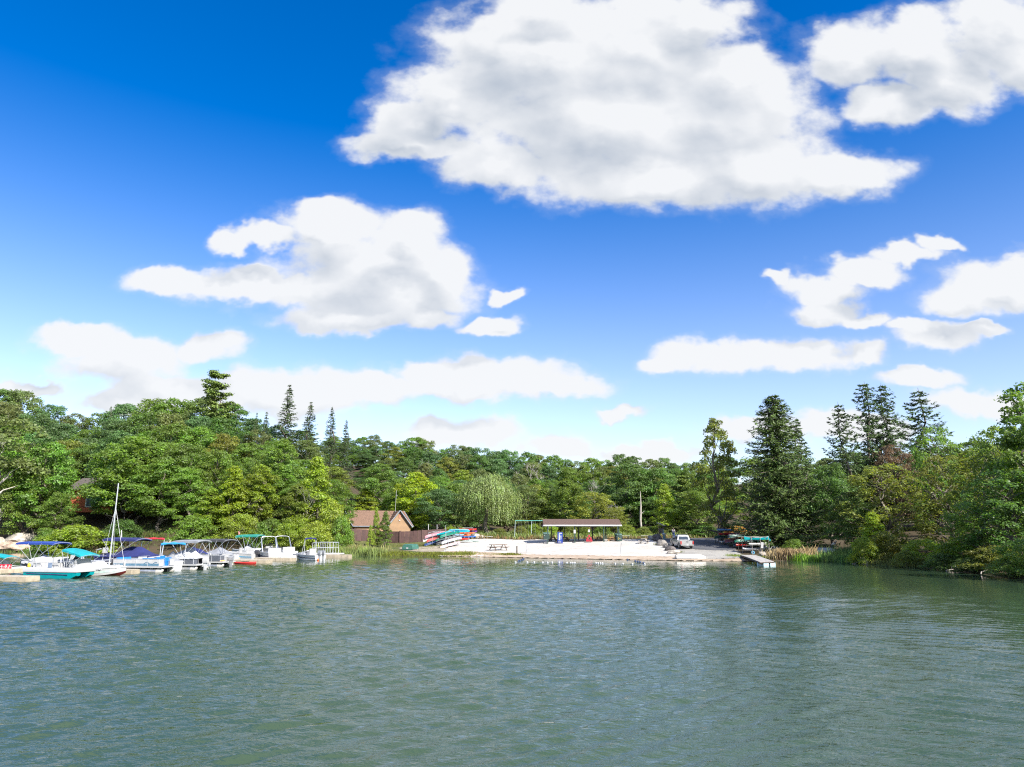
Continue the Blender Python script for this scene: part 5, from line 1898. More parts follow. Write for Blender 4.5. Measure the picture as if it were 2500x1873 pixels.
def person(label, loc, rz, J, shirt, trousers, hair, lean_scale=1.0):
    """J: joint name -> position; one continuous body, clothes over it"""
    t = thing('person', label, 'person', loc, rz)
    names = ['pelvis', 'belly', 'chest', 'neck', 'head', 'crown',
             'shl', 'ell', 'wrl', 'hal', 'shr', 'elr', 'wrr', 'har', 'hil', 'knl', 'anl', 'tol', 'hir', 'knr', 'anr', 'tor']
    idx = {n: i for i, n in enumerate(names)}
    V = [J[n] for n in names]
    E = [('pelvis', 'belly'), ('belly', 'chest'), ('chest', 'neck'), ('neck', 'head'), ('head', 'crown'), ('chest', 'shl'), ('shl', 'ell'), ('ell', 'wrl'), ('wrl', 'hal'), ('chest', 'shr'), ('shr', 'elr'), ('elr', 'wrr'), ('wrr', 'har'),
         ('pelvis', 'hil'), ('hil', 'knl'), ('knl', 'anl'), ('anl', 'tol'), ('pelvis', 'hir'), ('hir', 'knr'), ('knr', 'anr'), ('anr', 'tor')]
    Rr = {'pelvis': (0.15, 0.11), 'belly': (0.14, 0.10), 'chest': (0.16, 0.11), 'neck': 0.055, 'head': (0.085, 0.10), 'crown': (0.07, 0.085), 'shl': 0.07, 'shr': 0.07, 'ell': 0.045, 'elr': 0.045, 'wrl': 0.03, 'wrr': 0.03, 'hal': (0.022, 0.04), 'har': (0.022, 0.04),
          'hil': 0.095, 'hir': 0.095, 'knl': 0.06, 'knr': 0.06, 'anl': 0.045, 'anr': 0.045, 'tol': (0.045, 0.03), 'tor': (0.045, 0.03)}
    skin_mesh('body', V, [(idx[a], idx[b]) for a, b in E], [Rr[n] for n in names], SKIN_M, t)

    def sub(nm, nn, ee, grow, m):
        ii = {n: i for i, n in enumerate(nn)}
        rr = []
        for n in nn:
            r = Rr[n]
            rr.append(tuple(c + grow for c in r) if isinstance(r, tuple) else r + grow)
        return skin_mesh(nm, [J[n] for n in nn], [(ii[a], ii[b]) for a, b in ee], rr, m, t)
    sub('shirt', ['belly', 'chest', 'shl', 'ell', 'shr', 'elr', 'pelvis'], [('pelvis', 'belly'), ('belly', 'chest'), ('chest', 'shl'), ('shl', 'ell'), ('chest', 'shr'), ('shr', 'elr')], 0.018, shirt)
    sub('trousers', ['pelvis', 'hil', 'knl', 'anl', 'hir', 'knr', 'anr'], [('pelvis', 'hil'), ('hil', 'knl'), ('knl', 'anl'), ('pelvis', 'hir'), ('hir', 'knr'), ('knr', 'anr')], 0.022, trousers)
    for s in ('l', 'r'):
        a, b = Vector(J['an' + s]), Vector(J['to' + s])
        MB().ball((a.lerp(b, 0.45)) + Vector((0, 0, -0.02)), (0.055, 0.14, 0.05), 10, 6).build('shoe', DARK, t, True)
    h = Vector(J['head'])
    c = Vector(J['crown'])
    MB().ball(h.lerp(c, 0.75) + Vector((0, 0.018, 0.02)), (0.095, 0.11, 0.085), 12, 8).build('hair', hair, t, True)
    f = MB()
    fy = -0.10
    for s in (-1, 1):
        f.ball(h + Vector((s * 0.035, fy, 0.02)), 0.012, 6, 4)
    f.build('eyes', DARK, t)
    f = MB().poly([h + Vector((-0.014, fy + 0.01, -0.03)), h + Vector((0.014, fy + 0.01, -0.03)), h + Vector((0, fy + 0.01, 0.02)), h + Vector((0, fy - 0.03, -0.025))], [(0, 1, 3), (1, 2, 3), (2, 0, 3)])
    f.build('nose', SKIN_M, t)
    MB().box(h + Vector((0, fy + 0.004, -0.06)), (0.045, 0.012, 0.01)).build('mouth', mat('lips', (0.4, 0.17, 0.15), 0.6), t)
    # five fingers on each hand
    for s in ('l', 'r'):
        w, hd = Vector(J['wr' + s]), Vector(J['ha' + s])
        d = (hd - w).normalized()
        sd = d.cross(Vector((0.2, 1, 0.1))).normalized()
        nn = d.cross(sd)
        mb = MB()
        for k in range(4):
            b0 = hd + sd * (k - 1.5) * 0.02
            ln = (0.055, 0.065, 0.06, 0.045)[k]
            mb.tube([b0, b0 + d * ln * 0.6, b0 + d * ln + nn * 0.02], [0.010, 0.009, 0.007], 5)
        b0 = w.lerp(hd, 0.5) - sd * 0.03
        mb.tube([b0, b0 - sd * 0.025 + d * 0.02, b0 - sd * 0.03 + d * 0.05], [0.011, 0.010, 0.008], 5)
        mb.build('fingers', SKIN_M, t)
    return t


STAND = {'pelvis': (0, 0, 0.96), 'belly': (0, 0, 1.12), 'chest': (0, 0.0, 1.34), 'neck': (0, 0, 1.50), 'head': (0, -0.01, 1.60), 'crown': (0, 0, 1.70),
         'shl': (-0.19, 0, 1.42), 'ell': (-0.25, -0.03, 1.14), 'wrl': (-0.06, -0.20, 1.10), 'hal': (0.03, -0.22, 1.12), 'shr': (0.19, 0, 1.42), 'elr': (0.25, -0.03, 1.14), 'wrr': (0.07, -0.21, 1.15), 'har': (-0.02, -0.23, 1.17),
         'hil': (-0.10, 0, 0.90), 'knl': (-0.12, -0.01, 0.49), 'anl': (-0.13, 0.02, 0.09), 'tol': (-0.14, -0.15, 0.04), 'hir': (0.10, 0, 0.90), 'knr': (0.11, -0.01, 0.49), 'anr': (0.12, 0.02, 0.09), 'tor': (0.14, -0.15, 0.04)}
p = at(1645, 1316, 125.0)
person('person in white t-shirt and blue jeans with folded arms behind the pickup', (p.x, p.y, tz(p.x, p.y) + 0.17), 0.05, STAND,
       mat('white_shirt', (0.78, 0.77, 0.76), 0.9, var=0.06), mat('blue_jeans', (0.06, 0.11, 0.30), 0.9, var=0.2), mat('grey_brown_hair', (0.16, 0.12, 0.09), 0.9))
BEND = dict(STAND)
BEND.update({'belly': (0, -0.10, 1.10), 'chest': (0, -0.32, 1.24), 'neck': (0, -0.47, 1.32), 'head': (0, -0.56, 1.38), 'crown': (0, -0.62, 1.46), 'shl': (-0.19, -0.38, 1.28), 'ell': (-0.23, -0.42, 1.00), 'wrl': (-0.15, -0.55, 0.80), 'hal': (-0.12, -0.58, 0.72),
             'shr': (0.19, -0.38, 1.28), 'elr': (0.22, -0.44, 1.0), 'wrr': (0.14, -0.57, 0.82), 'har': (0.11, -0.60, 0.74)})
pb = gt(2033, 1349)
person('person in pale top and dark trousers bending over the grey boat', (pb.x, pb.y, pb.z), rad(40), BEND,
       mat('pale_shirt', (0.66, 0.62, 0.56), 0.9, var=0.06), mat('navy_trousers', (0.025, 0.035, 0.08), 0.9, var=0.2), mat('white_hair', (0.62, 0.6, 0.57), 0.9))


# ------------------------------------------------------------------ driftwood and fallen branches
def driftwood():
    p = gt(2108, 1377)
    t = thing('driftwood', 'pale driftwood root with a long branch at the inlet shore', 'driftwood', tuple(p))
    rng = np.random.default_rng(4)
    DW = mat('driftwood_grey', (0.42, 0.37, 0.32), 0.95, var=0.35, vscale=4, bump=0.8)
    mb = MB()
    limb(mb, (0.55, 0, 0.1), (-0.1, 0.1, 0.75), 0.32, 0.18, rng, 4, k=8)
    for k in range(7):
        a = k * 0.9
        limb(mb, (0.3, 0, 0.3), (0.3 + 0.6 * math.cos(a), 0.3 * math.sin(a), 0.25 + 0.45 * math.sin(a * 1.3)), 0.12, 0.03, rng, 3)
    mb.build('root', DW, t, True)
    mb = MB()
    limb(mb, (0, 0.1, 0.55), (1.9, 0.4, 1.15), 0.06, 0.03, rng, 4)
    limb(mb, (0, 0.1, 0.5), (-1.5, -0.1, 0.05), 0.09, 0.03, rng, 4)
    limb(mb, (-0.2, 0.1, 0.5), (-0.25, 0.1, 1.2), 0.03, 0.015, rng, 3)
    mb.build('branch', DW, t)


driftwood()
for (u0, v0, u1, v1, lab, sd) in ((2310, 1393, 2360, 1388, 'fallen grey branch lying on the water under the dark bushes', 1), (2395, 1402, 2440, 1378, 'bare twisted branch at the dark bank', 2)):
    a = gp(u0, v0, 0.06)
    b = at(u1, v1, a.y + 1.0)
    rng = np.random.default_rng(sd)
    mb = MB()
    q = limb(mb, (0, 0, 0), b - a, 0.05, 0.02, rng, 6)
    for k in (2, 3, 4):
        limb(mb, q[k], q[k] + Vector((0.5 - 0.2 * k, 0.1, 0.35)), 0.02, 0.01, rng, 3)
    tag(mb.build('fallen_branch', mat('driftwood_grey', (0.42, 0.37, 0.32)), None, False, a), lab, 'branch')

# ------------------------------------------------------------------ boats: shared parts
def cv(name, col, rough=0.85):
    return mat(name, col, rough, var=0.10, vscale=2.0)


NAVY = cv('navy_canvas', (0.018, 0.024, 0.115))
GREYCV = cv('grey_canvas', (0.24, 0.25, 0.27))
SILVERCV = cv('silver_canvas', (0.42, 0.43, 0.45))
CHAR = cv('charcoal_canvas', (0.045, 0.047, 0.055))
TEALCV = cv('teal_canvas', (0.015, 0.23, 0.18))
TURQ = cv('turquoise_canvas', (0.0, 0.27, 0.30))
BLUECV = cv('royal_canvas', (0.015, 0.05, 0.27))
SKYCV = cv('sky_canvas', (0.02, 0.22, 0.44))
REDCV = cv('red_canvas', (0.42, 0.02, 0.035))
BLUESEAT = mat('bright_blue_vinyl', (0.02, 0.20, 0.50), 0.5, var=0.08)
DGREY = mat('dark_grey_panel', (0.10, 0.11, 0.13), 0.5, var=0.1)
LGREY = mat('light_grey_panel', (0.50, 0.51, 0.52), 0.45, var=0.08)
TEALHULL = mat('turquoise_hull', (0.0, 0.25, 0.27), 0.25, var=0.06, coat=0.4)
SMOKE = mat('smoked_screen', (0.10, 0.11, 0.13), 0.08, var=0.05)


def boat_origin(u, v, x, y, yaw):
    """boat empty so that its local waterline point (x, y) falls on photo pixel (u, v)"""
    P = gp(u, v)
    return P - rotv((x, y, 0), yaw)


def bimini(t, x0, x1, W, zside, z, m, tilt=0.0, pivot=None, valance=0.10, crown=0.12, frame=None):
    """canvas sun top on bent tube hoops"""
    fr = frame or STEEL
    n, k = 10, 12

    def top(a, b):
        x = x0 + (x1 - x0) * a
        y = (b - 0.5) * W
        zz = z + tilt * (a - 0.5) + crown * (1 - (2 * b - 1) ** 2) + 0.05 * math.sin(PI * a) + 0.012 * math.sin(a * 9 * PI / 3)
        return (x, y, zz)
    mb = MB()
    mb.grid(lambda a, b: top(a, b), n, k)
    mb.grid(lambda a, b: Vector(top(a, 1 - b)) - Vector((0, 0, 0.025)), n, k)
    for b in (0, 1):
        for i in range(n):
            p, q = Vector(top(i / n, b)), Vector(top((i + 1) / n, b))
            d = Vector((0, 0, valance))
            s = Vector((0, 0.012 if b else -0.012, 0))
            mb.poly([p + s, q + s, q + s - d, p + s - d], [(0, 1, 2, 3), (3, 2, 1, 0)])
    for a in (0, 1):
        for i in range(k):
            p, q = Vector(top(a, i / k)), Vector(top(a, (i + 1) / k))
            d = Vector((0, 0, valance * 0.7))
            mb.poly([p, q, q - d, p - d], [(0, 1, 2, 3), (3, 2, 1, 0)])
    c = mb.build('canopy', m, t, True)
    pv = pivot if pivot is not None else (x0 + x1) / 2
    mb = MB()
    for a, px in ((0.0, pv - 0.15), (0.33, pv), (0.67, pv), (1.0, pv + 0.15)):
        for s in (0, 1):
            e = Vector(top(a, s))
            e.z -= 0.03
            mb.tube([(px, (s - 0.5) * (W - 0.02), zside), e], 0.022, 5)
        mb.tube([Vector(top(a, j / 6)) - Vector((0, 0, 0.045)) for j in range(7)], 0.02, 5)
    mb.build('canopy_frame', fr, c)
    return c


def rolled(t, x0, x1, W, zside, z, m, lean=0.5, legs=2):
    """folded sun top held up in its boot on raked hoops"""
    mb = MB()
    pts = []
    for j in range(13):
        b = j / 12
        pts.append((x1, (b - 0.5) * W, z + 0.10 * (1 - (2 * b - 1) ** 4)))
    mb.tube(pts, [0.10 + 0.03 * math.sin(j * 1.3) for j in range(13)], 8)
    c = mb.build('rolled_canopy', m, t, True)
    mb = MB()
    for s in (-1, 1):
        for k in range(legs):
            mb.tube([(x0 + k * 0.55, s * W / 2, zside), (x1, s * W / 2, z)], 0.028, 5)
    mb.build('canopy_frame', STEEL, c)
    return c


def arch(t, x0, x1, W, zb, zt, name='tow_arch'):
    mb = MB()
    for dx in (0.0, 0.28):
        pts = [(x0 + dx, -W / 2, zb)]
        for k in range(9):
            a = PI * k / 8
            pts.append((x1 + dx * 0.3, -math.cos(a) * W / 2 * (0.93), zt - 0.25 + 0.25 * math.sin(a) ** 0.6))
        pts.append((x0 + dx, W / 2, zb))
        mb.tube(pts, 0.045, 6)
    return mb.build(name, ALU, t, True)


def outboard(t, x, s, cowl=None, y=0.0, z=0.0, up=0.0):
    """s = +1 when the motor hangs off the +x end"""
    cowl = cowl or DARK
    o = bpy.data.objects.new('outboard_motor', None)
    COL.objects.link(o)
    o.parent = t
    o.location = (x, y, z)
    o.rotation_euler = (0, -s * up, 0)
    mb = MB()
    mb.loft([[(s * (0.02 + a * 0.5 - 0.05), b, zz) for a, b in ((0, -w), (1, -w * 0.8), (1, w * 0.8), (0, w))] for zz, w in ((0.72, 0.15), (0.85, 0.19), (1.10, 0.18), (1.22, 0.12))])
    mb.build('cowling', cowl, o, True)
    leg = MB()
    leg.box((s * 0.20, 0, 0.25), (0.22, 0.12, 0.95), taper=1.2)
    leg.box((s * 0.22, 0, -0.18), (0.42, 0.05, 0.03))
    leg.box((-s * 0.02, 0, 0.55), (0.12, 0.26, 0.35))
    leg.tube([(s * 0.05, 0, -0.3), (s * 0.42, 0, -0.3)], 0.06, 8)
    leg.build('drive_leg', cowl if cowl is not WHITE else LGREY, o)
    pr = MB()
    for k in range(3):
        a = k * 2 * PI / 3
        pr.box((s * 0.45, 0.09 * math.cos(a), -0.3 + 0.09 * math.sin(a)), (0.03, 0.12, 0.10), rx=a + 0.4)
    pr.build('propeller', GALV, o)
    return o


def seat_block(mb, c, d, back=0, bh=0.38):
    x, y, z = c
    mb.box((x, y, z + d[2] / 2), d)
    if back:
        ax, s = ('x', 1) if abs(back) == 1 else ('y', 1)
        s = 1 if back > 0 else -1
        if ax == 'x':
            mb.box((x + s * (d[0] / 2 - 0.07), y, z + d[2] + bh / 2), (0.14, d[1] * 0.98, bh), ry=s * 0.12)
        else:
            mb.box((x, y + s * (d[1] / 2 - 0.07), z + d[2] + bh / 2), (d[0] * 0.98, 0.14, bh), rx=-s * 0.12)


def tent_cover(t, x0, x1, W, z0, ridge, m, skirt=0.14, name='mooring_cover', seed=1):
    """fitted cover stretched over poles: ridge is a list of (t, extra height)"""
    tt = [a for a, b in ridge]
    hh = [b for a, b in ridge]

    def top(a, b):
        h = float(np.interp(a, tt, hh))
        e = 1 - abs(2 * b - 1)
        s = h * (e ** 1.15) + 0.03 * math.sin(a * 23 + seed) * math.sin(b * 9 + seed) * min(1, 4 * e)
        ex = min(1.0, min(a, 1 - a) * 8)
        return (x0 + (x1 - x0) * a, (b - 0.5) * W, z0 + s * (0.35 + 0.65 * ex))
    mb = MB()
    n, k = 22, 10
    mb.grid(lambda a, b: top(a, b), n, k)
    for b in (0, 1):
        for i in range(n):
            p, q = Vector(top(i / n, b)), Vector(top((i + 1) / n, b))
            d = Vector((0, (1 if b else -1) * 0.03, -skirt * (1 + 0.2 * math.sin(i * 2.1))))
            mb.poly([p, q, q + d, p + d], [(0, 1, 2, 3), (3, 2, 1, 0)])
    for a in (0, 1):
        for i in range(k):
            p, q = Vector(top(a, i / k)), Vector(top(a, (i + 1) / k))
            d = Vector(((1 if a else -1) * 0.03, 0, -skirt))
            mb.poly([p, q, q + d, p + d], [(0, 1, 2, 3), (3, 2, 1, 0)])
    return mb.build(name, m, t, True)


MG = 'boats moored at the marina'


def pontoon_boat(label, u, v, yaw, L=5.6, W=2.4, panel=None, stripe=None, frame=None, motor=None, motor_end=-1, seats=None, gate=True, cover=None, name='pontoon_boat', anchor=(1, -1)):
    """twin-float deck boat; +x is the end nearer the open lake"""
    yaw = rad(yaw)
    o = boat_origin(u, v, anchor[0] * (L / 2 - 0.1), anchor[1] * W * 0.36, yaw)
    t = thing(name, label, 'boat', tuple(o), yaw, MG)
    panel = panel or WHITE
    frame = frame or STEEL
    r = 0.29
    for s in (-1, 1):
        mb = MB()
        n = 12
        xs = np.linspace(-L / 2 + 0.15, L / 2 - 0.65, 10)
        rings = [[(x, s * W * 0.36 + r * math.cos(2 * PI * k / n), 0.12 + r * math.sin(2 * PI * k / n)) for k in range(n)] for x in xs]
        mb.loft(rings)
        f = mb.build('pontoon', ALU, t, True)
        nc = MB()
        rings = []
        for q in np.linspace(0, 1, 6):
            rr = r * math.sqrt(max(0.02, 1 - q ** 2.2))
            rings.append([(L / 2 - 0.65 + 0.62 * q, s * W * 0.36 + rr * math.cos(2 * PI * k / n), 0.12 + 0.12 * q * q + rr * math.sin(2 * PI * k / n)) for k in range(n)])
        nc.loft(rings)
        nc.build('nose_cone', mat('pale_float_end', (0.46, 0.44, 0.40), 0.45, var=0.15), f, True)
        br = MB()
        for k in range(7):
            br.box((-L / 2 + 0.5 + k * (L - 1.0) / 6, s * W * 0.36, 0.43), (0.28, 0.16, 0.10))
        br.build('bracket', GALV, f)
    MB().box((0, 0, 0.53), (L, W, 0.08)).build('deck', LGREY, t)
    tr = MB()
    for s in (-1, 1):
        tr.box((0, s * (W / 2 + 0.012), 0.535), (L + 0.04, 0.03, 0.13))
        tr.box((s * (L / 2 + 0.012), 0, 0.535), (0.03, W + 0.05, 0.13))
    tr.build('deck_trim', WHITE, t)
    a, b = -L / 2 + 0.45, L / 2 - 0.35
    for s in (-1, 1):
        pn = MB().box(((a + b) / 2, s * (W / 2 - 0.07), 0.90), (b - a, 0.025, 0.56)).build('side_panel', panel, t)
        if stripe:
            MB().box(((a + b) / 2, s * (W / 2 - 0.055), 0.74), (b - a - 0.05, 0.012, 0.20)).build('stripe', stripe, pn)
        x = (a if s < 0 else b)
        if gate and s > 0:
            for q in (-1, 1):
                MB().box((x, q * W * 0.33, 0.90), (0.025, W * 0.28, 0.56)).build('end_panel', panel, t)
        else:
            MB().box((x, 0, 0.90), (0.025, W - 0.2, 0.56)).build('end_panel', panel, t)
    rl = MB()
    for s in (-1, 1):
        y = s * (W / 2 - 0.07)
        rl.tube([(a, y, 0.60), (a, y, 1.22), (b, y, 1.22), (b, y, 0.60)], 0.026, 5)
        n = int((b - a) / 0.95)
        for k in range(1, n):
            rl.tube([(a + k * (b - a) / n, y + s * 0.02, 0.58), (a + k * (b - a) / n, y + s * 0.02, 1.22)], 0.022, 5)
        rl.tube([(b, y, 1.22), (b, s * 0.32, 1.22), (b, s * 0.32, 0.6)], 0.024, 5)
        rl.tube([(a, y, 1.22), (a, 0, 1.22)], 0.024, 5)
    rl.build('railing', frame, t, True)
    if seats:
        st = MB()
        for s in (-1, 1):
            seat_block(st, (b - 1.0, s * (W / 2 - 0.42), 0.57), (1.5, 0.6, 0.40), s * 2, 0.34)
        st.build('bench_seat', seats, t)
        st = MB()
        seat_block(st, (a + 0.45, 0, 0.57), (0.6, W - 0.5, 0.42), -1, 0.36)
        st.build('stern_bench', seats, t)
        MB().box((a + 1.8, 0.45, 0.98), (0.55, 0.7, 0.82), taper=0.85).build('helm_console', WHITE, t)
        wh = MB()
        wh.tube([(a + 1.48, 0.45 + 0.19 * math.cos(k), 1.25 + 0.19 * math.sin(k)) for k in np.linspace(0, 2 * PI, 13)], 0.018, 5)
        wh.build('steering_wheel', DARK, t)
    if motor:
        outboard(t, motor_end * (L / 2 + 0.02), motor_end, motor, 0, -0.05)
    if cover:
        tent_cover(t, a - 0.06, b + 0.06, W - 0.02, 1.23, cover[1], cover[0])
    return t


def hull_boat(label, u, v, yaw, L=5.4, W=2.1, free=0.75, hull=None, bottom=None, stripe=None, anchor=(1, -1), bow=1, name='runabout_boat', flare=1.0, deck=True, inner=None, cat='boat', group=MG):
    """v-bottomed hull; bow at +x when bow = 1"""
    yaw = rad(yaw)
    o = boat_origin(u, v, anchor[0] * L / 2 * 0.96, anchor[1] * W * 0.45, yaw)
    t = thing(name, label, cat, tuple(o), yaw, group)
    hull = hull or WHITE
    n = 14

    def sect(q):
        s = q
        hw = W / 2 * (1 - max(0, (s - 0.45) / 0.55) ** 2.3) * (0.93 + 0.07 * min(1, s * 3))
        hw = max(0.02, hw)
        ch = hw * (0.90 - 0.18 * max(0, s - 0.5))
        sheer = free * (0.92 + 0.28 * s * s)
        keel = -0.28 + 0.55 * max(0, (s - 0.62) / 0.38) ** 2
        chz = 0.03 + 0.40 * max(0, (s - 0.5) / 0.5) ** 2
        x = bow * (-L / 2 + L * s)
        return x, hw, ch, sheer, keel, chz
    S = [sect(i / n) for i in range(n + 1)]
    mb = MB()
    for s in (-1, 1):
        mb.grid(lambda a, b, s=s: (lambda q: (q[0], s * (q[2] + (q[1] - q[2]) * b ** 0.8), q[5] + (q[3] - q[5]) * b))(S[round(a * n)]), n, 4)
    q = S[0]
    mb.poly([(q[0], -q[1], q[3]), (q[0], q[1], q[3]), (q[0], q[2], q[5]), (q[0], 0, q[4]), (q[0], -q[2], q[5])], [(0, 1, 2, 3, 4), (4, 3, 2, 1, 0)])
    h = mb.build('hull', hull, t, True)
    mb = MB()
    for s in (-1, 1):
        mb.grid(lambda a, b, s=s: (lambda q: (q[0], s * q[2] * b, q[4] + (q[5] - q[4]) * b))(S[round(a * n)]), n, 2)
    mb.build('bottom', bottom or hull, h, True)
    if stripe:
        mb = MB()
        for s in (-1, 1):
            mb.grid(lambda a, b, s=s: (lambda q, k: (q[0], s * (q[2] + (q[1] - q[2]) * k ** 0.8 + 0.012), q[5] + (q[3] - q[5]) * k))(S[round(a * n)], 0.40 + (0.12 + 0.2 * a) * (b - 0.2)), n, 1)
        mb.build('stripe', stripe, h)
    mb = MB()
    for s in (-1, 1):
        mb.tube([(q[0], s * (q[1] + 0.01), q[3]) for q in S], 0.035, 6)
    mb.build('rub_rail', mat('rub_rail_grey', (0.55, 0.55, 0.55), 0.4), t, True)
    if deck:
        mb = MB()
        cut = int(n * 0.58)
        for i in range(cut, n):
            a, b = S[i], S[i + 1]
            mb.poly([(a[0], -a[1], a[3] - 0.01), (b[0], -b[1], b[3] - 0.01), (b[0], b[1], b[3] - 0.01), (a[0], a[1], a[3] - 0.01)], [(0, 1, 2, 3), (3, 2, 1, 0)])
        for i in range(0, cut):
            a, b = S[i], S[i + 1]
            for s in (-1, 1):
                mb.poly([(a[0], s * a[1], a[3] - 0.01), (b[0], s * b[1], b[3] - 0.01), (b[0], s * (b[1] - 0.18), b[3] - 0.01), (a[0], s * (a[1] - 0.18), a[3] - 0.01)], [(0, 1, 2, 3), (3, 2, 1, 0)])
        mb.build('deck', WHITE, t)
    mb = MB()
    mb.grid(lambda a, b: (lambda q: (q[0], (2 * b - 1) * (q[1] - 0.1) * 0.95, 0.12 + 0.35 * max(0, a - 0.6)))(S[round(a * n * 0.85)]), 10, 2)
    mb.build('cockpit_floor', inner or LGREY, t)
    return t, S


# ------------------------------------------------------------------ the floating dock
def dock_float(P, yaw, L, W, label, h=0.36, posts=()):
    t = thing('dock_section', label, 'dock', (P[0], P[1], 0), yaw, 'floating dock sections')
    mb = MB()
    n = max(1, round(L / 1.0))
    for k in range(n):
        x = -L / 2 + (k + 0.5) * L / n
        mb.box((x, 0, h / 2 - 0.10), (L / n - 0.03, W, h + 0.15), taper=0.985)
    mb.build('float', CREAM, t)
    MB().box((0, 0, h + 0.005), (L - 0.06, W - 0.08, 0.05)).build('deck', mat('dock_deck', (0.44, 0.385, 0.30), 0.8, var=0.12, vscale=2), t)
    for x in posts:
        MB().tube([(x, -W / 2 + 0.14, h), (x, -W / 2 + 0.14, h + 0.72)], 0.09, 8).build('bumper_post', WHITE, t, True)
    return t


DA, DB = gp(-30, 1408), gp(800, 1357)          # main walkway behind the boats
dd = (DB - DA)
dang = math.atan2(dd.y, dd.x)
for k in range(9):
    c = DA.lerp(DB, (k + 0.5) / 9) + Vector((-3.0, 2.0, 0))
    dock_float((c.x, c.y), dang, dd.length / 9 - 0.05, 1.6, '%s section of the cream walkway behind the moored boats' % ('first', 'second', 'third', 'fourth', 'fifth', 'sixth', 'seventh', 'eighth', 'ninth')[k])


def finger(u, v, L, label, yaw=-12, W=0.9, posts=(), h=0.36):
    y = rad(yaw)
    P = gp(u, v)
    c = P - rotv((L / 2, -W / 2, 0), y)
    return dock_float((c.x, c.y), y, L, W, label, h, posts)


finger(62, 1421, 3.6, 'cream finger dock cut by the edge of the picture', W=1.3)
finger(200, 1410, 5.4, 'cream finger dock end between catamaran and sailboat', posts=(-2.2, 0.2))
finger(320, 1402, 5.6, 'cream finger dock end past the sailboat bow', posts=(1.9,), W=1.1)
finger(648, 1376, 6.5, 'long cream finger dock behind the red kayak', posts=(-2.6, -0.9), W=1.6)
finger(708, 1370.5, 5.0, 'cream finger dock beside the little grey boat', posts=(1.2,), W=1.6)
finger(850, 1362, 4.2, 'cream dock section under the railed swim raft', W=1.3)

# ------------------------------------------------------------------ the fleet, from the edge of the picture inwards
# pedal boat with red panel
t, S = hull_boat('white pedal boat with a red lettered side panel at the picture edge', 26, 1399, -12, 3.2, 1.6, 0.55, name='pedal_boat', bow=-1, deck=True)
pn = MB().box((0.95, -0.78, 0.50), (1.25, 0.04, 0.52)).build('side_panel', mat('red_panel', (0.62, 0.02, 0.05), 0.4), t)
mb = MB()
for (x, a, l) in ((0.55, 0.0, 0.34), (0.92, 0.45, 0.24), (1.06, -0.45, 0.24), (0.99, 0.0, 0.20), (1.33, 0.25, 0.34), (1.43, -0.4, 0.22)):
    mb.box((x, -0.81, 0.53 + (0.08 if l < 0.3 and l > 0.21 else 0)), (0.075, 0.02, l), ry=a)
mb.build('lettering', WHITE, pn)
mb = MB()
for s in (-1, 1):
    seat_block(mb, (-0.1, s * 0.36, 0.35), (0.55, 0.55, 0.25), -1, 0.5)
mb.build('seat', WHITE, t)
bimini(t, -1.2, 0.75, 1.5, 0.6, 1.45, TURQ, -0.25)

# deck boat with blue canopy and grey cover
t, S = hull_boat('white deck boat with dark swoosh, blue canopy and grey cover', 168, 1398, -10, 6.4, 2.3, 0.95, stripe=mat('black_swoosh', (0.03, 0.03, 0.05), 0.3), bow=-1, name='deck_boat')
tent_cover(t, -2.2, 2.2, 1.9, 0.98, [(0, 0.12), (0.07, 0.45), (0.14, 0.12), (0.33, 0.62), (0.5, 0.28), (0.75, 0.38), (1, 0.2)], SILVERCV, 0.2)
bimini(t, -3.0, 1.2, 2.1, 1.0, 2.62, BLUECV, -0.02, -1.0, 0.16)
mb = MB()
seat_block(mb, (2.55, 0, 0.6), (0.8, 1.6, 0.5), 1, 0.45)
mb.build('stern_seat', WHITE, t)
outboard(t, 3.2, 1, WHITE)

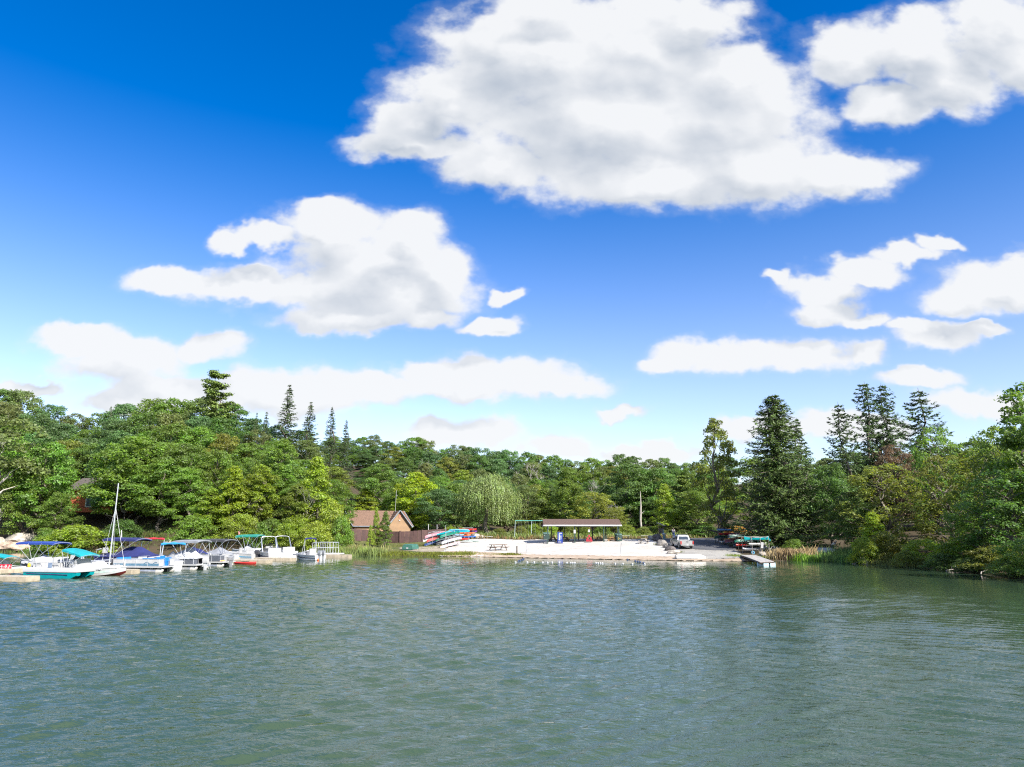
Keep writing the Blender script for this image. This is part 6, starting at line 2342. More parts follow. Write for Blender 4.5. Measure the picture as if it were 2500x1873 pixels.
# turquoise catamaran
def catamaran():
    yaw = rad(-12)
    L, W = 5.0, 2.2
    o = boat_origin(186, 1413, L / 2 - 0.1, -W * 0.36, yaw)
    t = thing('catamaran_boat', 'white and turquoise twin-hulled boat with turquoise canopy', 'boat', tuple(o), yaw, MG)
    for s in (-1, 1):
        mb = MB()
        rings = []
        for q in np.linspace(0, 1, 9):
            x = -L / 2 + L * q
            e = max(0, (q - 0.8) / 0.2) ** 2
            hw = 0.36 * (1 - 0.35 * e)
            y = s * W * 0.33
            rings.append([(x, y - hw, 0.52), (x, y - hw * 0.85, -0.1 + 0.35 * e), (x, y, -0.2 + 0.4 * e), (x, y + hw * 0.85, -0.1 + 0.35 * e), (x, y + hw, 0.52)])
        mb.loft(rings)
        h = mb.build('hull', TEALHULL, t, True)
        MB().box((-0.2, s * (W * 0.33 + s * 0 + 0.0) + s * 0.37, 0.34), (L * 0.8, 0.015, 0.05), ry=0.02).build('pinstripe', mat('dark_pin', (0.05, 0.03, 0.12), 0.4), h)
    mb = MB()
    rings = []
    for q in np.linspace(0, 1, 8):
        x = -L / 2 - 0.05 + (L + 0.1) * q
        e = max(0, (q - 0.75) / 0.25) ** 2
        hw = W / 2 * (1.02 - 0.10 * e)
        rings.append([(x, -hw, 0.50), (x, hw, 0.50), (x, hw * 1.0, 0.72 + 0.02 * q), (x, hw * 0.93, 0.86), (x, -hw * 0.93, 0.86), (x, -hw, 0.72)])
    mb.loft(rings)
    mb.build('deck', WHITE, t, True)
    mb = MB()
    seat_block(mb, (-1.5, 0, 0.86), (0.7, 1.7, 0.35), -1, 0.42)
    seat_block(mb, (0.2, 0.45, 0.86), (0.6, 0.6, 0.35), -1, 0.45)
    seat_block(mb, (0.2, -0.45, 0.86), (0.6, 0.6, 0.35), -1, 0.45)
    seat_block(mb, (1.9, 0, 0.86), (0.6, 1.6, 0.32), 1, 0.35)
    mb.build('seat', WHITE, t)
    MB().box((1.05, 0.35, 1.16), (0.5, 0.8, 0.6), taper=0.8).build('helm_console', WHITE, t)
    MB().poly([(1.15, -0.05, 1.45), (1.15, 0.75, 1.45), (1.35, 0.7, 1.78), (1.35, 0.0, 1.78)], [(0, 1, 2, 3), (3, 2, 1, 0)]).build('windscreen', SMOKE, t)
    rl = MB()
    for s in (-1, 1):
        y = s * 0.98
        rl.tube([(-2.3, y, 0.86), (-2.2, y, 1.30), (2.0, y, 1.32), (2.3, y, 0.86)], 0.02, 5)
        for x in (-1.4, -0.5, 0.4, 1.3):
            rl.tube([(x, y, 0.86), (x, y, 1.31)], 0.018, 5)
    rl.build('railing', STEEL, t, True)
    bimini(t, 0.9, 2.8, 2.0, 0.95, 2.02, TURQ, -0.5, 1.5, 0.14)
    mb = MB()
    mb.ball((-2.2, -0.9, 1.0), (0.12, 0.12, 0.2), 10, 8)
    mb.build('yellow_fender', mat('yellow_fender', (0.8, 0.5, 0.03), 0.5), t, True)
    MB().box((0.0, -1.06, 1.05), (0.38, 0.03, 0.4)).build('blue_pad', mat('blue_grey_pad', (0.2, 0.26, 0.36), 0.7), t)
    outboard(t, -2.55, -1, WHITE)


catamaran()


def sailboat():
    t, S = hull_boat('small white sailboat with dark red bottom and bare mast', 288, 1407.5, -8, 5.2, 1.8, 0.62, bottom=mat('red_bottom', (0.16, 0.02, 0.02), 0.5), stripe=mat('pale_green_line', (0.45, 0.58, 0.53), 0.5), name='sailboat', bow=1)
    bt = MB()                                           # antifouling shows above the waterline
    mastx = 0.95
    tent_cover(t, -2.5, 0.85, 1.7, 0.66, [(0, 0.35), (0.5, 0.5), (1, 0.62)], SILVERCV, 0.14, 'boom_tent')
    cab = MB().box((1.45, 0, 0.76), (1.1, 0.9, 0.26), taper=0.88).build('cabin_top', WHITE, t)
    m = MB().tube([(mastx, 0, 0.5), (mastx + 0.02, 0, 3.5), (mastx + 0.04, 0, 7.9)], [0.065, 0.06, 0.045], 8).build('mast', STEEL, t, True)
    MB().tube([(mastx - 0.05, 0, 1.32), (-2.1, 0, 1.15)], 0.045, 8).build('boom', STEEL, t, True)
    st = MB()
    for (x, y, z) in ((2.45, 0, 0.75), (0.75, 0.82, 0.66), (0.75, -0.82, 0.66)):
        st.tube([(x, y, z), (mastx + 0.03, 0, 5.8)], 0.011, 4)
    st.build('stay', GALV, m)
    MB().box((-2.75, 0, 0.35), (0.05, 0.3, 0.9)).build('rudder', WHITE, t)


sailboat()

# navy pontoon boat
t = pontoon_boat('navy pontoon boat with navy canopy and navy mooring cover', 368, 1387, -10, 7.0, 2.5, mat('navy_panel', (0.012, 0.016, 0.075), 0.35), None, STEEL, DARK, -1, cover=(NAVY, [(0, 0.3), (0.2, 0.15), (0.55, 0.95), (0.75, 0.8), (1, 0.1)]))
for (x0, r) in ((-1.9, 1.2), (-2.3, 1.6)):
    mb = MB()
    mb.tube([(x0 + r * math.sin(a), -1.215, 0.62 + r * 0.42 * math.cos(a)) for a in np.linspace(0.1, 1.4, 8)], 0.016, 4)
    mb.build('white_arc', WHITE, t)
mb = MB()
for x in (-0.42, -0.14):
    mb.poly([(x - 0.13, -1.205, 0.92), (x, -1.205, 1.06), (x + 0.13, -1.205, 0.92), (x, -1.205, 0.98)], [(0, 1, 3), (1, 2, 3), (3, 1, 0), (3, 2, 1)])
mb.build('emblem', WHITE, t)
bimini(t, -2.3, 1.7, 2.4, 1.25, 2.85, NAVY, -0.05, -0.8, 0.2, 0.16)
mb = MB()
mb.box((-2.0, -1.0, 1.75), (0.62, 0.04, 0.55))
mb.build('white_frame_board', WHITE, t)
mb = MB().tube([(-3.1, -0.9, 0.6), (-3.15, -0.9, 1.75), (-2.6, -0.9, 1.9)], 0.07, 6)
mb.build('ladder_hoop', WHITE, t, True)
mb = MB().tube([(-1.8, 1.0, 2.8), (-1.95, 1.0, 3.8)], 0.05, 6)
mb.build('light_mast', WHITE, t)

# white pontoon boat with bright blue seats
t = pontoon_boat('white pontoon boat with bright blue seats and open rails', 397, 1399, -8, 5.4, 2.4, WHITE, mat('slate_stripe', (0.10, 0.20, 0.28), 0.4), STEEL, DARK, -1, seats=BLUESEAT)
mb = MB()
for k, (x, w) in enumerate(((-2.1, 0.10), (-1.95, 0.05), (-1.84, 0.09), (-1.72, 0.05), (-1.62, 0.09))):
    mb.box((x, -1.155, 0.74), (w, 0.01, 0.11))
mb.build('side_print', WHITE, t)
mb = MB()
for k in range(10):
    x = 0.9 + k * 0.13
    mb.box((x, -1.155, 0.86 + 0.10 * math.sin(k * 0.9)), (0.15, 0.01, 0.05), ry=-0.5 * math.cos(k * 0.9))
mb.build('wave_print', MATS['slate_stripe'], t)
mb = MB()
for (dx, dy) in ((1.4, 0.4), (2.0, -0.55)):
    seat_block(mb, (dx, dy, 0.58), (0.55, 0.55, 0.42), 1, 0.48)
mb.build('captain_chair', BLUESEAT, t)

# boat with red rolled canopy, moored end-on
t, S = hull_boat('white runabout with a red rolled-up canopy', 369, 1383, -72, 4.8, 2.0, 0.85, name='runabout_boat', bow=-1, anchor=(0, 0))
rolled(t, 1.0, 0.2, 2.15, 0.9, 2.82, REDCV)
tent_cover(t, -1.9, 2.1, 1.8, 0.9, [(0, 0.1), (0.4, 0.5), (1, 0.15)], SILVERCV)

# boat with sky blue rolled canopy, moored end-on
t, S = hull_boat('grey covered runabout with a sky-blue rolled-up canopy', 419, 1391, -66, 5.0, 2.1, 0.95, name='runabout_boat', bow=-1, hull=LGREY, anchor=(0, 0))
tent_cover(t, -2.3, 2.2, 1.95, 0.98, [(0, 0.08), (0.42, 0.82), (0.6, 0.75), (1, 0.15)], GREYCV)
MB().poly([(-0.55, -0.86, 1.32), (0.45, -0.86, 1.32), (0.35, -0.55, 1.64), (-0.35, -0.55, 1.64)], [(0, 1, 2, 3), (3, 2, 1, 0)]).build('cover_window', NAVY, t)
rolled(t, 1.0, 2.0, 2.2, 1.0, 2.46, SKYCV, legs=3)

# grey pontoon boat
t = pontoon_boat('dark grey pontoon boat with pale grey peaked cover and white motor', 480, 1393, -10, 5.6, 2.4, DGREY, None, STEEL, WHITE, 1, cover=(SILVERCV, [(0, 0.15), (0.35, 0.15), (0.72, 0.95), (0.8, 0.9), (1, 0.1)]))
bimini(t, -0.1, 2.75, 2.35, 1.25, 2.72, GREYCV, 0.05, 1.2, 0.18, 0.14)
mb = MB()
for s in (-1, 1):
    mb.tube([(2.75, 0.55 + s * 0.17, 1.25), (3.15, 0.55 + s * 0.17, 0.1)], 0.025, 5)
for k in range(4):
    q = k / 3.5
    mb.tube([(2.78 + 0.35 * q, 0.38, 1.15 - 0.95 * q), (2.78 + 0.35 * q, 0.72, 1.15 - 0.95 * q)], 0.02, 5)
mb.build('boarding_ladder', WHITE, t)

# charcoal canopy pontoon boat
t = pontoon_boat('pontoon boat with charcoal canopy and an orange towel on deck', 545, 1385.5, -10, 5.8, 2.4, DGREY, None, STEEL, GALV, 1, seats=WHITE)
bimini(t, 0.2, 2.95, 2.35, 1.25, 2.75, CHAR, 0.0, 1.4, 0.2, 0.12)
mb = MB()
mb.grid(lambda a, b: (2.35 + 0.42 * b, -1.15 + 0.7 * a, 0.62 + 0.10 * abs(math.sin(a * 9)) * math.sin(PI * b) + 0.02), 14, 5)
mb.build('orange_towel', mat('orange_cloth', (0.85, 0.36, 0.10), 0.9), t, True)
MB().box((0.4, -1.22, 1.05), (1.8, 0.06, 0.5)).build('fender_board', WHITE, t)

# teal canopy deck boat
t, S = hull_boat('white deck boat with teal canopy and blue swooshes', 650, 1362, -10, 6.0, 2.3, 0.95, stripe=mat('blue_swoosh', (0.06, 0.30, 0.48), 0.3), bow=-1, name='deck_boat')
bimini(t, -2.0, 1.4, 2.2, 1.0, 2.95, TEALCV, 0.05, -0.3, 0.22, 0.16)
tent_cover(t, -1.4, 1.9, 1.8, 0.98, [(0, 0.25), (0.25, 0.7), (0.45, 0.25), (1, 0.35)], SILVERCV)
mb = MB()
seat_block(mb, (2.35, 0, 0.65), (0.7, 1.7, 0.5), 1, 0.4)
mb.build('stern_seat', WHITE, t)
outboard(t, 3.0, 1, WHITE)
mb = MB().tube([(-2.2, 0.2, 2.9), (-2.32, 0.2, 3.6)], 0.02, 5)
mb.poly([(-2.32, 0.2, 3.6), (-2.26, 0.2, 3.2), (-2.1, 0.25, 3.15), (-2.16, 0.22, 3.5)], [(0, 1, 2, 3), (3, 2, 1, 0)])
mb.build('flag', mat('flag_pink', (0.75, 0.3, 0.3), 0.8), t)

# two bowriders with metal arches
BLUEST = mat('navy_band', (0.02, 0.03, 0.10), 0.3)
for (u, v, lab, m2, au) in ((655, 1366, 'navy-striped runabout with the wider metal tow arch', BLUEST, -0.2), (690, 1362, 'navy-striped runabout with the narrower metal tow arch', BLUEST, -0.4)):
    t, S = hull_boat(lab, u, v, -52, 5.6, 2.2, 1.0, stripe=m2, bow=-1, name='runabout_boat', anchor=(0, 0))
    arch(t, au + 0.7, au - 0.2, 2.1, 0.98, 2.95)
    mb = MB()
    seat_block(mb, (1.7, 0, 0.75), (0.9, 1.7, 0.40), 1, 0.35)
    seat_block(mb, (0.6, 0.5, 0.7), (0.6, 0.55, 0.4), 1, 0.4)
    mb.build('seat', WHITE, t)
    mb = MB().poly([(-1.0, -0.95, 1.0), (-0.2, -1.0, 1.0), (0.0, -0.92, 1.38), (-0.5, -0.8, 1.42)], [(0, 1, 2, 3), (3, 2, 1, 0)])
    mb.poly([(-1.0, 0.95, 1.0), (-1.0, -0.95, 1.0), (-0.5, -0.8, 1.42), (-0.5, 0.8, 1.42)], [(0, 1, 2, 3), (3, 2, 1, 0)])
    mb.build('windscreen', SMOKE, t)

# little grey boat with navy rolled canopy
t, S = hull_boat('little grey fishing boat with navy rolled canopy and outboard motor', 768, 1369, -34, 4.6, 1.9, 0.70, bow=-1, hull=LGREY, stripe=mat('dark_stripe', (0.06, 0.07, 0.1), 0.4), name='fishing_boat')
rolled(t, -0.3, 0.25, 1.8, 0.75, 2.62, NAVY)
tent_cover(t, -2.1, 0.1, 1.6, 0.72, [(0, 0.1), (0.8, 0.45), (1, 0.3)], GREYCV)
mb = MB()
seat_block(mb, (0.6, 0.0, 0.6), (0.5, 1.1, 0.4), 1, 0.45)
mb.box((-0.05, -0.1, 1.05), (0.5, 0.7, 0.16), ry=-0.5)
mb.build('seat', WHITE, t)
outboard(t, 2.25, 1, GALV, -0.3)
outboard(t, 2.25, 1, GALV, 0.3)
MB().ball((2.55, -0.6, 0.1), (0.13, 0.13, 0.16), 8, 6).build('orange_fender', mat('orange_plastic', (0.8, 0.16, 0.03), 0.5), t, True)

# two more covered boats farther back in the row
t, S = hull_boat('navy covered runabout tucked behind the grey peaked cover', 472, 1378, -20, 5.0, 2.1, 0.95, name='runabout_boat', bow=-1, anchor=(0, 0))
tent_cover(t, -2.2, 2.2, 1.9, 0.98, [(0, 0.1), (0.45, 0.9), (0.7, 0.7), (1, 0.15)], NAVY)
t, S = hull_boat('small grey covered boat behind the charcoal canopy boat', 532, 1372, -20, 4.6, 2.0, 0.9, name='runabout_boat', bow=-1, anchor=(0, 0))
tent_cover(t, -2.0, 2.0, 1.8, 0.92, [(0, 0.1), (0.55, 0.85), (1, 0.15)], GREYCV)
t, S = hull_boat('white open boat tied between teal and charcoal canopies', 585, 1366, -16, 4.8, 2.0, 0.85, name='runabout_boat', bow=-1, anchor=(0, 0), stripe=MATS['blue_swoosh'])
mb = MB()
seat_block(mb, (1.2, 0, 0.6), (0.7, 1.5, 0.45), 1, 0.4)
seat_block(mb, (-0.4, 0.4, 0.6), (0.5, 0.5, 0.45), 1, 0.45)
mb.build('seat', WHITE, t)
outboard(t, 2.35, 1, DARK)

# railed swim raft
def raft():
    yaw = rad(-8)
    o = boat_origin(825, 1361, 2.4, -1.1, yaw)
    t = thing('swim_raft', 'white pontoon raft with tall metal railings beside the reeds', 'raft', tuple(o), yaw, MG)
    for s in (-1, 1):
        MB().tube([(-2.4, s * 0.85, 0.1), (2.1, s * 0.85, 0.1), (2.45, s * 0.85, 0.22)], [0.26, 0.26, 0.08], 10).build('pontoon', ALU, t, True)
    MB().box((0, 0, 0.48), (4.9, 2.3, 0.12)).build('deck', mat('raft_deck', (0.68, 0.66, 0.62), 0.8), t)
    r = MB()
    for y in (-1.0, 1.0):
        r.tube([(-1.5, y, 0.5), (-1.45, y, 1.95), (-1.3, y, 2.05), (1.6, y, 2.05), (1.6, y, 0.5)], 0.035, 6)
        for x in (-0.9, -0.35, 0.2, 0.75, 1.2):
            r.tube([(x, y, 0.5), (x, y, 2.05)], 0.03, 5)
        r.tube([(-1.46, y, 1.3), (1.6, y, 1.3)], 0.028, 5)
    for x in (-1.46, 1.6):
        r.tube([(x, -1.0, 2.0), (x, 1.0, 2.0)], 0.03, 5)
    r.build('railing', STEEL, t, True)
    MB().tube([(1.9, -0.9, 0.3), (2.0, -0.9, -0.05)], 0.22, 10).build('tyre_fender', BLACK, t, True)


raft()


# ------------------------------------------------------------------ canoes and kayaks
def craft_mesh(kind, L, W, D):
    """canoe: open, upswept ends; kayak: closed deck with cockpit; board: thin plank"""
    n = 14
    rings = []
    for i in range(n + 1):
        s = -1 + 2 * i / n
        b = max(0.015, W / 2 * (1 - abs(s) ** 2.4))
        rock = D * (0.55 if kind == 'canoe' else 0.30) * abs(s) ** 4
        keel = 0.10 * D * s ** 2 + (0.25 * D * abs(s) ** 6)
        top = D + rock
        x = s * L / 2
        if kind == 'canoe':
            ring = [(x, -b, top), (x, -b * 0.98, top * 0.55 + keel * 0.45), (x, -b * 0.6, keel + 0.04 * D), (x, 0, keel), (x, b * 0.6, keel + 0.04 * D), (x, b * 0.98, top * 0.55 + keel * 0.45), (x, b, top),
                    (x, b * 0.90, top - 0.01), (x, b * 0.85, top * 0.5 + 0.05), (x, 0, keel + 0.05), (x, -b * 0.85, top * 0.5 + 0.05), (x, -b * 0.90, top - 0.01)]
        else:
            dk = D * (0.85 + 0.25 * (1 - s * s))
            ring = [(x, -b, D * 0.6 + rock), (x, -b * 0.75, keel + 0.15 * D), (x, 0, keel), (x, b * 0.75, keel + 0.15 * D), (x, b, D * 0.6 + rock), (x, b * 0.6, dk + rock), (x, 0, dk + rock + 0.03), (x, -b * 0.6, dk + rock)]
        rings.append(ring)
    return MB().loft(rings)


CRAFT_COL = {
    'pink': (0.72, 0.30, 0.34), 'white': (0.74, 0.72, 0.68), 'redwhite': (0.55, 0.08, 0.07), 'navy': (0.01, 0.05, 0.20), 'green': (0.0, 0.20, 0.12), 'dkgreen': (0.01, 0.09, 0.06), 'grey': (0.55, 0.56, 0.60),
    'cyan': (0.0, 0.45, 0.70), 'turq': (0.0, 0.40, 0.45), 'orange': (0.80, 0.18, 0.04), 'red': (0.60, 0.04, 0.03), 'purple': (0.20, 0.05, 0.35), 'blue': (0.03, 0.16, 0.55), 'mint': (0.40, 0.68, 0.60), 'yellow': (0.75, 0.62, 0.12),
    'maroon': (0.16, 0.03, 0.05), 'ltblue': (0.25, 0.42, 0.62), 'teal': (0.0, 0.32, 0.34), 'dkgrey': (0.08, 0.09, 0.10), 'black': (0.03, 0.03, 0.035), 'palepink': (0.74, 0.52, 0.53)}


def craft(kind, col, loc, yaw, label, L=None, flip=False, tilt=0.0, group='canoes and kayaks on the racks', roll=0.0):
    L = L or {'canoe': 4.6, 'kayak': 3.1, 'board': 3.2, 'jon': 3.6}[kind]
    W, D = {'canoe': (0.85, 0.34), 'kayak': (0.72, 0.28), 'board': (0.75, 0.11), 'jon': (1.3, 0.42)}[kind]
    t = thing({'canoe': 'canoe', 'kayak': 'kayak', 'board': 'paddleboard', 'jon': 'rowing_boat'}[kind], label, {'canoe': 'canoe', 'kayak': 'kayak', 'board': 'paddleboard', 'jon': 'boat'}[kind], loc, 0, group)
    t.rotation_euler = (PI + roll if flip else roll, tilt, yaw)
    if flip:
        t.location.z += D
    m = mat('craft_' + col, tuple(c * 0.68 for c in CRAFT_COL[col]), 0.4, var=0.10, vscale=1.5)
    craft_mesh(kind, L, W, D).build('hull', m, t, True)
    if kind == 'canoe':
        mb = MB()
        for s in (-1, 1):
            mb.tube([(x * L / 2, s * (W / 2 * (1 - abs(x) ** 2.4) + 0.005), D + D * 0.55 * abs(x) ** 4) for x in np.linspace(-0.97, 0.97, 13)], 0.018, 4)
        mb.build('gunwale', GALV, t)
        for x in (-0.28, 0.28):
            MB().box((x * L, 0, D * 0.75), (0.24, W * 0.8, 0.03)).build('seat', GREYWOOD, t)
    elif kind == 'kayak':
        mb = MB()
        mb.tube([(0.45 * math.cos(a), 0.22 * math.sin(a), D * 1.12 + 0.02) for a in np.linspace(0, 2 * PI, 17)], 0.022, 5)
        mb.build('cockpit_rim', BLACK, t)
        MB().box((0, 0, D * 1.09), (0.72, 0.34, 0.02)).build('seat_well', BLACK, t)
    return t


def rack(u, v, yaw, n_posts, spacing, tiers, label, h=2.0, group='boat racks', m=None, width=1.5, tilt=0.0):
    """posts in a line with arms on both sides; yaw is the direction of the line"""
    p = gt(u, v)
    t = thing('boat_rack', label, 'rack', tuple(p), yaw, group)
    m = m or GALV
    for k in range(n_posts):
        x = (k - (n_posts - 1) / 2) * spacing
        z0 = tz(*(p + rotv((x, 0, 0), yaw))[:2]) - p.z
        for s in (-1, 1):
            MB().tube([(x, s * width / 2, z0 - 0.2), (x, s * width / 2, h + x * math.tan(tilt))], 0.035, 6).build('post', m, t)
        for z in tiers:
            MB().tube([(x, -width / 2 - 0.1, z + x * math.tan(tilt)), (x, width / 2 + 0.1, z + x * math.tan(tilt))], 0.028, 5).build('arm', m, t)
    mb = MB()
    for s in (-1, 1):
        e = (n_posts - 1) / 2 * spacing
        mb.tube([(-e, s * width / 2, h - e * math.tan(tilt)), (e, s * width / 2, h + e * math.tan(tilt))], 0.028, 5)
    mb.build('top_rail', m, t)
    return t, p


def on_rack(p, yaw, off, tier, along=0.0):
    q = p + rotv((along, off, 0), yaw)
    return (q.x, q.y, p.z + tier + 0.03)


TL = 0.17
LY = rad(50)                                            # the beach racks: boats point up the beach
T3 = (0.35, 0.98, 1.62)
rk, p = rack(1060, 1331, LY, 2, 1.8, T3, 'metal rack holding the pink, white and navy canoes', 2.15, width=1.1, tilt=TL)
craft('canoe', 'navy', on_rack(p, LY, 0, T3[0], 0.0), LY, 'navy canoe on the lowest arms of the rack by the fence', flip=True, tilt=-TL)
craft('canoe', 'redwhite', on_rack(p, LY, -0.30, T3[1], 0.2), LY, 'white and red canoe in the middle of the rack by the fence', flip=True, tilt=-TL)
craft('canoe', 'white', on_rack(p, LY, 0.42, T3[1] + 0.05, 0.1), LY, 'white canoe behind the red one on the fence rack', flip=True, tilt=-TL)
craft('canoe', 'pink', on_rack(p, LY, 0, T3[2], 0.1), LY, 'faded pink canoe on top of the rack by the fence', flip=True, tilt=-TL)
rk, p = rack(1101, 1336, LY, 2, 2.2, T3, 'metal rack nearest the water holding pale canoes', 1.6, width=1.0, tilt=TL)
craft('canoe', 'palepink', on_rack(p, LY, 0.0, T3[0] - 0.1, -0.2), LY, 'pale pink canoe on the lowest arms nearest the water', flip=True, tilt=-TL)
craft('canoe', 'grey', on_rack(p, LY, 0.0, T3[1], 0.1), LY, 'light grey canoe above the pale pink one', flip=True, tilt=-TL)
rk, p = rack(1094, 1329, LY, 2, 1.8, T3, 'metal rack between fence rack and pale canoes', 2.1, width=1.1, tilt=TL)
craft('canoe', 'black', on_rack(p, LY, 0.2, T3[0], -0.4), LY, 'black canoe low down in the middle rack', flip=True, tilt=-TL)
craft('canoe', 'dkgreen', on_rack(p, LY, 0.1, T3[1], -0.6), LY, 'dark green canoe in the middle rack', flip=True, tilt=-TL)
craft('canoe', 'green', on_rack(p, LY, -0.3, T3[2] - 0.1, 0.0), LY, 'emerald green canoe on top of the middle rack', flip=True, tilt=-TL)
craft('kayak', 'turq', on_rack(p, LY, 0.5, T3[2], -0.6), LY, 'turquoise kayak beside the emerald canoe', tilt=-TL)
rk, p = rack(1120, 1324, rad(20), 3, 1.6, T3, 'metal rack of bright kayaks next to the sand', 2.1, width=1.2)
KY = rad(12)
craft('kayak', 'red', on_rack(p, KY, -0.25, T3[0], 0.2), rad(16), 'red kayak on the lowest arms next to the sand', 3.3)
craft('kayak', 'orange', on_rack(p, KY, 0.3, T3[1], 0.5), rad(14), 'orange kayak on the middle arms next to the sand', 3.2)
craft('kayak', 'ltblue', on_rack(p, KY, -0.3, T3[1] + 0.05, -0.6), rad(18), 'light blue kayak on the middle arms beside the orange one', 3.0)
craft('kayak', 'cyan', on_rack(p, KY, -0.35, T3[2], 0.0), rad(10), 'bright cyan kayak on the top arms', 3.6)
craft('kayak', 'cyan', on_rack(p, KY, 0.30, T3[2] + 0.30, 0.1), rad(12), 'second cyan kayak lying above the first', 3.4, flip=True)
rk, p = rack(1142, 1318, rad(24), 2, 1.6, T3, 'metal rack of red and purple kayaks beside the tan boulder', 2.1, width=1.0)
craft('kayak', 'blue', on_rack(p, rad(24), 0, T3[0], 0), rad(24), 'blue kayak low on the rack beside the tan boulder')
craft('kayak', 'orange', on_rack(p, rad(24), 0, T3[1], -0.3), rad(24), 'orange kayak in the middle of the rack beside the boulder')
craft('kayak', 'purple', on_rack(p, rad(24), 0.55, T3[1] + 0.25, 0.5), rad(28), 'purple kayak end poking out beside the boulder')
craft('kayak', 'red', on_rack(p, rad(24), 0, T3[2], 0), rad(22), 'red kayak on top of the rack beside the boulder', 3.3)
p = gt(1131, 1326)
craft('board', 'white', (p.x, p.y, p.z + 0.12), rad(-6), 'white paddleboard lying on the sand by the kayaks', group='boards on the sand')
p = gt(1148, 1324)
craft('board', 'mint', (p.x, p.y, p.z + 0.12), rad(-10), 'mint and yellow paddleboard lying on the sand', group='boards on the sand')
p = gt(1190, 1313)
craft('board', 'white', (p.x, p.y, p.z + 0.10), rad(-35), 'white board lying at the top of the beach by the willow', 2.4, group='boards on the sand')

# upturned green jon boat on the grass
def jon_boat(u, v, yaw, m, label, L=3.4, W=1.35, D=0.55, square=True, z=0.05, plate=False, name='rowing_boat'):
    p = gt(u, v)
    t = thing(name, label, 'boat', (p.x, p.y, p.z + z), yaw)
    rings = []
    n = 10
    for i in range(n + 1):
        s = i / n
        e = max(0, (s - 0.7) / 0.3)
        w = W / 2 * (1 - (0.30 if square else 0.75) * e ** 2)
        w2 = w * 0.82
        x = -L / 2 + L * s
        top = D * (1 - 0.40 * e ** 2 - (0.10 if s == 0 else 0))
        rings.append([(x, -w, 0), (x, -w * 0.97, top * 0.55), (x, -w2, top), (x, -w2 * 0.4, top + 0.05), (x, w2 * 0.4, top + 0.05), (x, w2, top), (x, w * 0.97, top * 0.55), (x, w, 0)])
    MB().loft(rings).build('hull', m, t, True)
    mb = MB()
    for y in (-0.35, 0, 0.35):
        mb.box((-0.1, y * W * 0.8, D + 0.055), (L * 0.8, 0.05, 0.03))
    mb.build('keel_strip', m, t)
    g = MB()
    for s in (-1, 1):
        g.tube([(r[0][0], s * (abs(r[0][1]) + 0.02), 0.03) for r in rings], 0.03, 5)
    g.build('gunwale', GALV, t)
    if plate:
        MB().box((-L / 2 - 0.02, 0, 0.22), (0.02, 0.32, 0.2)).build('transom_plate', WHITE, t)
    return t


jon_boat(1004, 1342, rad(75), mat('green_boat', (0.05, 0.15, 0.115), 0.5, var=0.15), 'upturned green rowing boat on the grass with a white transom plate', 3.2, 1.75, 0.75, plate=True)
jon_boat(1686, 1366, rad(-3), mat('chalk_white_hull', (0.72, 0.69, 0.62), 0.7, var=0.12, vscale=2), 'long white upturned boat at the waterline below the ramp', 3.7, 1.3, 0.42, z=0.12)
jon_boat(1886, 1344, rad(15), mat('dirty_white_hull', (0.62, 0.60, 0.55), 0.6, var=0.2), 'dirty white upturned boat behind the straw-coloured grass', 2.2, 1.2, 0.5)
jon_boat(2018, 1350, rad(-40), mat('grey_inflatable', (0.36, 0.37, 0.40), 0.5, var=0.12), 'grey boat pulled up in the shade beside the bending person', 2.4, 1.2, 0.55)

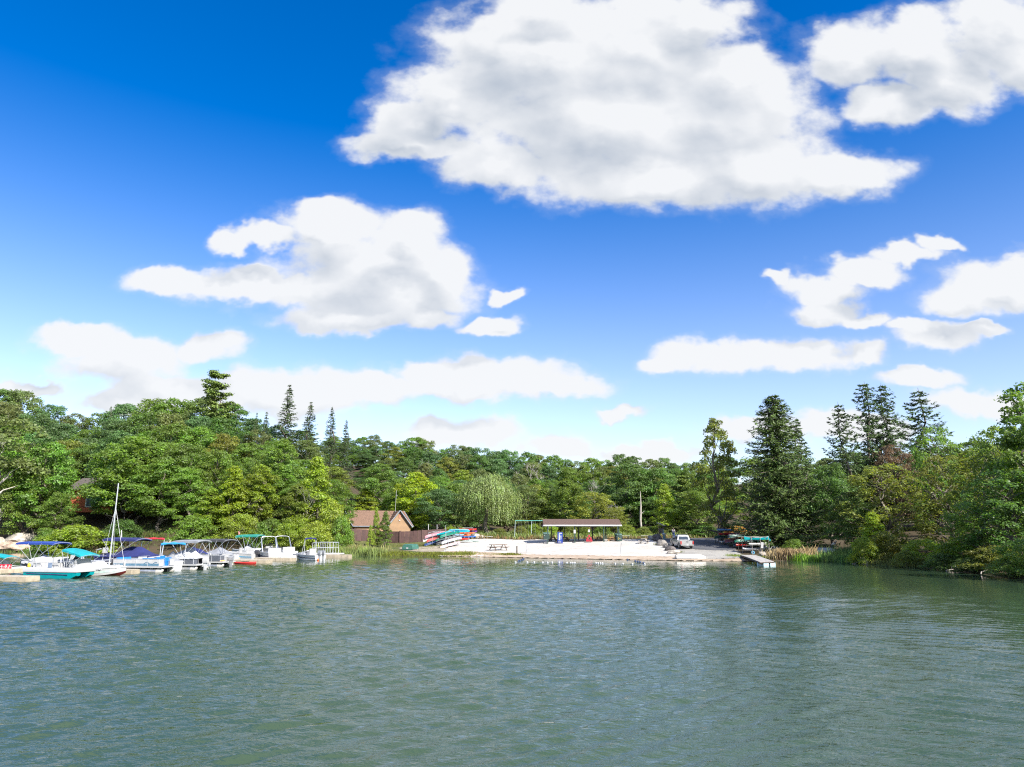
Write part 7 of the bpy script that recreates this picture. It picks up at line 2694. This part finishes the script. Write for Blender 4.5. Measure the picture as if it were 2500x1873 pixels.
# racks beside the road
RG2 = 'boat racks beside the road'
RY = rad(118)                                            # the line of the racks, running away from the lake
BY = rad(24)                                             # boats lie across it
a = gt(1849, 1350)
for (u, v, lab, key) in ((1846, 1351, 'weathered rack nearest the floating dock', 'a'), (1812, 1341, 'rack in the middle of the row beside the road', 'b'), (1776, 1331, 'rack farthest along the road under the spruce', 'c')):
    rk, p = rack(u, v, BY, 3, 1.5, (0.4, 1.05, 1.75), lab, 2.2 if key == 'a' else 2.1, RG2, GREYWOOD if key == 'a' else DARKWOOD, 1.9)
    Tr = (0.4, 1.05, 1.75)
    CG2 = 'canoes and kayaks beside the road'
    if key == 'a':
        craft('canoe', 'turq', on_rack(p, BY, -0.5, Tr[2], -0.2), BY, 'bright turquoise canoe on top of the rack by the dock', group=CG2, L=4.4)
        craft('canoe', 'teal', on_rack(p, BY, 0.5, Tr[2], 0.9), BY, 'dark teal canoe behind the bright one on the top arms', group=CG2, flip=True)
        craft('kayak', 'white', on_rack(p, BY, -0.2, Tr[1], 0.2), BY, 'white kayak on the middle arms by the dock', group=CG2)
        craft('kayak', 'grey', on_rack(p, BY, 0.5, Tr[0], -0.3), BY, 'grey kayak on the low arms by the dock', group=CG2)
    elif key == 'b':
        craft('canoe', 'dkgreen', on_rack(p, BY, -0.4, Tr[2], -0.2), BY, 'dark green canoe on top of the middle road rack', group=CG2, flip=True)
        craft('canoe', 'dkgrey', on_rack(p, BY, 0.5, Tr[2], 0.2), BY, 'dark grey canoe behind the green one on the middle road rack', group=CG2, flip=True)
        craft('canoe', 'green', on_rack(p, BY, -0.4, Tr[1], 0.6), BY, 'green canoe in the middle of the road rack', group=CG2, flip=True)
        craft('canoe', 'maroon', on_rack(p, BY, 0.5, Tr[1], -0.4), BY, 'maroon canoe in the shade of the road rack', group=CG2, flip=True)
        craft('kayak', 'red', on_rack(p, BY, -0.5, Tr[0], 0.0), BY, 'red kayak low on the middle road rack', group=CG2)
        craft('kayak', 'ltblue', on_rack(p, BY, 0.45, Tr[0] - 0.1, 0.4), BY, 'light blue kayak low on the middle road rack', group=CG2)
    else:
        craft('kayak', 'ltblue', on_rack(p, BY, -0.5, Tr[2] + 0.35, -0.7), BY, 'blue-grey kayak topmost on the rack under the spruce', group=CG2)
        craft('kayak', 'green', on_rack(p, BY, 0.4, Tr[2] + 0.25, 0.3), BY, 'grass green kayak on the top arms under the spruce', group=CG2)
        craft('kayak', 'red', on_rack(p, BY, -0.6, Tr[2] - 0.25, -0.5), BY, 'red kayak below the grass green one', group=CG2)
        craft('kayak', 'purple', on_rack(p, BY, -0.2, Tr[1] + 0.3, 0.8), BY, 'purple kayak sticking out under the spruce', group=CG2)
        craft('canoe', 'dkgreen', on_rack(p, BY, 0.3, Tr[1], 0.1), BY, 'dark green canoe in the shaded road rack', group=CG2, flip=True)
        craft('kayak', 'white', on_rack(p, BY, -0.6, Tr[0] - 0.1, -0.5), BY, 'white kayak on the lowest arms beside the road', group=CG2)
        craft('kayak', 'blue', on_rack(p, BY, 0.1, Tr[0] - 0.15, 0.1), BY, 'blue kayak on the lowest arms beside the road', group=CG2)
    if key == 'a':
        q = p + Vector((0.4, -1.2, 0))
        s_ = thing('rack_sign', 'white notice leaning on a stake in front of the dock rack', 'sign', (q.x, q.y, tz(q.x, q.y)), rad(8))
        MB().tube([(-0.06, 0, -0.1), (0.12, 0, 1.5)], 0.03, 5).build('stake', GREYWOOD, s_)
        MB().box((0.08, -0.04, 1.2), (0.34, 0.03, 0.78), ry=rad(8)).build('board', WHITE, s_)
        mb = MB()
        for k in range(4):
            mb.box((0.08, -0.06, 1.42 - k * 0.14), (0.2, 0.006, 0.03))
        mb.build('print', MATS['sign_print'], s_)

p = gt(1839, 1353)
b_ = thing('bucket', 'small light blue barrel lying on the grass by the dock rack', 'bucket', (p.x, p.y, p.z + 0.22))
MB().tube([(-0.1, -0.3, 0), (0.05, 0.3, 0)], 0.22, 12).build('body', mat('ltblue_plastic', (0.20, 0.52, 0.68), 0.5), b_, True)
MB().tube([(-0.105, -0.32, 0), (-0.10, -0.30, 0)], 0.12, 12).build('opening', mat('deep_blue', (0.02, 0.06, 0.2), 0.6), b_)


# ------------------------------------------------------------------ floating dock by the ramp
def gangway():
    A, B = gp(1808, 1355, 0.62), gp(1843, 1355, 0.62)
    C1, D1 = gp(1824, 1360, 0.55), gp(1858, 1359.5, 0.55)
    E, F = gp(1855, 1372, 0.42), gp(1889, 1371, 0.42)
    o = (E + F) / 2
    t = thing('floating_dock', 'grey plank dock sloping from the grass into the water', 'dock', (o.x, o.y, 0))
    off = Vector((o.x, o.y, 0))
    mb = MB()
    rows = []
    for k in range(8):
        q = k / 8
        rows.append((A.lerp(C1, q), B.lerp(D1, q)))
    for k in range(27):
        q = k / 26
        rows.append((C1.lerp(E, q), D1.lerp(F, q)))
    for (a, b), (c, d) in zip(rows[:-1], rows[1:]):
        c2, d2 = a.lerp(c, 0.93), b.lerp(d, 0.93)
        pts = [a - off, b - off, d2 - off, c2 - off]
        pts += [v - Vector((0, 0, 0.06)) for v in pts]
        mb.poly(pts, [(0, 3, 2, 1), (0, 1, 2, 3), (0, 4, 7, 3), (1, 2, 6, 5), (3, 7, 6, 2), (0, 1, 5, 4)])
    mb.build('deck_boards', mat('grey_planks', (0.36, 0.34, 0.32), 0.9, var=0.25, vscale=3, bump=0.3), t)
    s = MB()
    for P0, P1, P2 in ((A, C1, E), (B, D1, F)):
        s.tube([P0 - off - Vector((0, 0, 0.14)), P1 - off - Vector((0, 0, 0.14)), P2 - off - Vector((0, 0, 0.14))], 0.10, 4)
    s.tube([E - off - Vector((0, 0, 0.13)), F - off - Vector((0, 0, 0.13))], 0.09, 4)
    s.build('side_beam', DARKWOOD, t)
    for q in (0.26, 0.74):
        c = E.lerp(F, q) - off + (C1 - E).normalized() * 0.55
        MB().box((c.x, c.y, 0.12), (0.78, 0.95, 0.36), rz=math.atan2((F - E).y, (F - E).x)).build('float', mat('pale_blue_foam', (0.50, 0.66, 0.72), 0.7, var=0.2), t)


gangway()

# ------------------------------------------------------------------ red kayak at the marina, swim buoys
P = gp(598, 1377.5)
craft('kayak', 'red', (P.x, P.y, -0.05), rad(-8), 'bright red kayak afloat beside the marina dock', 2.7, group='boats moored at the marina')
MB_W = mat('buoy_white', (0.55, 0.55, 0.55), 0.4, var=0.05)
MB_N = mat('buoy_navy', (0.03, 0.05, 0.12), 0.4)


def buoy(u, v, m, label, r=0.095, group='swim line floats'):
    P = gp(u, v)
    t = thing('swim_buoy', label, 'buoy', (P.x, P.y, 0.02), 0, group)
    MB().ball((0, 0, 0.03), (r * 1.15, r, r), 10, 7).build('float', m, t, True)
    mb = MB().tube([(-r * 1.3, 0, 0.03), (r * 1.3, 0, 0.03)], 0.03, 6)
    mb.build('rope_eye', MB_N, t)


ORD = ['first', 'second', 'third', 'fourth', 'fifth', 'sixth', 'seventh', 'eighth', 'ninth', 'tenth', 'eleventh', 'twelfth', 'thirteenth', 'fourteenth', 'fifteenth', 'sixteenth', 'seventeenth', 'eighteenth', 'nineteenth', 'twentieth']
WU = [(1259, 1374), (1288, 1374), (1304, 1374), (1325, 1374.3), (1337, 1374.4), (1348, 1374.4), (1365, 1374.6), (1384, 1375), (1393, 1375.2), (1398, 1375.3), (1403, 1375.4), (1455, 1376.2), (1460, 1376.3), (1466, 1376.4), (1471, 1376.4), (1502, 1377), (1521, 1377.6), (1544, 1378.2), (1574, 1378.6)]
for k, (u, v) in enumerate(WU):
    buoy(u, v, MB_W, 'white swim-line float, %s along the row from the willow side' % ORD[k])
NU = [(1266, 1371, 'willow'), (1270, 1369.4, 'willow'), (1274, 1367.6, 'willow'), (1278, 1365.6, 'willow'), (1532, 1367, 'ramp'), (1551, 1371, 'ramp'), (1557, 1372, 'ramp'), (1563, 1373, 'ramp'), (1571, 1375.4, 'ramp')]
for k, (u, v, sd) in enumerate(NU):
    kk = k if sd == 'willow' else k - 4
    buoy(u, v, MB_N, 'dark swim-line float, %s out from shore on the %s side' % (ORD[kk] if sd == 'ramp' else ORD[3 - kk], sd), 0.11)
rp = MB()
pts = [gp(u, v, 0.03) for u, v in [(1278, 1364)] + [(u, v) for u, v, s in NU[:4]][::-1] + WU + [(u, v) for u, v, s in NU[4:]][::-1]]
rp.tube(pts, 0.012, 4)
tag(rp.build('swim_rope', mat('rope', (0.2, 0.25, 0.3), 0.8)), 'thin rope joining the swim-line floats', 'rope')
